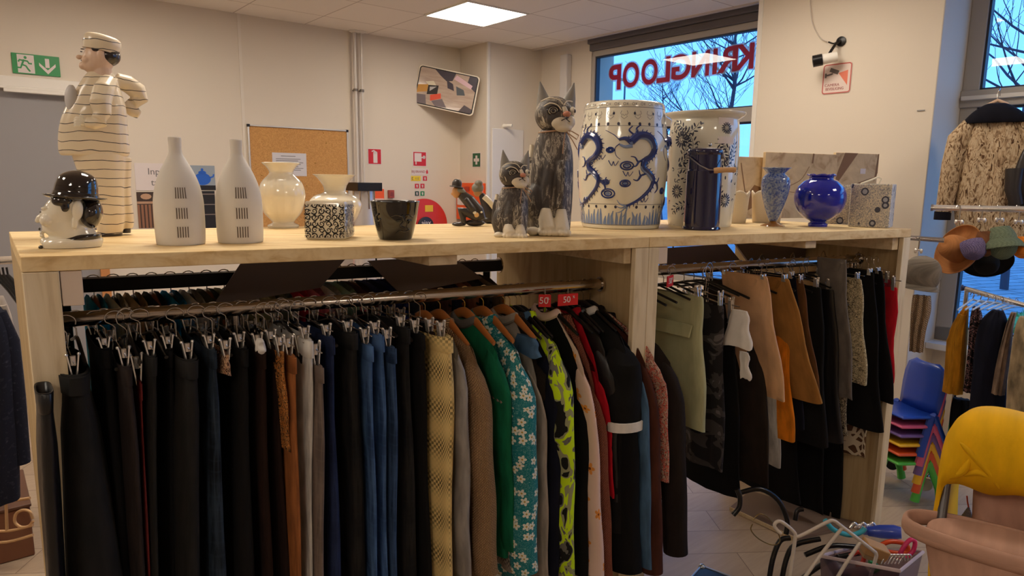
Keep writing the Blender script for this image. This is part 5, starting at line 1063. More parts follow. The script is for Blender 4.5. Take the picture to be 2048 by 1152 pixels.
COR = blotch('coral_pattern', (206, 84, 70), [(.42, (196, 170, 150)), (.52, (120, 60, 56)), (.6, (214, 110, 90))], 50, 2); RUST = cloth('rust_brown', (72, 38, 27)); COAT = cloth('dark_coat_brown', (38, 31, 28)); SHG = cloth('shiny_grey', (140, 134, 130), .35, spec=.5); LEG = cloth('light_grey_jersey', (160, 148, 136)); BLU = cloth('steel_blue', (74, 104, 134)); WHT = cloth('white_cotton', (222, 216, 208), var=.04)
SAGE = cloth('sage_cotton', (176, 176, 138), var=.05); BGL = cloth('beige_leather', (208, 164, 120), .45, .06, spec=.4); CAM = cloth('camel_suede', (168, 120, 62), .9, .08); ORG = cloth('orange_cord', (222, 130, 30)); CMO = blotch('black_camo', (34, 32, 34), [(.5, (70, 66, 66)), (.62, (104, 100, 100))], 14, 1); SKB = cloth('brown_black_wool', (44, 36, 30)); BRZ = cloth('brown_trim', (110, 76, 48), .5)
SNK = blotch('snake_print', (190, 178, 150), [(.45, (40, 36, 34)), (.55, (200, 186, 160)), (.6, (60, 52, 46))], 90, 0, (1, 1, 1)); LF = blotch('leaf_pattern', (206, 190, 152), [(.47, (70, 62, 48)), (.53, (206, 190, 152)), (.6, (96, 84, 62))], 34, 4); GRS = cloth('grey_marl', (110, 104, 98)); BGC = cloth('beige_cotton', (170, 140, 104)); BUR = cloth('burgundy_velvet', (120, 24, 40), .5, .25)
def vorpat(name, a, b_, sc, th=.1):
    q = NT(name, .85, spec=.2); d_ = q.vor(q.co('UV', (1, 1, 0)), sc, 'DISTANCE_TO_EDGE', .9); q.col(q.ramp(d_, [(0, a), (th, b_)], True)); return q.m
GIR = vorpat('giraffe_print', (214, 198, 170), (96, 66, 46), 26, .14)
def garment(name, lab, cat, mat, ut, ub, tt, tb, w0t, w0b, Lt, Lb, zt, zb, top=True, rip=.0, seed=0, group=None, belt=None, hemw=.004, M_lab=None):
    rr = random.Random(seed * 7 + 3); n = 40; rings = []; uv = []; ph = rr.uniform(0, 6.28); ph2 = rr.uniform(0, 6.28); rp = rip or .004
    lv = [0, .015, .04, .08, .15, .25, .38, .52, .66, .8, .9, .97, 1.0]
    def ring(f, k=1, dz=0):
        uc = ut + (ub - ut) * f; hu = (tt + (tb - tt) * min(1, f * 1.3)) / 2 * k; w0 = w0t + (w0b - w0t) * f; L = (Lt + (Lb - Lt) * f); z = zt + (zb - zt) * f + dz; out = []
        hu *= 1 - .22 * math.exp(-((f - .05) / .05) ** 2)
        for j in range(n):
            a = 2 * math.pi * j / n; c, s_ = math.cos(a), math.sin(a); wx = math.copysign(abs(c) ** .55, c); us = math.copysign(abs(s_) ** .7, s_)
            wob = rp * min(1, f * 4) * (math.sin(wx * 5 + ph + f * 1.3) + .6 * math.sin(wx * 11 + ph2 - f * 2)) 
            edge = .006 * math.sin(f * 9 + ph) * (1 if c < 0 else .3) * min(1, f * 5)
            lim = max(.3, min(1, hu / .02))
            out.append(K(uc + hu * us + wob * lim, w0 + L / 2 + (L / 2 * k + edge) * wx, z + (hemw * math.sin(a * 3 + ph) if f > .9 else 0)))
        return out, z
    seq = [(.03, .6, -.03), (.0, .86, -.001), (0, .97, 0)] if top else [(0, .15, -.0)]
    for f, k, dz in seq + [(f, 1, 0) for f in lv[1:]] + [(1.0, .8, .003), (1.0, .5, .03)]:
        r_, z = ring(f, k, dz); rings.append(r_); per = 2 * (Lt + Lb) / 2
        uv += [((j if j <= n / 2 else n - j) / n * per, z) for j in range(n)]
    t = thing(name, lab, cat, K((ut + ub) / 2, w0t + Lt / 2, zb), 0, group)
    MB().loft(rings, uv=uv).build('cloth_body', mat, t, world=True, ang=75)
    if belt is not None:
        bb = []; 
        for f, k in ((.002, 1.01), (.004, 1.04), (.05, 1.06), (.053, 1.0)):
            r_, z = ring(f, 1, 0); c = sum(r_, Vector()) / n; bb.append([c + Vector(((p - c).x * k, (p - c).y * k, 0)) + Vector((0, 0, p.z - c.z)) for p in r_])
        MB().loft(bb, False, False).build('waistband', belt, t, world=True, ang=60)
    return t
def lab_h(x): return x
TR = [ # x0t,x1t,yt, x0b,x1b (at y 1150), w0, mat, label, name, bottom z
 (68, 114, 790, 98, 130, -.125, LEA, 'black leather trousers at the far left, overlapping the front post', 'trousers', .2),
 (98, 134, 712, 120, 156, .022, BK2, 'plain black trousers hung just right of the left post', 'trousers', .2),
 (108, 196, 757, 108, 264, -.04, CH_, 'wide charcoal trousers with open waistband, the broadest at the left', 'trousers', .2),
 (190, 234, 700, 236, 266, .03, BK, 'deep black trousers recessed between the charcoal and the brown-grey pair', 'trousers', .2),
 (237, 274, 737, 268, 295, -.02, CB, 'brown-grey trousers with a plain waistband beside dark red ones', 'trousers', .2),
 (276, 288, 766, 297, 302, .0, DRED, 'thin sliver of dark red trousers', 'trousers', .2),
 (291, 324, 716, 304, 326, -.01, CH_, 'slim dark grey trousers right of the dark red sliver', 'trousers', .2),
 (327, 354, 700, 328, 362, .04, BK, 'recessed black trousers left of the second wide charcoal pair', 'trousers', .2),
 (357, 411, 724, 364, 412, -.03, CH_, 'wide charcoal trousers with rolled open waist in the middle of the dark ones', 'trousers', .2),
 (415, 441, 702, 416, 468, -.01, VEL, 'dark blue velvet trousers with worn shiny creases', 'trousers', .2),
 (472, 507, 700, 472, 526, .0, BK2, 'black trousers right of the small floral skirt', 'trousers', .2),
 (511, 541, 705, 530, 558, .01, DB, 'very dark brown trousers with a white tag at the clip', 'trousers', .2),
 (543, 553, 690, 561, 588, .03, DB, 'dark brown trousers behind the orange patterned pair', 'trousers', .2),
 (578, 600, 715, 592, 609, -.03, TAN, 'tan orange trousers left of the light grey pair', 'trousers', .2),
 (601, 608, 705, 611, 616, .02, DB, 'narrow strip of dark brown trousers next to the tan pair', 'trousers', .2),
 (609, 634, 682, 617, 630, -.02, LG, 'light grey trousers with open rounded waist', 'trousers', .2),
 (636, 653, 735, 632, 653, -.05, TP, 'taupe jeans with visible stitching', 'jeans', .2),
 (655, 676, 676, 656, 697, -.01, DN1, 'dark blue jeans beside the taupe jeans', 'jeans', .2),
 (690, 727, 668, 701, 744, .0, DN2, 'black jeans with ribbed side seam', 'jeans', .2),
 (735, 752, 692, 748, 762, -.02, DN3, 'bright blue jeans, left of the three blue pairs', 'jeans', .2),
 (754, 774, 672, 765, 781, -.01, DN3, 'bright blue jeans, middle of the three blue pairs', 'jeans', .2),
 (777, 800, 697, 783, 800, -.02, DN4, 'mid blue jeans, right of the three blue pairs', 'jeans', .2),
 (803, 828, 657, 803, 846, .01, DN2, 'faded black jeans right of the blue pairs', 'jeans', .2),
 (830, 858, 670, 850, 868, .01, BK2, 'black trousers left of the brown-black pair', 'trousers', .2),
 (860, 874, 665, 870, 884, .03, DB, 'brown-black trousers left of the yellow houndstooth pair', 'trousers', .2),
 (877, 918, 677, 885, 911, -.03, HND, 'yellow and black houndstooth trousers, the brightest pair', 'trousers', .2)]
for i, (a, b_, yt, c, d_, w0, mat, lab, nm, zb) in enumerate(TR):
    u0, zt = onw(a, yt, w0); u1, _ = onw(b_, yt, w0); v0, zz = onw(c, 1150, w0); v1, _ = onw(d_, 1150, w0)
    uc, vc = (u0 + u1) / 2, (v0 + v1) / 2; k = (zt - zb) / max(.1, zt - zz); vb = uc + (vc - uc) * k
    L = .34 if w0 < .02 else .30
    if w0 < -.1: L = .115
    garment(nm, lab, nm, mat, uc, vb, max(.010, (u1 - u0) * .9), max(.012, (v1 - v0) * .97), w0, w0, L, L, zt, zb, True, 0.004, i, belt=mat)
    hu_ = max(.06, min(uc, UD - .06))
    if w0 > -.1: hang(P_clip, hu_, w0 + L / 2, RZ + .0185, 'clip hanger of the ' + ('leftmost ' if i == 19 else 'second ' if i == 20 else '') + ' '.join(lab.split(',')[0].split()[:11]), sz=(RZ + .0185 - zt + .012) / .145)
# short patterned pieces among the trousers
def px_garment(name, lab, cat, mat, xt, yt, xb, yb, tt, tb, w0, w0b, Lt, Lb, seed=0, top=True, umax=None, hz=RZ, hlab=None, rip=0, hw=None):
    ut, zt = onw(xt, yt, w0); ub, zb = onw(xb, yb, w0b)
    if umax: ut = min(ut, umax); ub = min(ub, umax)
    t = garment(name, lab, cat, mat, ut, ub, tt, tb, w0, w0b, Lt, Lb, zt, zb, top, rip, seed)
    if hlab: hang(P_clip, ut, (w0 + Lt / 2) if hw is None else hw, hz + .0185, hlab, sz=(hz + .0185 - zt + .012) / .145, sxy=min(1, Lt / .3))
    return t
px_garment('skirt', 'short brown and cream small floral skirt between dark trousers', 'skirt', FLO, 457, 712, 457, 752, .02, .03, -.02, -.02, .3, .3, 41, hlab='chrome clip hanger holding the small floral skirt')
px_garment('trousers', 'orange and black baroque patterned trousers left of the tan pair', 'trousers', ORP, 566, 705, 582, 905, .022, .022, -.02, -.02, .3, .3, 42, hlab='chrome clip hanger holding the orange and black trousers')
px_garment('fabric_tag', 'white crumpled cloth tag hanging at a clip above dark brown trousers', 'tag', WHT, 524, 680, 527, 706, .012, .02, -.045, -.045, .03, .04, 43, top=False)
# ------------------------------------------------------------------ jackets, blouses, cardigans
def top_garment(name, lab, cat, mat, xs, ys, ws_px, xb, yb, wb_px, zh=.35, smat=None, col=None, cuff=None, hanger='blk', w0=-.03, rw=RW, rz=RZ, sl=True, body_t=None, slen=None, seed=0, group=None, hl=None):
    u0, zs = onw(xs - ws_px / 2, ys, w0); u1, _ = onw(xs + ws_px / 2, ys, w0); us = (u0 + u1) / 2; th = max(.016, (u1 - u0) * .9)
    v0, zc = onw(xb - wb_px / 2, yb, w0); v1, _ = onw(xb + wb_px / 2, yb, w0); ub = (v0 + v1) / 2; tb = max(.014, (v1 - v0) * .9)
    zn = rz - .085; half = rw - w0 - .015; un = us; us = min(us, UD - .075); dsl = un - us; ub = ub - dsl
    rr = random.Random(seed + 50); ph = rr.uniform(0, 6)
    t = thing(name, lab, cat, K((us + ub) / 2, rw, zh), 0, group); n = 44; rings = []; uv = []
    bt = body_t or th * .8
    for f, k in ((0, .16), (.012, .5), (.04, .8), (.1, 1), (.2, 1.05), (.35, 1), (.5, 1), (.65, 1.02), (.8, 1.05), (.93, 1.1), (1, 1.1), (1, .6)):
        ring = []
        for j in range(n):
            a = 2 * math.pi * j / n; c, s_ = math.cos(a), math.sin(a); wx = math.copysign(abs(c) ** .6, c); q_ = abs(wx) * half
            zt = zn - max(0, q_ - .055) / (half - .055) * (zn - zs) - (.02 if q_ < .055 else 0) * (1 - q_ / .055 if q_ < .055 else 0)
            zt2 = zt - (.03 * max(0, abs(wx) - .85) / .15)
            btf = bt + (max(bt, tb * .8) - bt) * min(1, f * 2); uu = us + (ub - us) * f - dsl * wx; k2 = k * (1 - .25 * abs(wx))
            ring.append(K(uu + btf / 2 * k2 * math.copysign(abs(s_) ** .7, s_) + .004 * f * math.sin(wx * 8 + ph), rw + half * .96 * wx, zt2 * (1 - f) + zh * f)); uv.append(((j if j <= n / 2 else n - j) / n * 1.0, zt2 * (1 - f) + zh * f))
        rings.append(ring)
    MB().loft(rings, uv=uv).build('garment_body', mat, t, world=True, ang=75)
    if sl:
        zc2 = slen or max(zc, .18)
        for e in (-1, 1):
            rings = []; uv = []; m = 14; L = zs - zc2; ww = rw + e * (half - .035)
            for i in range(m + 1):
                f = i / m; z = zs - .008 - L * f; r_u = (th + (tb - th) * f) / 2; r_w = (.058 - .018 * f) * (1 if f > .05 else .75); k = (.35, .8, 1)[min(i, 2)]; wob = .005 * math.sin(f * 14 + ph + e)
                uu = us + (ub - us) * f + (wob if e < 0 else 0) - dsl * e; wv = ww + e * (.02 * math.sin(min(1, f * 2.5) * 1.57)) + wob * .6
                rings.append([K(uu + r_u * k * math.cos(2 * math.pi * j / 18), wv + r_w * k * math.sin(2 * math.pi * j / 18), z - (.012 * (1 + e * math.sin(2 * math.pi * j / 18)) if i < 3 else 0)) for j in range(18)])
                uv += [(j / 18 * .3 if j < 9 else (18 - j) / 18 * .3, z) for j in range(18)]
            MB().loft(rings, uv=uv).build('sleeve', smat or mat, t, world=True, ang=75)
            if cuff:
                c0 = rings[-1]; c = sum(c0, Vector()) / 18; cc = [[c + (p - c) * k + Vector((0, 0, dz)) for p in c0] for k, dz in ((1.02, .03), (1.12, .028), (1.12, -.004), (.9, -.006))]; MB().loft(cc, False, True).build('cuff', cuff, t, world=True, ang=50)
    if col:
        P = []
        for i in range(20):
            a = 2 * math.pi * i / 20; P.append(K(us + .016 * math.sin(a), rw + .062 * math.cos(a), zn - .006 + .012 * math.cos(a * 2)))
        MB().tube(P, .011, 8, closed=True, sy=1.4).build('collar', col, t, world=True)
    pr = {'wood': P_wood, 'blk': P_blk}[hanger]
    hang(pr, us, rw, rz + .0185, ('wooden' if hanger == 'wood' else 'black plastic') + ' hanger inside the ' + (hl or lab.split(',')[0]), sz=1.04, group=None, sxy=.84)
    return t
TG = top_garment
TG('jacket', 'shiny grey jacket right beside the houndstooth trousers', 'jacket', SHG, 925, 690, 22, 934, 1152, 26, .3, hanger='wood', col=BK, seed=1)
TG('cardigan', 'beige chunky ribbed knit cardigan', 'cardigan', KNB, 962, 712, 46, 982, 1152, 46, .3, hanger='wood', col=KNB, seed=2, w0=-.045)
TG('blazer', 'grey plaid blazer between the beige knit and the teal blouse', 'blazer', PLD, 1000, 720, 22, 1032, 1143, 20, .3, hanger='wood', col=GRS, seed=3, w0=-.01)
TG('cardigan', 'dark green wool cardigan left of the teal blouse', 'cardigan', GRN, 1004, 700, 40, 1024, 1100, 14, .35, hanger='wood', col=GRN, seed=4, w0=-.02)
TG('blouse', 'teal blouse printed with white flowers', 'blouse', TEAL, 1052, 722, 54, 1058, 1152, 54, .25, hanger='wood', col=TEAL, seed=5, w0=-.045)
TG('cardigan', 'light grey jersey cardigan just right of the teal blouse', 'cardigan', LEG, 1082, 745, 14, 1092, 1152, 16, .25, hanger='wood', col=LEG, seed=6, w0=-.01)
TG('jacket', 'brown tweed jacket with a broad shoulder behind the teal blouse', 'jacket', TWD, 1082, 712, 18, 1084, 860, 8, .4, col=TWD, seed=7, w0=.02)
TG('top', 'navy top with steel blue collar left of the neon blouse', 'top', NB, 1112, 735, 26, 1112, 1150, 18, .3, col=BLU, seed=8, w0=-.02)
px_garment('scarf', 'steel blue folded collar piece hanging on the navy top', 'scarf', BLU, 1070, 676, 1076, 716, .02, .03, .02, .01, .09, .11, 44, top=False)
TG('blouse', 'neon yellow and black camouflage blouse', 'blouse', NEO, 1132, 708, 44, 1140, 1152, 28, .25, smat=NEO, col=NEOS, seed=9, w0=-.045)
TG('blouse', 'plain black blouse between the neon and the pale pink ones', 'blouse', BK, 1168, 712, 18, 1168, 1152, 26, .25, seed=10, w0=-.01)
TG('blouse', 'pale pink blouse with orange flower print', 'blouse', PNK, 1178, 728, 18, 1200, 1152, 30, .25, col=PNK, seed=11, w0=-.035)
TG('sweater', 'salmon ribbed knit sweater behind the pale pink blouse', 'sweater', KNS, 1198, 760, 12, 1222, 1152, 11, .25, seed=12, w0=-.015)
TG('cardigan', 'bright red cardigan sliver right of the pink blouse', 'cardigan', RED, 1206, 740, 10, 1226, 1030, 8, .4, col=RED, seed=13, w0=.0)
TG('jacket', 'black leather-look jacket left of the short sleeved black shirt', 'jacket', LEA, 1220, 690, 22, 1232, 1000, 10, .4, col=LEA, seed=14, w0=-.01)
TG('t_shirt', 'black short sleeved shirt with pale hemmed sleeve', 'shirt', BK2, 1262, 690, 54, 1262, 862, 64, .35, cuff=WHT, col=WHT, seed=15, w0=-.05)
px_garment('dress', 'long black dress below the short sleeved shirt', 'dress', BK, 1266, 760, 1272, 1150, .05, .10, -.05, -.06, .3, .34, 45, top=False)
TG('blouse', 'slate blue blouse sliver beside the black shirt', 'blouse', NB, 1286, 720, 12, 1298, 1137, 14, .3, smat=BLU, seed=17, w0=-.05)
TG('jacket', 'rust brown jacket left of the dark brown coat', 'jacket', RUST, 1302, 715, 24, 1316, 1150, 36, .25, seed=18, w0=-.055)
TG('blouse', 'coral patterned blouse under the dark brown coat', 'blouse', COR, 1320, 705, 16, 1334, 960, 12, .45, col=COR, seed=19, w0=-.05)
TG('coat', 'dark brown coat, the last garment before the divider post', 'coat', COAT, 1352, 715, 36, 1364, 1113, 40, .42, col=COAT, seed=20, w0=-.04, body_t=.03)
# ------------------------------------------------------------------ skirts and shorts in the right bay
SK = [ # name,label,mat,xt,yt,xb,yb,tt,tb,w0,w0b,Lt,Lb,umax
 ('skirt', 'sage green skirt with a flap pocket, first in the right bay', SAGE, 1406, 594, 1413, 864, .03, .05, .0, -.03, .30, .36),
 ('skirt', 'long narrow black and grey camouflage skirt', CMO, 1446, 612, 1447, 944, .03, .03, .0, .0, .16, .18),
 ('skirt', 'black long skirt between camouflage and brown ones', BK, 1470, 640, 1482, 1000, .02, .03, .03, .02, .26, .3),
 ('skirt', 'dark brown wool skirt behind the beige leather one', SKB, 1522, 572, 1541, 976, .02, .03, .01, -.03, .26, .38),
 ('skirt', 'orange corduroy skirt showing below the beige leather one', ORG, 1572, 640, 1588, 884, .012, .03, .04, .0, .28, .30),
 ('skirt', 'cream lace edged skirt below the orange one', LG, 1550, 660, 1561, 936, .01, .014, .07, .05, .26, .26),
 ('skirt', 'beige leather panel skirt clipped high on the rail', BGL, 1534, 553, 1571, 803, .02, .03, -.04, -.08, .20, .22),
 ('skirt', 'camel suede A-line skirt with flared hem', CAM, 1578, 558, 1641, 808, .02, .03, -.01, -.06, .24, .40),
 ('skirt', 'short navy skirt behind the camel one', NB, 1592, 552, 1606, 860, .012, .02, .03, .02, .26, .3),
 ('skirt', 'brown skirt with bright trim right of the camel one', BRZ, 1606, 560, 1642, 800, .010, .014, .01, -.01, .12, .12),
 ('skirt', 'black pleated skirt right of the brown trim', BK2, 1642, 575, 1652, 896, .03, .04, .0, -.01, .26, .3),
 ('skirt', 'black leather skirt in the middle of the right bay', LEA, 1668, 580, 1682, 888, .03, .04, .01, -.01, .26, .3),
 ('skirt', 'snake print skirt sliver', SNK, 1688, 640, 1697, 872, .012, .02, .01, .0, .24, .26),
 ('skirt', 'grey marl skirt clipped askew above the rail', GRS, 1692, 520, 1708, 800, .016, .02, -.04, -.04, .12, .14),
 ('shorts', 'cream and brown leaf patterned shorts', LF, 1722, 558, 1734, 770, .03, .035, -.01, -.02, .2, .22),
 ('skirt', 'plain black skirt right of the leaf patterned shorts', BK2, 1748, 545, 1764, 866, .02, .03, -.01, -.03, .22, .28),
 ('skirt', 'black skirt just left of the burgundy one', BK, 1764, 542, 1788, 808, .016, .022, .0, -.04, .22, .26),
 ('skirt', 'dark burgundy velvet skirt', BUR, 1782, 560, 1790, 740, .014, .016, .03, .02, .2, .2),
 ('shorts', 'bright red shorts at the right end of the right bay', RED, 1800, 575, 1812, 762, .018, .02, .0, -.02, .2, .2),
 ('skirt', 'beige skirt behind the red shorts, last on the rail', BGC, 1810, 556, 1811, 700, .01, .012, .06, .06, .2, .2),
 ('skirt', 'giraffe patterned skirt showing under the black skirts', GIR, 1752, 700, 1764, 908, .01, .014, .07, .06, .22, .24),
 ('trousers', 'long black trousers filling the back of the right bay', BK, 1700, 640, 1716, 1045, .014, .03, .16, .15, .3, .34),
 ('dress', 'long black dress hanging behind the orange skirt', BK, 1640, 640, 1650, 1030, .014, .03, .14, .13, .3, .34),
 ('dress', 'long dark dress hanging behind the dark brown skirt', BK, 1580, 620, 1600, 1010, .014, .03, .16, .15, .3, .34)]
for i, (nm, lab, mat, xt, yt, xb, yb, tt, tb, w0, w0b, Lt, Lb) in enumerate(SK):
    px_garment(nm, lab, nm, mat, xt, yt, xb, yb, tt, tb, w0, w0b, Lt, Lb, 60 + i, umax=UE - .055, hz=RZ2, hlab='chrome clip hanger holding the ' + lab.split(',')[0].replace('showing ', ''), rip=.005)
sg = [o for o in COL.objects if o.get('label', '').startswith('sage green')][0]
ut, zt = onw(1406, 640, .0); u2, z2 = onw(1410, 668, -.02)
b = MB(); b.hexa([K(ut - .035, .02, z2 - .02), K(ut - .035, .24, z2 - .02), K(ut - .043, .24, z2 - .02), K(ut - .043, .02, z2 - .02)], [K(ut - .022, .02, zt - .02), K(ut - .022, .24, zt - .02), K(ut - .028, .24, zt - .02), K(ut - .028, .02, zt - .02)]); b.build('flap_pocket', SAGE, sg, world=True, bevel=.003)
px_garment('blouse', 'torn white cotton piece hanging before the dark brown skirt', 'blouse', WHT, 1494, 622, 1502, 700, .014, .03, -.05, -.08, .06, .12, 90, top=False)
px_garment('ribbon', 'narrow white cotton strip hanging below the torn white piece', 'ribbon', WHT, 1496, 705, 1501, 760, .01, .014, -.06, -.06, .035, .04, 91, top=False)
# spare hooks crowded on the right rail
rnd = random.Random(9)
def hooks_only():
    t = thing('spare_hanger', None, 'hanger'); b = MB(); hook(b, drop=.075); b.build('hook', M_wire, t); MB().tube(cr([(-.19, 0, -.115), (-.1, 0, -.095), (0, 0, -.075), (.1, 0, -.095), (.19, 0, -.115)], 3), .005, 8).build('shoulder_arm', M_blackp, t); return t
P_sp = hooks_only()
for i in range(26):
    u = UD + .06 + i * .049 + rnd.uniform(-.006, .006); hang(P_sp, u, RW, RZ2 + .0185, 'empty thin black hanger crowded on the right bay rail', 'empty black hangers on the right bay rail', sz=rnd.uniform(.9, 1.05), sxy=.9)
for i in range(16):
    u = .12 + i * .055 + rnd.uniform(-.01, .01); o = hang(P_sp, u, RW, RZ + .0185, 'empty thin black hanger among the trouser clips on the front rail', 'empty black hangers on the front rail', sz=rnd.uniform(.9, 1.1), sxy=.85)
# red sale signs
def sale(x0, x1, y0, y1, w_, lab, yaw=0):
    u0, z1 = onw(x0, y0, w_); u1, z0 = onw(x1, y1, w_); t = thing('sale_sign', lab, 'sign', K((u0 + u1) / 2, w_, (z0 + z1) / 2), R_(26) + yaw); hw_ = abs(u1 - u0) / 2; hh = abs(z1 - z0) / 2
    MB().box(-hw_, hw_, -.002, .002, -hh, hh).build('sign_plate', plain('sale_red', (210, 32, 34), .4), t); textm('50', hh * 1.5, M_paper, t, T(-hw_ * .15, -.003, 0)); textm('%', hh * .6, M_paper, t, T(hw_ * .55, -.003, hh * .4))
    b = MB(); b.tube([(-hw_ * .0, 0, hh), (0, .0, hh + .02)], .0015, 6); b.build('sign_clip', M_wire, t)
sale(1116, 1155, 589, 609, .08, 'red 50 percent sale sign facing us below the front rail'); sale(1079, 1100, 590, 613, .10, 'red 50 percent sale sign turned sideways left of the other', R_(-30))
sale(1328, 1352, 552, 572, .05, 'small red sale sign tilted among the hangers of the right bay', R_(30))
# ------------------------------------------------------------------ clothes on the rear rail
RC = [(18, 108, 150), (190, 180, 160), (150, 130, 105), (30, 30, 36), (20, 110, 160), (220, 215, 200), (60, 60, 50), (120, 124, 104), (140, 140, 116), (180, 168, 140), (90, 96, 84), (200, 40, 60), (228, 90, 110), (214, 180, 190), (120, 144, 130), (60, 40, 40), (36, 44, 84), (30, 40, 90), (60, 64, 72), (38, 36, 40), (70, 50, 44), (34, 36, 60), (120, 80, 60), (40, 40, 44), (90, 80, 70)]
CN = ['petrol blue', 'sand', 'brown-beige', 'black', 'bright blue', 'off-white', 'olive black', 'khaki', 'pale olive', 'cream', 'dark sage', 'crimson', 'coral pink', 'pale pink', 'grey-green', 'dark plum', 'navy', 'royal navy', 'slate', 'anthracite', 'cocoa', 'indigo', 'brown', 'soft black', 'taupe']
for i, c in enumerate(RC):
    u = .20 + i * .0545; m = cloth('rear_' + CN[i].replace(' ', '_').replace('-', '_'), tuple(min(245, int(x * 1.35 + 8)) for x in c))
    t = thing('sweater', CN[i] + ' top hanging on the rear rail, seen through the gap', 'top', K(u, .61, .5)); zn = 1.222; n = 28; rings = []; uv = []
    for f, k in ((0, .6), (.02, .95), (.12, 1), (.5, 1), (1, 1.05), (1, .6)):
        r_ = []
        for j in range(n):
            a = 2 * math.pi * j / n; cc, ss = math.cos(a), math.sin(a); wx = math.copysign(abs(cc) ** .6, cc); zt = zn - .07 * max(0, abs(wx) - .3); r_.append(K(u + .0262 * k * math.copysign(abs(ss) ** .7, ss), .61 + .185 * wx, zt * (1 - f) + .45 * f)); uv.append((j / n, zt * (1 - f)))
        rings.append(r_)
    MB().loft(rings, uv=uv).build('garment_body', m, t, world=True, ang=75)
    hang(P_blk if i % 3 else P_wood, u, .62, 1.254 + .0265, ('black' if i % 3 else 'wooden') + ' hanger on the rear rail inside the ' + CN[i] + ' top', sz=.95)
# ------------------------------------------------------------------ helpers for free-standing things
def pd(px, py, d): return CAMP + ray(px, py) * d
def stand(name, lab, cat, cx, yb, d, group=None, base=None):
    p = pd(cx, yb, d); h = Vector((p.x, p.y, 0)).normalized(); t = thing(name, lab, cat, p, math.atan2(h.y, h.x) - math.pi / 2, group)
    s = d / F; k = (918 - cx) / (9006 - yb); ct = math.cos(math.atan((cx - 1024) / F)); return t, s, (lambda x, y: (x - cx + k * (yb - y)) * s * ct), (lambda y: (yb - y) * s)
def lofty(mb, X, Z, s, lv, n=28, pw=2.6, k=4, rip=0, **kw):
    """levels (y, x0, x1, half depth px, depth offset px)"""
    rings = []; uv = []
    for i, (y, x0, x1, hw, yo) in enumerate(cr(lv, k)):
        a, b_ = X(x0, y), X(x1, y); c = (a + b_) / 2; r = (b_ - a) / 2; ring = []
        for j in range(n):
            th = 2 * math.pi * j / n; co, si = math.cos(th), math.sin(th); q_ = (abs(co) ** pw + abs(si) ** pw) ** (-1 / pw)
            rp = rip * math.sin(co * 9 + y * .01) * s
            ring.append((c + r * q_ * co, yo * s + hw * s * q_ * si + rp, Z(y))); uv.append((co * r * q_, Z(y)))
        rings.append(ring)
    return mb.loft(rings, uv=uv, **kw)
# ------------------------------------------------------------------ by the right window
q = NT('spotted_fur', .95, spec=.1); f = q.noise(q.co('Object', (30, 30, 12)), 1.6, 3, 1.5); c = q.ramp(f, [(.3, (96, 72, 52)), (.44, (176, 148, 116)), (.55, (206, 184, 152)), (.62, (128, 98, 70)), (.7, (70, 50, 38))]); q.col(c); q.bump(f, .8, .01); M_fur = q.m
M_fb = cloth('black_fur', (18, 18, 28)); LTH = cloth('black_leather_coat', (40, 34, 34), .4, spec=.5)
t, s, X, Z = stand('fur_coat', 'spotted brown fur coat with black collar hanging before the right window', 'coat', 1985, 475, 3.62)
mb = MB(); lofty(mb, X, Z, s, [(474, 1912, 2080, 30, 0), (430, 1906, 2082, 34, 0), (350, 1908, 2076, 34, 0), (285, 1914, 2072, 30, 0), (256, 1924, 2062, 24, 0), (238, 1944, 2040, 16, 0)], rip=4); mb.build('coat_body', M_fur, t, ang=80)
for nm, e in (('sleeve', -1), ('sleeve', 1)):
    b = MB(); xs = (1940, 1918, 1904, 1894, 1884) if e < 0 else (2040, 2062, 2078, 2088, 2096)
    b.tube([(X(x, y), -14 * s, Z(y)) for x, y in zip(xs, (250, 280, 330, 380, 428))], [12 * s, 20 * s, 19 * s, 17 * s, 14 * s], 16); b.build('sleeve', M_fur, t, ang=80)
    b = MB(); x = xs[-1]; b.tube([(X(x + e * 1, 426), -14 * s, Z(426)), (X(x + e * 3, 443), -14 * s, Z(443))], [15 * s, 15 * s], 16); b.build('black_cuff', M_fb, t)
b = MB(); lofty(b, X, Z, s, [(252, 1924, 2062, 22, -12), (244, 1930, 2058, 24, -12), (230, 1946, 2040, 24, -10), (218, 1966, 2020, 16, -6), (214, 1976, 2010, 8, -4)]); b.build('black_collar', M_fb, t, ang=80)
b = MB(); b.tube([(X(1975, 217), 0, Z(217)), (X(1995, 208), 0, Z(208)), (X(2015, 217), 0, Z(217))], .01, 10); b.build('hanger_top', plain('pale_wood', (214, 180, 150), .5), t); b = MB(); b.tube([(X(1995, 210), 0, Z(210)), (X(1995, 196), 0, Z(196)), (X(1998, 190), .0, Z(190)), (X(2000, 184), .03, Z(184)), (X(2000, 178), .42, Z(183))], .003, 6); b.build('hanger_hook', M_wire, t)
t, s, X, Z = stand('leather_coat', 'black leather coat overlapping the right side of the fur coat', 'coat', 2050, 420, 3.5)
mb = MB(); lofty(mb, X, Z, s, [(418, 2000, 2110, 26, 0), (380, 2008, 2110, 26, 0), (330, 2024, 2104, 22, 0), (300, 2040, 2100, 16, 0), (286, 2060, 2090, 8, 0)], rip=5); mb.build('coat_body', LTH, t, ang=80); b = MB(); b.tube([(X(2030, 340), -26 * s, Z(340)), (X(2026, 380), -30 * s, Z(380)), (X(2034, 410), -28 * s, Z(410))], [16 * s, 14 * s, 12 * s], 14); b.build('sleeve', LTH, t)
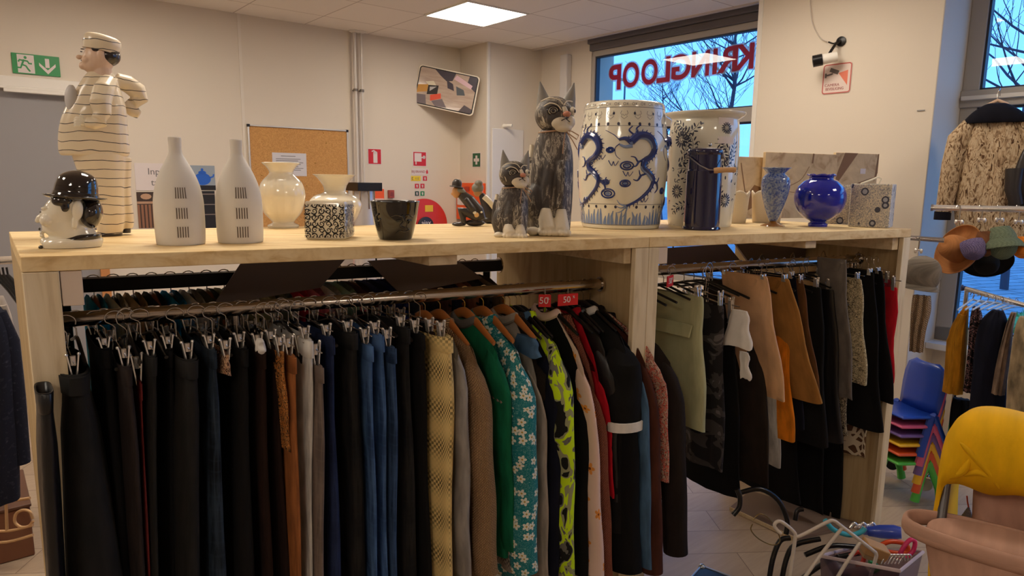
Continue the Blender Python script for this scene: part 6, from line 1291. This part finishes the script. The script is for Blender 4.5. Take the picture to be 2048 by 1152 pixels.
# upper rail with hats
t, s, X, Z = stand('hat_rail', 'chrome rail crossing before the fur coat, hats clipped to it', 'rail', 1960, 418, 3.38)
zr = 0; b = MB(); b.tube([(X(1860, 418), 0, Z(418)), (X(2048, 416), 0, Z(416)), (X(2260, 414), 0, Z(414))], 6 * s, 16); b.build('rail_bar', M_chromeb, t); b = MB(); b.tube([(X(1858, 418), 0, Z(418)), (X(1863, 418), 0, Z(418))], 7.5 * s, 16); b.build('end_cap', M_chrome, t)
b = MB(); b.tube([(X(2255, 414), 0, Z(414)), (X(2255, 414), 0, -t.location.z + .01)], 6 * s, 12); b.build('rail_post', M_chrome, t)
def hooklet(x, y0, y1, d, lab):
    t, s, X, Z = stand('clip_hook', lab, 'hook', x, y1, d); b = MB(); b.tube([(X(x - 4, y0 + 4), 0, Z(y0 + 4)), (X(x - 2, y0), 0, Z(y0)), (X(x + 3, y0 + 1), 0, Z(y0 + 1)), (X(x + 3, y0 + 10), 0, Z(y0 + 10)), (X(x, y1), 0, Z(y1 - 8))], 1.5 * s, 6); b.build('hook', M_wire, t)
    b = MB(); b.tube([(-5 * s, 0, 8 * s), (5 * s, 0, 8 * s)], 2 * s, 8); b.ell((-5 * s, 0, 6 * s), (3 * s, 3 * s, 5 * s)); b.ell((5 * s, 0, 6 * s), (3 * s, 3 * s, 5 * s)); b.build('clip', M_chromeb, t)
for x, y1, lab in ((1917, 450, 'left chrome clip hook on the hat rail above the brown felt hat'), (1962, 446, 'chrome clip hook with white tag above the lilac hat'), (1998, 446, 'chrome clip hook above the sage hat'), (2036, 450, 'rightmost chrome clip hook on the hat rail')): hooklet(x, 411, y1, 3.38, lab)
def hat(lab, cx, cy, d, mat, crown, brim, tilt, roll, mat2=None, name='hat', sy=1):
    t, s, X, Z = stand(name, lab, 'hat', cx, cy, d); Mx = Matrix.Rotation(R_(roll), 4, 'Y') @ Matrix.Rotation(R_(tilt), 4, 'X')
    b = MB(); b.lathe([(r * s, z * s) for r, z in cr(crown, 4)], 36, M=Mx, sy=sy); b.build('crown', mat, t, ang=70)
    if brim: b = MB(); b.lathe([(r * s, z * s) for r, z in cr(brim, 4)], 44, M=Mx, c0=False, c1=False, sy=sy); b.build('brim', mat2 or mat, t, ang=70, solid=.004)
    return t
FELT = cloth('brown_felt', (168, 112, 66), var=.05); 
hat('large tan brown felt hat with wide bent brim on the hat rail', 1922, 502, 3.38, FELT, [(26, 0), (26, 14), (22, 34), (10, 42), (.5, 40)], [(24, 0), (38, -2), (48, 4), (52, 10)], 40, -62)
hat('lilac knitted hat tucked beside the brown felt hat', 1946, 494, 3.24, knit('lilac_knit', (176, 160, 200), (110, 98, 140), 60), [(20, -12), (22, 0), (18, 18), (6, 26), (.5, 27)], None, 20, 160)
hat('brown furry hat between lilac and sage hats', 1972, 484, 3.24, cloth('brown_fur_hat', (110, 70, 44)), [(15, -20), (19, 0), (16, 20), (6, 28), (.5, 29)], None, 10, 176)
hat('black wide brimmed hat hanging low under the hat rail', 1972, 520, 3.42, BK2, [(22, 0), (22, 14), (16, 26), (.5, 28)], [(20, 0), (38, 0), (46, 3)], 50, 170)
hat('sage green crocheted hat with drooping brim', 2004, 484, 3.2, knit('sage_knit', (160, 172, 142), (110, 122, 98), 60), [(16, -30), (24, -14), (26, 6), (20, 24), (8, 34), (.5, 35)], [(24, -6), (32, 4), (35, 14)], 10, 168)
hat('orange knitted hat at the right picture edge', 2046, 494, 3.2, cloth('orange_knit', (214, 120, 40)), [(12, -20), (16, -4), (15, 14), (6, 22), (.5, 23)], None, 8, 178)
t, s, X, Z = stand('stub_rail', 'short chrome rail sticking out right of the shelf unit', 'rail', 1855, 478, 3.3)
b = MB(); b.tube([(X(1770, 476), .0, Z(476)), (X(1888, 479), 0, Z(479))], 5 * s, 14); b.build('rail_bar', M_chrome, t); b = MB(); b.tube([(X(1772, 476), 0, Z(476)), (X(1772, 476), 0, -t.location.z + .01)], 5 * s, 12); b.build('rail_post', M_chrome, t)
hooklet(1836, 474, 508, 3.3, 'chrome clip hook holding the grey flat cap')
hat('grey flat cap hanging from the short rail', 1843, 548, 3.3, cloth('grey_cap', (132, 122, 110)), [(28, -26), (34, -8), (32, 16), (20, 32), (.5, 38)], [(28, -20), (34, -26), (37, -30)], 8, 6, name='flat_cap', sy=.5)
t, s, X, Z = stand('scarf', 'beige knitted scarf hanging under the grey cap', 'scarf', 1840, 705, 3.34); b = MB(); lofty(b, X, Z, s, [(704, 1818, 1846, 8, 0), (660, 1820, 1852, 9, 0), (620, 1822, 1862, 10, 0), (590, 1826, 1862, 8, 0)], rip=4); b.build('scarf_cloth', knit('scarf_knit', (200, 170, 140), (140, 116, 92), 60), t, ang=80)
# lower rail with clothes
t, s, X, Z = stand('clothes_rail', 'lower chrome rail under the hats carrying knitwear', 'clothes rail', 1985, 594, 3.2)
b = MB(); b.tube([(X(1928, 584), .04, Z(584)), (X(2048, 602), -.04, Z(602)), (X(2200, 624), -.12, Z(624))], 5 * s, 14); b.build('rail_bar', M_chromeb, t); b = MB(); b.tube([(X(1920, 583), .04, Z(583)), (X(1929, 584), .04, Z(584))], 5 * s, 12); b.ell((X(1922, 583), .04, Z(583)), (3 * s, 7 * s, 7 * s)); b.build('end_knob', plain('navy_knob', (40, 50, 90), .4), t)
b = MB(); b.tube([(X(1932, 586), .04, Z(586)), (X(1932, 586), .04, Z(900)), (X(1932, 586), .04, -t.location.z + .05)], 4 * s, 12); b.build('rail_post', M_chrome, t)
def hung(name, lab, mat, cx, yb, d, lv, rip=3, sl=None):
    t, s, X, Z = stand(name, lab, name, cx, yb, d); b = MB(); lofty(b, X, Z, s, lv, rip=rip); b.build('cloth_body', mat, t, ang=80)
    if sl: b = MB(); b.tube([(X(x, y), -10 * s, Z(y)) for x, y, r in sl], [r * s for x, y, r in sl], 12); b.build('sleeve', mat, t, ang=80)
    return t
hung('cardigan', 'mustard yellow shaggy cardigan at the left end of the lower rail', cloth('mustard_knit', (196, 136, 34)), 1912, 786, 3.3, [(785, 1884, 1926, 20, 0), (720, 1892, 1932, 22, 0), (660, 1900, 1936, 20, 0), (620, 1922, 1938, 12, 0), (610, 1930, 1938, 6, 0)], sl=[(1926, 625, 8), (1908, 680, 12), (1900, 770, 11)])
hung('blouse', 'dark blouse with pink grey pattern right of the mustard cardigan', blotch('dark_pink_pattern', (28, 22, 26), [(.5, (150, 112, 112)), (.57, (30, 24, 28))], 30, 3), 1945, 785, 3.22, [(784, 1926, 1950, 14, 0), (700, 1936, 1956, 16, 0), (640, 1940, 1966, 14, 0), (612, 1946, 1960, 8, 0)])
hung('jacket', 'long black navy jacket in the middle of the lower rail', NB, 1978, 860, 3.16, [(858, 1934, 2010, 22, 0), (760, 1944, 2014, 24, 0), (680, 1952, 2016, 22, 0), (640, 1964, 2016, 18, 0), (618, 1984, 2008, 10, 0)])
hung('coat', 'taupe fringed coat right of the navy jacket', cloth('taupe_boucle', (128, 108, 92), var=.25), 2004, 790, 3.08, [(788, 1982, 2010, 16, 0), (720, 1994, 2020, 16, 0), (650, 2012, 2028, 14, 0), (622, 2022, 2034, 8, 0)])
hung('coat', 'beige boucle coat at the right picture edge', cloth('beige_boucle', (150, 132, 104), var=.25), 2045, 840, 3.0, [(838, 2010, 2080, 20, 0), (740, 2018, 2082, 20, 0), (660, 2030, 2080, 18, 0), (632, 2040, 2072, 10, 0)])
hung('skirt', 'dark grey skirt behind the navy jacket near the floor', BK, 1925, 905, 3.36, [(904, 1896, 1950, 16, 0), (830, 1900, 1946, 16, 0), (796, 1906, 1940, 10, 0)])
t = thing('spare_hangers_bundle', None, 'hanger'); bpy.data.objects.remove(t)
for i in range(7):
    x = 1940 + i * 15; t, s, X, Z = stand('wire_hanger', 'blue-white plastic hanger crowded under the lower rail', 'hanger', x, 620, 3.17, 'hangers under the lower rail'); y0 = 588 + i * 2.1
    b = MB(); b.tube([(-3 * s, 0, Z(y0 + 2)), (0, 0, Z(y0 - 5)), (4 * s, 0, Z(y0 + 1)), (2 * s, 0, Z(y0 + 10))], 1.1 * s, 6); b.build('hook', M_wire, t); b = MB(); b.tube([(-20 * s, -.1, 4 * s), (2 * s, 0, Z(y0 + 10)), (26 * s, .1, 9 * s)], 1.8 * s, 6); b.build('hanger_arm', plain('pale_blue_plastic', (180, 196, 220), .3), t)
# ------------------------------------------------------------------ stacked plastic children's chairs
CC = [('green', (84, 190, 70)), ('orange', (226, 92, 44)), ('yellow', (240, 186, 30)), ('purple', (112, 84, 150)), ('pink', (214, 92, 130)), ('blue', (26, 70, 176))]
base = atz(1806, 985, 0); hd = Vector((base.x, base.y, 0)).normalized(); RZc = math.atan2(hd.y, hd.x) - math.pi / 2 + R_(45)
for i, (cn, c) in enumerate(CC):
    m = plain('chair_' + cn, c, .35, coat=.2); dz = i * .048
    t = thing('childrens_chair', cn + ' plastic childrens chair, ' + ('bottom' if i == 0 else 'top' if i == 5 else ['', 'second', 'third', 'fourth', 'fifth'][i] + ' from the bottom') + ' of the stack', 'chair', base + Vector((0, 0, dz)), RZc, "stacked children's chairs")
    del t['group']
    for e in (-1, 1):
        y = e * .125
        b = MB(); b.tube([(-.05, y, .018), (-.04, y, .07), (-.006, y * .96, .19), (.004, y * .95, .222)], [.020, .018, .017, .018], 10, sy=1.2); b.build('leg', m, t)
        b = MB(); b.tube([(.105, y, .018), (.09, y, .07), (.03, y * .96, .19), (.004, y * .95, .222)], [.019, .017, .016, .018], 10, sy=1.2); b.build('leg', m, t)
    b = MB(); b.loft([[(x, y, z - k) for x, y, z in P] for P, k in [([(-.17, -.12, .232), (-.17, .12, .232), (.03, .13, .222), (.03, -.13, .222)], 0), ([(-.18, -.13, .230), (-.18, .13, .230), (.04, .135, .219), (.04, -.135, .219)], .006), ([(-.17, -.125, .230), (-.17, .125, .230), (.03, .13, .219), (.03, -.13, .219)], .014)]][::-1]); b.build('seat', m, t, bevel=.004)
    rows = []
    for z, x, hw_ in ((.222, .02, .12), (.27, .028, .125), (.33, .036, .13), (.39, .044, .13), (.44, .048, .115), (.467, .05, .07)):
        rows.append([(x + .02 - .045 * (1 - (j / 8 - .5) ** 2 * 4) * .5, hw_ * (j / 4 - 1), z) for j in range(9)])
    b = MB(); b.loft(rows, False, False, closed=False); b.build('backrest', m, t, solid=.012, ang=70)
# castor of the rack behind
t, s, X, Z = stand('rack_castor', 'grey swivel castor of a clothes rack beside the chair feet', 'castor', 1848, 982, 3.52); b = MB(); b.lathe([(.001, -.012), (.034, -.012), (.038, 0), (.034, .012), (.001, .012)], 28, M=Matrix.Translation((0, 0, .040)) @ Matrix.Rotation(R_(90), 4, 'X')); b.build('wheel', plain('castor_grey', (190, 178, 168), .5), t, ang=40)
b = MB(); b.box(-.03, .04, -.02, .02, .078, .086); b.tube([(.0, 0, .08), (.03, .0, .16), (.045, 0, .20)], .012, 10); b.build('fork', M_chrome, t); b = MB(); b.tube([(.045, 0, .2), (.1, 0, .23), (.2, 0, .24)], .012, 10); b.build('base_bar', M_blackm, t)
t, s, X, Z = stand('rack_castor', 'dark castor seen left of the chair stack', 'castor', 1783, 940, 3.75); b = MB(); b.lathe([(.001, -.012), (.03, -.012), (.034, 0), (.03, .012), (.001, .012)], 24, M=Matrix.Translation((0, 0, .035)) @ Matrix.Rotation(R_(90), 4, 'X')); b.build('wheel', M_blackp, t); b = MB(); b.tube([(0, 0, .07), (0, 0, .14), (.3, .1, .15)], .014, 10); b.build('base_bar', M_blackm, t)
# ------------------------------------------------------------------ stroller with yellow blanket
YEL = cloth('yellow_fleece', (226, 172, 16), var=.04, bump=.5); PNKS = cloth('dusty_pink_cloth', (186, 146, 126), var=.05); LIN = cloth('pale_pink_lining', (206, 160, 140), var=.04)
t, s, X, Z = stand('yellow_blanket', 'yellow fleece blanket draped over the stroller hood', 'blanket', 1960, 1150, 1.75)
outer = cr([(1850, 1185), (1856, 1100), (1872, 1000), (1884, 920), (1906, 868), (1950, 840), (2020, 834), (2100, 850), (2150, 920), (2170, 1050), (2180, 1185)], 5)
inner = cr([(1872, 1185), (1878, 1090), (1884, 1010), (1892, 984), (1922, 974), (1980, 985), (2040, 970), (2090, 976), (2112, 1010), (2130, 1090), (2140, 1185)], 5)
rings = []; uv = []; sh = [(0, .02), (.06, -.005), (.3, -.035), (.6, -.03), (.85, .0), (1, .05)]
for f, dy in sh:
    rings.append([(X(a[0] * (1 - f) + b_[0] * f, a[1] * (1 - f) + b_[1] * f), dy + .008 * math.sin(i * .55 + f * 5) * (1 - abs(f - .5)), Z(a[1] * (1 - f) + b_[1] * f)) for i, (a, b_) in enumerate(zip(inner, outer))])
cxp = 2010
for f, dy in ((.97, .16), (.9, .3), (.8, .42)): rings.append([(X(cxp + (b_[0] - cxp) * f, b_[1]), dy, Z(1150 + (b_[1] - 1150) * (f if b_[1] < 1150 else 1))) for b_ in outer])
for r in rings: uv += [(p[0], p[2]) for p in r]
b = MB(); b.loft(rings, False, False, closed=False, uv=uv); b.build('blanket_cloth', YEL, t, ang=80, solid=.006)
b = MB()
for pts in ([(1925, 880), (1950, 900), (1985, 930), (2000, 955)], [(1930, 945), (1960, 930), (1990, 940)], [(1895, 960), (1930, 935), (1945, 905)]): b.tube([(X(x, y), -.028, Z(y)) for x, y in cr(pts, 4)], [.003 + .011 * math.sin(math.pi * i / (4 * (len(pts) - 1))) for i in range(4 * (len(pts) - 1) + 1)], 10, sy=.7)
b.build('blanket_folds', YEL, t, ang=80)
t, s, X, Z = stand('stroller', 'dusty pink stroller bassinet with grey frame under the yellow blanket', 'stroller', 1960, 1150, 1.60)
b = MB(); lofty(b, X, Z, s, [(1500, 1900, 2160, 50, 62), (1300, 1862, 2200, 62, 62), (1190, 1846, 2220, 66, 62), (1135, 1838, 2230, 66, 62), (1108, 1840, 2228, 62, 62), (1094, 1852, 2214, 56, 62), (1086, 1880, 2190, 46, 62), (1083, 1910, 2160, 34, 62)], n=40, k=4); b.build('bassinet_cover', PNKS, t, ang=80)
b = MB(); P = []
for i in range(36): a = 2 * math.pi * i / 36; co, si = math.cos(a), math.sin(a); q_ = (abs(co) ** 2.6 + abs(si) ** 2.6) ** (-1 / 2.6); P.append((X(2034, 1104) + 198 * s * q_ * co, 62 * s + 64 * s * q_ * si, Z(1106)))
b.tube(P, .009, 10, closed=True, sy=2.4); b.build('rim_band', PNKS, t, ang=80)
b = MB(); b.tube([(X(1885, 985), .19, Z(985)), (X(1876, 1040), .17, Z(1040)), (X(1868, 1110), .12, Z(1110))], .011, 12); b.build('hood_frame', plain('tube_grey', (96, 92, 92), .35, .6), t)
b = MB(); lofty(b, X, Z, s, [(1120, 1930, 2150, 10, 190), (1000, 1940, 2140, 12, 210), (950, 1980, 2110, 10, 210), (935, 2020, 2080, 6, 210)], rip=5); b.build('inner_lining', LIN, t, ang=80)
b = MB(); b.ell((X(1848, 1125), .1, Z(1128)), (.016, .02, .02)); b.build('side_joint', M_blackp, t)
for e in (-1, 1):
    for yy in (.05, .42): b = MB(); zc_ = -t.location.z + .09; b.lathe([(.001, -.02), (.07, -.02), (.088, -.012), (.088, .012), (.07, .02), (.001, .02)], 32, M=Matrix.Translation((X(2034, 1150) + e * .17, yy, zc_)) @ Matrix.Rotation(R_(90), 4, 'Y')); b.build('wheel', M_blackp, t)
b = MB()
for e in (-1, 1):
    for yy in (.05, .42): b.tube([(X(2034, 1150) + e * .14, yy, -t.location.z + .09), (X(2034, 1150) + e * .10, .2, -t.location.z + .45)], .01, 8)
b.build('chassis', plain('tube_grey', (96, 92, 92), .35, .6), t)
def soft(name, lab, cat, cx, cy, d, parts):
    t, s, X, Z = stand(name, lab, cat, cx, cy, d)
    for nm, m, c, r in parts: b = MB(); b.ell((c[0] * s, c[2] * s, c[1] * s), (r[0] * s, r[2] * s, r[1] * s)); b.build(nm, m, t)
    return t
soft('plush_toy', 'white and orange plush toy lying on the bassinet', 'toy', 1968, 1052, 1.78, [('plush_head', WHT, (-6, 4, 0), (9, 8, 9)), ('plush_body', cloth('orange_plush', (224, 130, 80)), (12, 0, 0), (16, 9, 10))])
soft('blue_cloth', 'small blue cloth between the plush toys', 'cloth', 2000, 1050, 1.84, [('cloth_fold', cloth('blue_plush', (50, 80, 140)), (0, 0, 0), (22, 8, 10))])
soft('plush_toy', 'cream plush toy at the right picture edge on the bassinet', 'toy', 2030, 1056, 1.80, [('plush_body', cloth('cream_plush', (222, 190, 160)), (0, 0, 0), (34, 10, 14))])
t, s, X, Z = stand('spiral_toy', 'small grey striped cone toy with orange tip before the lining', 'toy', 1934, 1040, 1.95); b = MB()
for i in range(7): b.lathe([((12 - i * 1.6) * s, i * 4 * s), ((12.5 - i * 1.6) * s, (i * 4 + 1.5) * s), ((10.5 - i * 1.6) * s, (i * 4 + 4) * s)], 18)
b.build('striped_cone', plain('toy_grey', (140, 132, 128), .5), t); b = MB(); b.tube([(0, 0, 27 * s), (-3 * s, 0, 38 * s), (-5 * s, 0, 50 * s)], 1.5 * s, 6); b.build('orange_tip', plain('toy_orange', (230, 90, 50), .5), t)
# ------------------------------------------------------------------ clutter on the floor
t, s, X, Z = stand('aluminium_case', 'dark case with aluminium edges lying open on the floor', 'case', 1455, 1175, 2.45); t.location.z = 0; t.rotation_euler.z += R_(-18)
M_al = plain('aluminium_edge', (176, 186, 196), .3, .8); M_cs = plain('case_black', (20, 22, 28), .3)
b = MB(); b.box(-.16, .14, -.16, .16, .002, .10); b.build('case_shell', M_cs, t, bevel=.004)
b = MB()
for x0, x1, y0, y1, z0, z1 in ((-.163, .143, -.163, -.155, .085, .103), (-.163, .143, .155, .163, .085, .103), (-.163, -.155, -.163, .163, .085, .103), (.135, .143, -.163, .163, .085, .103), (-.163, -.155, -.163, -.155, .002, .1), (.135, .143, -.163, -.155, .002, .1)): b.box(x0, x1, y0, y1, z0, z1)
b.build('edge_profile', M_al, t, bevel=.002); b = MB()
for x, y in ((-.157, -.157), (.137, -.157), (-.157, .157), (.137, .157)): b.ell((x, y, .098), (.014, .014, .012), 12, 8)
b.build('corner_caps', M_al, t); b = MB(); b.tube([(-.06, -.05, .104), (-.05, -.05, .125), (.05, -.05, .125), (.06, -.05, .104)], .006, 8); b.build('handle', M_al, t); b = MB(); b.box(-.1, -.06, .02, .06, .1, .108); b.box(.04, .08, .02, .06, .1, .108); b.build('latches', M_al, t, bevel=.002)
t = thing('floor_board', 'dark brown panel with raw wood edge lying on the floor under the skirts', 'board', K(2.35, .35, 0), R_(26))
inv = t.matrix_world.inverted(); P = [inv @ atz(x, y, .01) for x, y in ((1460, 1017), (1590, 1078), (1720, 1050), (1500, 984))]
b = MB(); b.hexa([(p.x, p.y, .002) for p in P], [(p.x, p.y, .018) for p in P]); b.build('panel_sheet', M_brd, t, smooth=False); b = MB(); n_ = (P[1] - P[0]).normalized(); o_ = Vector((-n_.y, n_.x, 0)) * .004
if (P[2] - P[0]).dot(o_) > 0: o_ = -o_
b.hexa([(P[0] + o_).to_tuple()[:2] + (.002,), (P[1] + o_).to_tuple()[:2] + (.002,), (P[1]).to_tuple()[:2] + (.002,), (P[0]).to_tuple()[:2] + (.002,)], [(P[0] + o_).to_tuple()[:2] + (.02,), (P[1] + o_).to_tuple()[:2] + (.02,), (P[1]).to_tuple()[:2] + (.02,), (P[0]).to_tuple()[:2] + (.02,)]); b.build('wood_edge', M_frt, t, smooth=False)
def wires(name, lab, cat, d, mat, rad, *paths, smooth=4, cx=None):
    x0, y0 = paths[0][0][:2]; t = thing(name, lab, cat, pd(x0, y0, d)); 
    for P in paths:
        b = MB(); b.tube(cr([tuple(pd(x, y, d + (q_[0] if q_ else 0))) for x, y, *q_ in P], smooth), rad, 10); b.build('tube', mat, t, world=True)
    return t
wires('white_frame', 'white bent tube frame with hook standing in the hanger pile', 'frame', 2.35, plain('white_tube', (214, 204, 192), .35, coat=.3), .0062,
      [(1562, 1067), (1556, 1062), (1549, 1052), (1553, 1044), (1564, 1044), (1588, 1064), (1590, 1078), (1584, 1120), (1576, 1180)], [(1590, 1070), (1600, 1072), (1655, 1044), (1668, 1042), (1680, 1050), (1742, 1098), (1752, 1108), (1750, 1122), (1732, 1180)], [(1685, 1055), (1640, 1112), (1592, 1180)], [(1721, 1084), (1690, 1130), (1660, 1180)])
for i, P in enumerate(([(1466, 1030), (1478, 1015), (1480, 995), (1474, 978)], [(1482, 985), (1520, 978), (1556, 1000), (1574, 1040), (1572, 1068)], [(1590, 1040), (1594, 1022), (1606, 1018)], [(1535, 1180), (1545, 1120), (1560, 1082), (1580, 1076)], [(1560, 1180), (1572, 1120), (1590, 1090), (1640, 1078)], [(1600, 1160), (1660, 1120), (1720, 1106)], [(1610, 1110), (1660, 1092), (1712, 1094)])):
    wires('black_hanger', ['glossy black curved hanger leaning near the dark panel', 'large arched black hanger over the dark panel', 'small black hanger hook right of the arch', 'black hanger end left of the white frame', 'black hanger crossing behind the white frame hook', 'black hanger lying low inside the white frame', 'black hanger lying across the white frame bars'][i], 'hanger', 2.62 + .03 * (i % 3), M_blackp, .010, P)
wires('wire_loop', 'thin brass wire loop left of the white frame hook', 'wire', 2.5, plain('brass_wire', (140, 120, 80), .3, .9), .0022, [(1505, 1048), (1502, 1060), (1518, 1078), (1545, 1090), (1560, 1082), (1552, 1056), (1535, 1034), (1518, 1028), (1506, 1040)])
t, s, X, Z = stand('storage_box', 'clear plastic box full of hangers at the bottom right', 'box', 1740, 1170, 2.35); M_cl = glass('clear_plastic', (226, 214, 220), .1, .3)
q_ = [pd(x, y, d_) for x, y, d_ in ((1640, 1112, 2.5), (1800, 1142, 2.2), (1846, 1104, 2.5), (1700, 1096, 2.8))]
zf_ = .004
b = MB(); tp = [p for p in q_]
for i in range(4):
    a, c_ = tp[i], tp[(i + 1) % 4]; m_ = sum(tp, Vector()) / 4; a2, c2 = a + (m_ - a) * .02, c_ + (m_ - c_) * .02
    ab, cb_ = m_ + (a - m_) * .85, m_ + (c_ - m_) * .85
    b.hexa([(ab.x, ab.y, zf_), (cb_.x, cb_.y, zf_), (cb_.x + (m_.x - cb_.x) * .02, cb_.y + (m_.y - cb_.y) * .02, zf_), (ab.x + (m_.x - ab.x) * .02, ab.y + (m_.y - ab.y) * .02, zf_)], [a.to_tuple(), c_.to_tuple(), c2.to_tuple(), a2.to_tuple()])
b.build('box_walls', M_cl, t, world=True, smooth=False)
b = MB(); b.tube([p for p in tp], .006, 8, closed=True); b.build('box_rim', plain('frosted_rim', (214, 196, 200), .4), t, world=True)
m_ = sum(tp, Vector()) / 4; b = MB(); b.hexa([tuple((m_ + (p - m_) * .84).xy) + (.003,) for p in tp], [tuple((m_ + (p - m_) * .84).xy) + (.008,) for p in tp]); b.build('box_floor', M_cl, t, world=True, smooth=False)
t, s, X, Z = stand('clothes_brush', 'pale wooden brush lying on the hanger pile', 'brush', 1752, 1100, 2.45); b = MB(); b.box(-26 * s, 20 * s, -18 * s, 18 * s, -12 * s, 12 * s); b.build('brush_block', plain('beech_wood', (206, 160, 104), .5), t, bevel=.006); b = MB(); b.box(-22 * s, 16 * s, -14 * s, 14 * s, -20 * s, -12 * s); b.build('bristles', plain('bristle_tan', (190, 160, 120), .8), t); t.rotation_euler = (0, R_(18), t.rotation_euler.z + R_(20))
t, s, X, Z = stand('blue_tube', 'translucent blue plastic sleeve lying behind the brush', 'tube', 1772, 1066, 2.7); b = MB(); b.tube([(-32 * s, 0, -6 * s), (-10 * s, 0, 0), (14 * s, 0, 6 * s), (26 * s, 0, 8 * s)], [9 * s, 13 * s, 14 * s, 11 * s], 16); b.build('sleeve_body', plain('blue_plastic', (60, 84, 190), .3, coat=.3), t); b = MB(); b.tube([(-40 * s, 0, -8 * s), (-30 * s, 0, -6 * s)], 7 * s, 12); b.build('tube_end', plain('pale_blue_end', (120, 140, 214), .3), t)
wires('orange_hanger', 'orange plastic ring hanger right of the brush', 'hanger', 2.55, plain('orange_tube', (226, 84, 40), .3), .009, [(1762, 1090), (1780, 1083), (1806, 1086), (1816, 1096), (1808, 1106), (1780, 1104), (1762, 1098)])
wires('pink_hanger', 'bright pink plastic hanger loop next to the clear box', 'hanger', 2.5, plain('pink_tube', (226, 50, 110), .3), .008, [(1796, 1118), (1806, 1096), (1820, 1080), (1830, 1084), (1826, 1102), (1812, 1116)])
wires('orange_hanger', 'red-orange hanger end inside the white frame', 'hanger', 2.5, plain('redorange_tube', (214, 70, 50), .3), .008, [(1700, 1112), (1716, 1104), (1728, 1112), (1724, 1126), (1712, 1130)])
wires('cyan_hanger', 'cyan plastic hanger hook behind the white frame', 'hanger', 2.7, plain('cyan_tube', (70, 180, 200), .3), .010, [(1650, 1040), (1668, 1060), (1700, 1070), (1722, 1064), (1730, 1056)])
wires('wire_bundle', 'bundle of thin chrome wire hangers on the clear box', 'hanger', 2.42, M_chromeb, .003, *[[(1762 + i * 7, 1128), (1772 + i * 7, 1112), (1786 + i * 7, 1110), (1792 + i * 6, 1122)] for i in range(6)])
wires('chrome_clip_bundle', 'chrome clips heaped behind the white frame top', 'clip', 2.75, M_chromeb, .006, *[[(1700 + i * 9, 1056), (1708 + i * 9, 1046 + i % 2 * 4), (1716 + i * 9, 1054)] for i in range(5)])
wires('green_clip', 'small green clip in the clear box', 'clip', 2.4, plain('green_clip', (30, 130, 70), .3), .007, [(1738, 1124), (1750, 1128), (1756, 1138), (1746, 1144)])
# ------------------------------------------------------------------ left edge: neighbouring rack
t, s, X, Z = stand('clothes_rail', 'chrome rail of the neighbouring rack at the left picture edge', 'clothes rail', -20, 522, 2.6); b = MB(); b.tube([(-.6, 0, 0), (.155, 0, .0)], .016, 16); b.build('rail_bar', M_chromeb, t); b = MB(); b.tube([(-.5, 0, 0), (-.5, 0, -t.location.z + .01)], .014, 12); b.build('rail_post', M_chrome, t)
NV = blotch('navy_speckled', (30, 32, 46), [(.6, (44, 46, 60)), (.7, (70, 72, 84))], 60, 0)
hung('coat', 'dark navy coat on the neighbouring rack at the left edge', NV, -10, 1000, 2.5, [(1000, -70, 42, 40, 0), (850, -70, 36, 44, 0), (700, -66, 26, 44, 0), (630, -58, 10, 30, 0), (596, -44, -16, 12, 0)], sl=[(-10, 620, 16), (12, 680, 20), (26, 800, 20), (40, 930, 18)])
t, s, X, Z = stand('sweater', 'light grey sweater with hanging sleeve beside the navy coat', 'sweater', 20, 930, 2.75); G_ = cloth('pale_grey_knit', (176, 164, 152)); b = MB(); lofty(b, X, Z, s, [(930, 10, 52, 16, 10), (800, 0, 40, 18, 10), (650, -10, 26, 18, 10), (590, -20, 6, 8, 10)]); b.build('sweater_body', G_, t, ang=80)
b = MB(); b.tube([(X(2, 605), -16 * s, Z(605)), (X(16, 660), -18 * s, Z(660)), (X(28, 780), -18 * s, Z(780)), (X(38, 870), -18 * s, Z(870)), (X(46, 912), -18 * s, Z(912))], [8 * s, 11 * s, 10 * s, 9 * s, 8 * s], 14); b.build('sleeve', G_, t, ang=80)
for i in range(4):
    t, s, X, Z = stand('coat_hanger', 'black hanger shoulder on the neighbouring rail at the left edge', 'hanger', -4 + i * 8, 600, 2.62, 'hangers on the neighbouring rail'); b = MB(); b.tube([(0, 0, 66 * s), (1 * s, 0, 50 * s), (-12 * s, .0, 36 * s), (-30 * s, 0, 48 * s)], 2 * s, 8); b.tube([(0, 0, 50 * s), (20 * s, -.05, 22 * s), (34 * s, -.1, -6 * s)], [4 * s, 5 * s, 4 * s], 8); b.build('shoulder_arm', M_blackp, t)
wires('wire_basket', 'pale wire basket low on the neighbouring rack at the left edge', 'basket', 2.75, plain('basket_wire', (200, 160, 116), .35, .5), .006, [(-40, 1010), (20, 1002), (60, 996)], [(-40, 1060), (16, 1062), (66, 1050)], [(12, 1006), (14, 1062)], [(66, 1038), (60, 1024), (46, 1020), (32, 1028), (30, 1044), (42, 1054), (58, 1052), (66, 1042)], [(-40, 1085), (14, 1084), (66, 1070)])
t, s, X, Z = stand('wooden_crate', 'reddish brown wooden box on the floor at the bottom left', 'box', 0, 1130, 2.9); t.location.z = 0; b = MB(); b.box(-.5, .12, -.12, .3, .001, .22); b.build('crate_side', plain('reddish_wood', (120, 76, 52), .5), t, bevel=.006); b = MB(); b.box(-.5, .125, -.125, .305, .221, .235); b.build('crate_lid', plain('brown_wood_lid', (96, 62, 44), .5), t, bevel=.004)
for o in (P_clip, P_wood, P_blk, P_sp):
    if o.name not in USED: bpy.data.objects.remove(o)
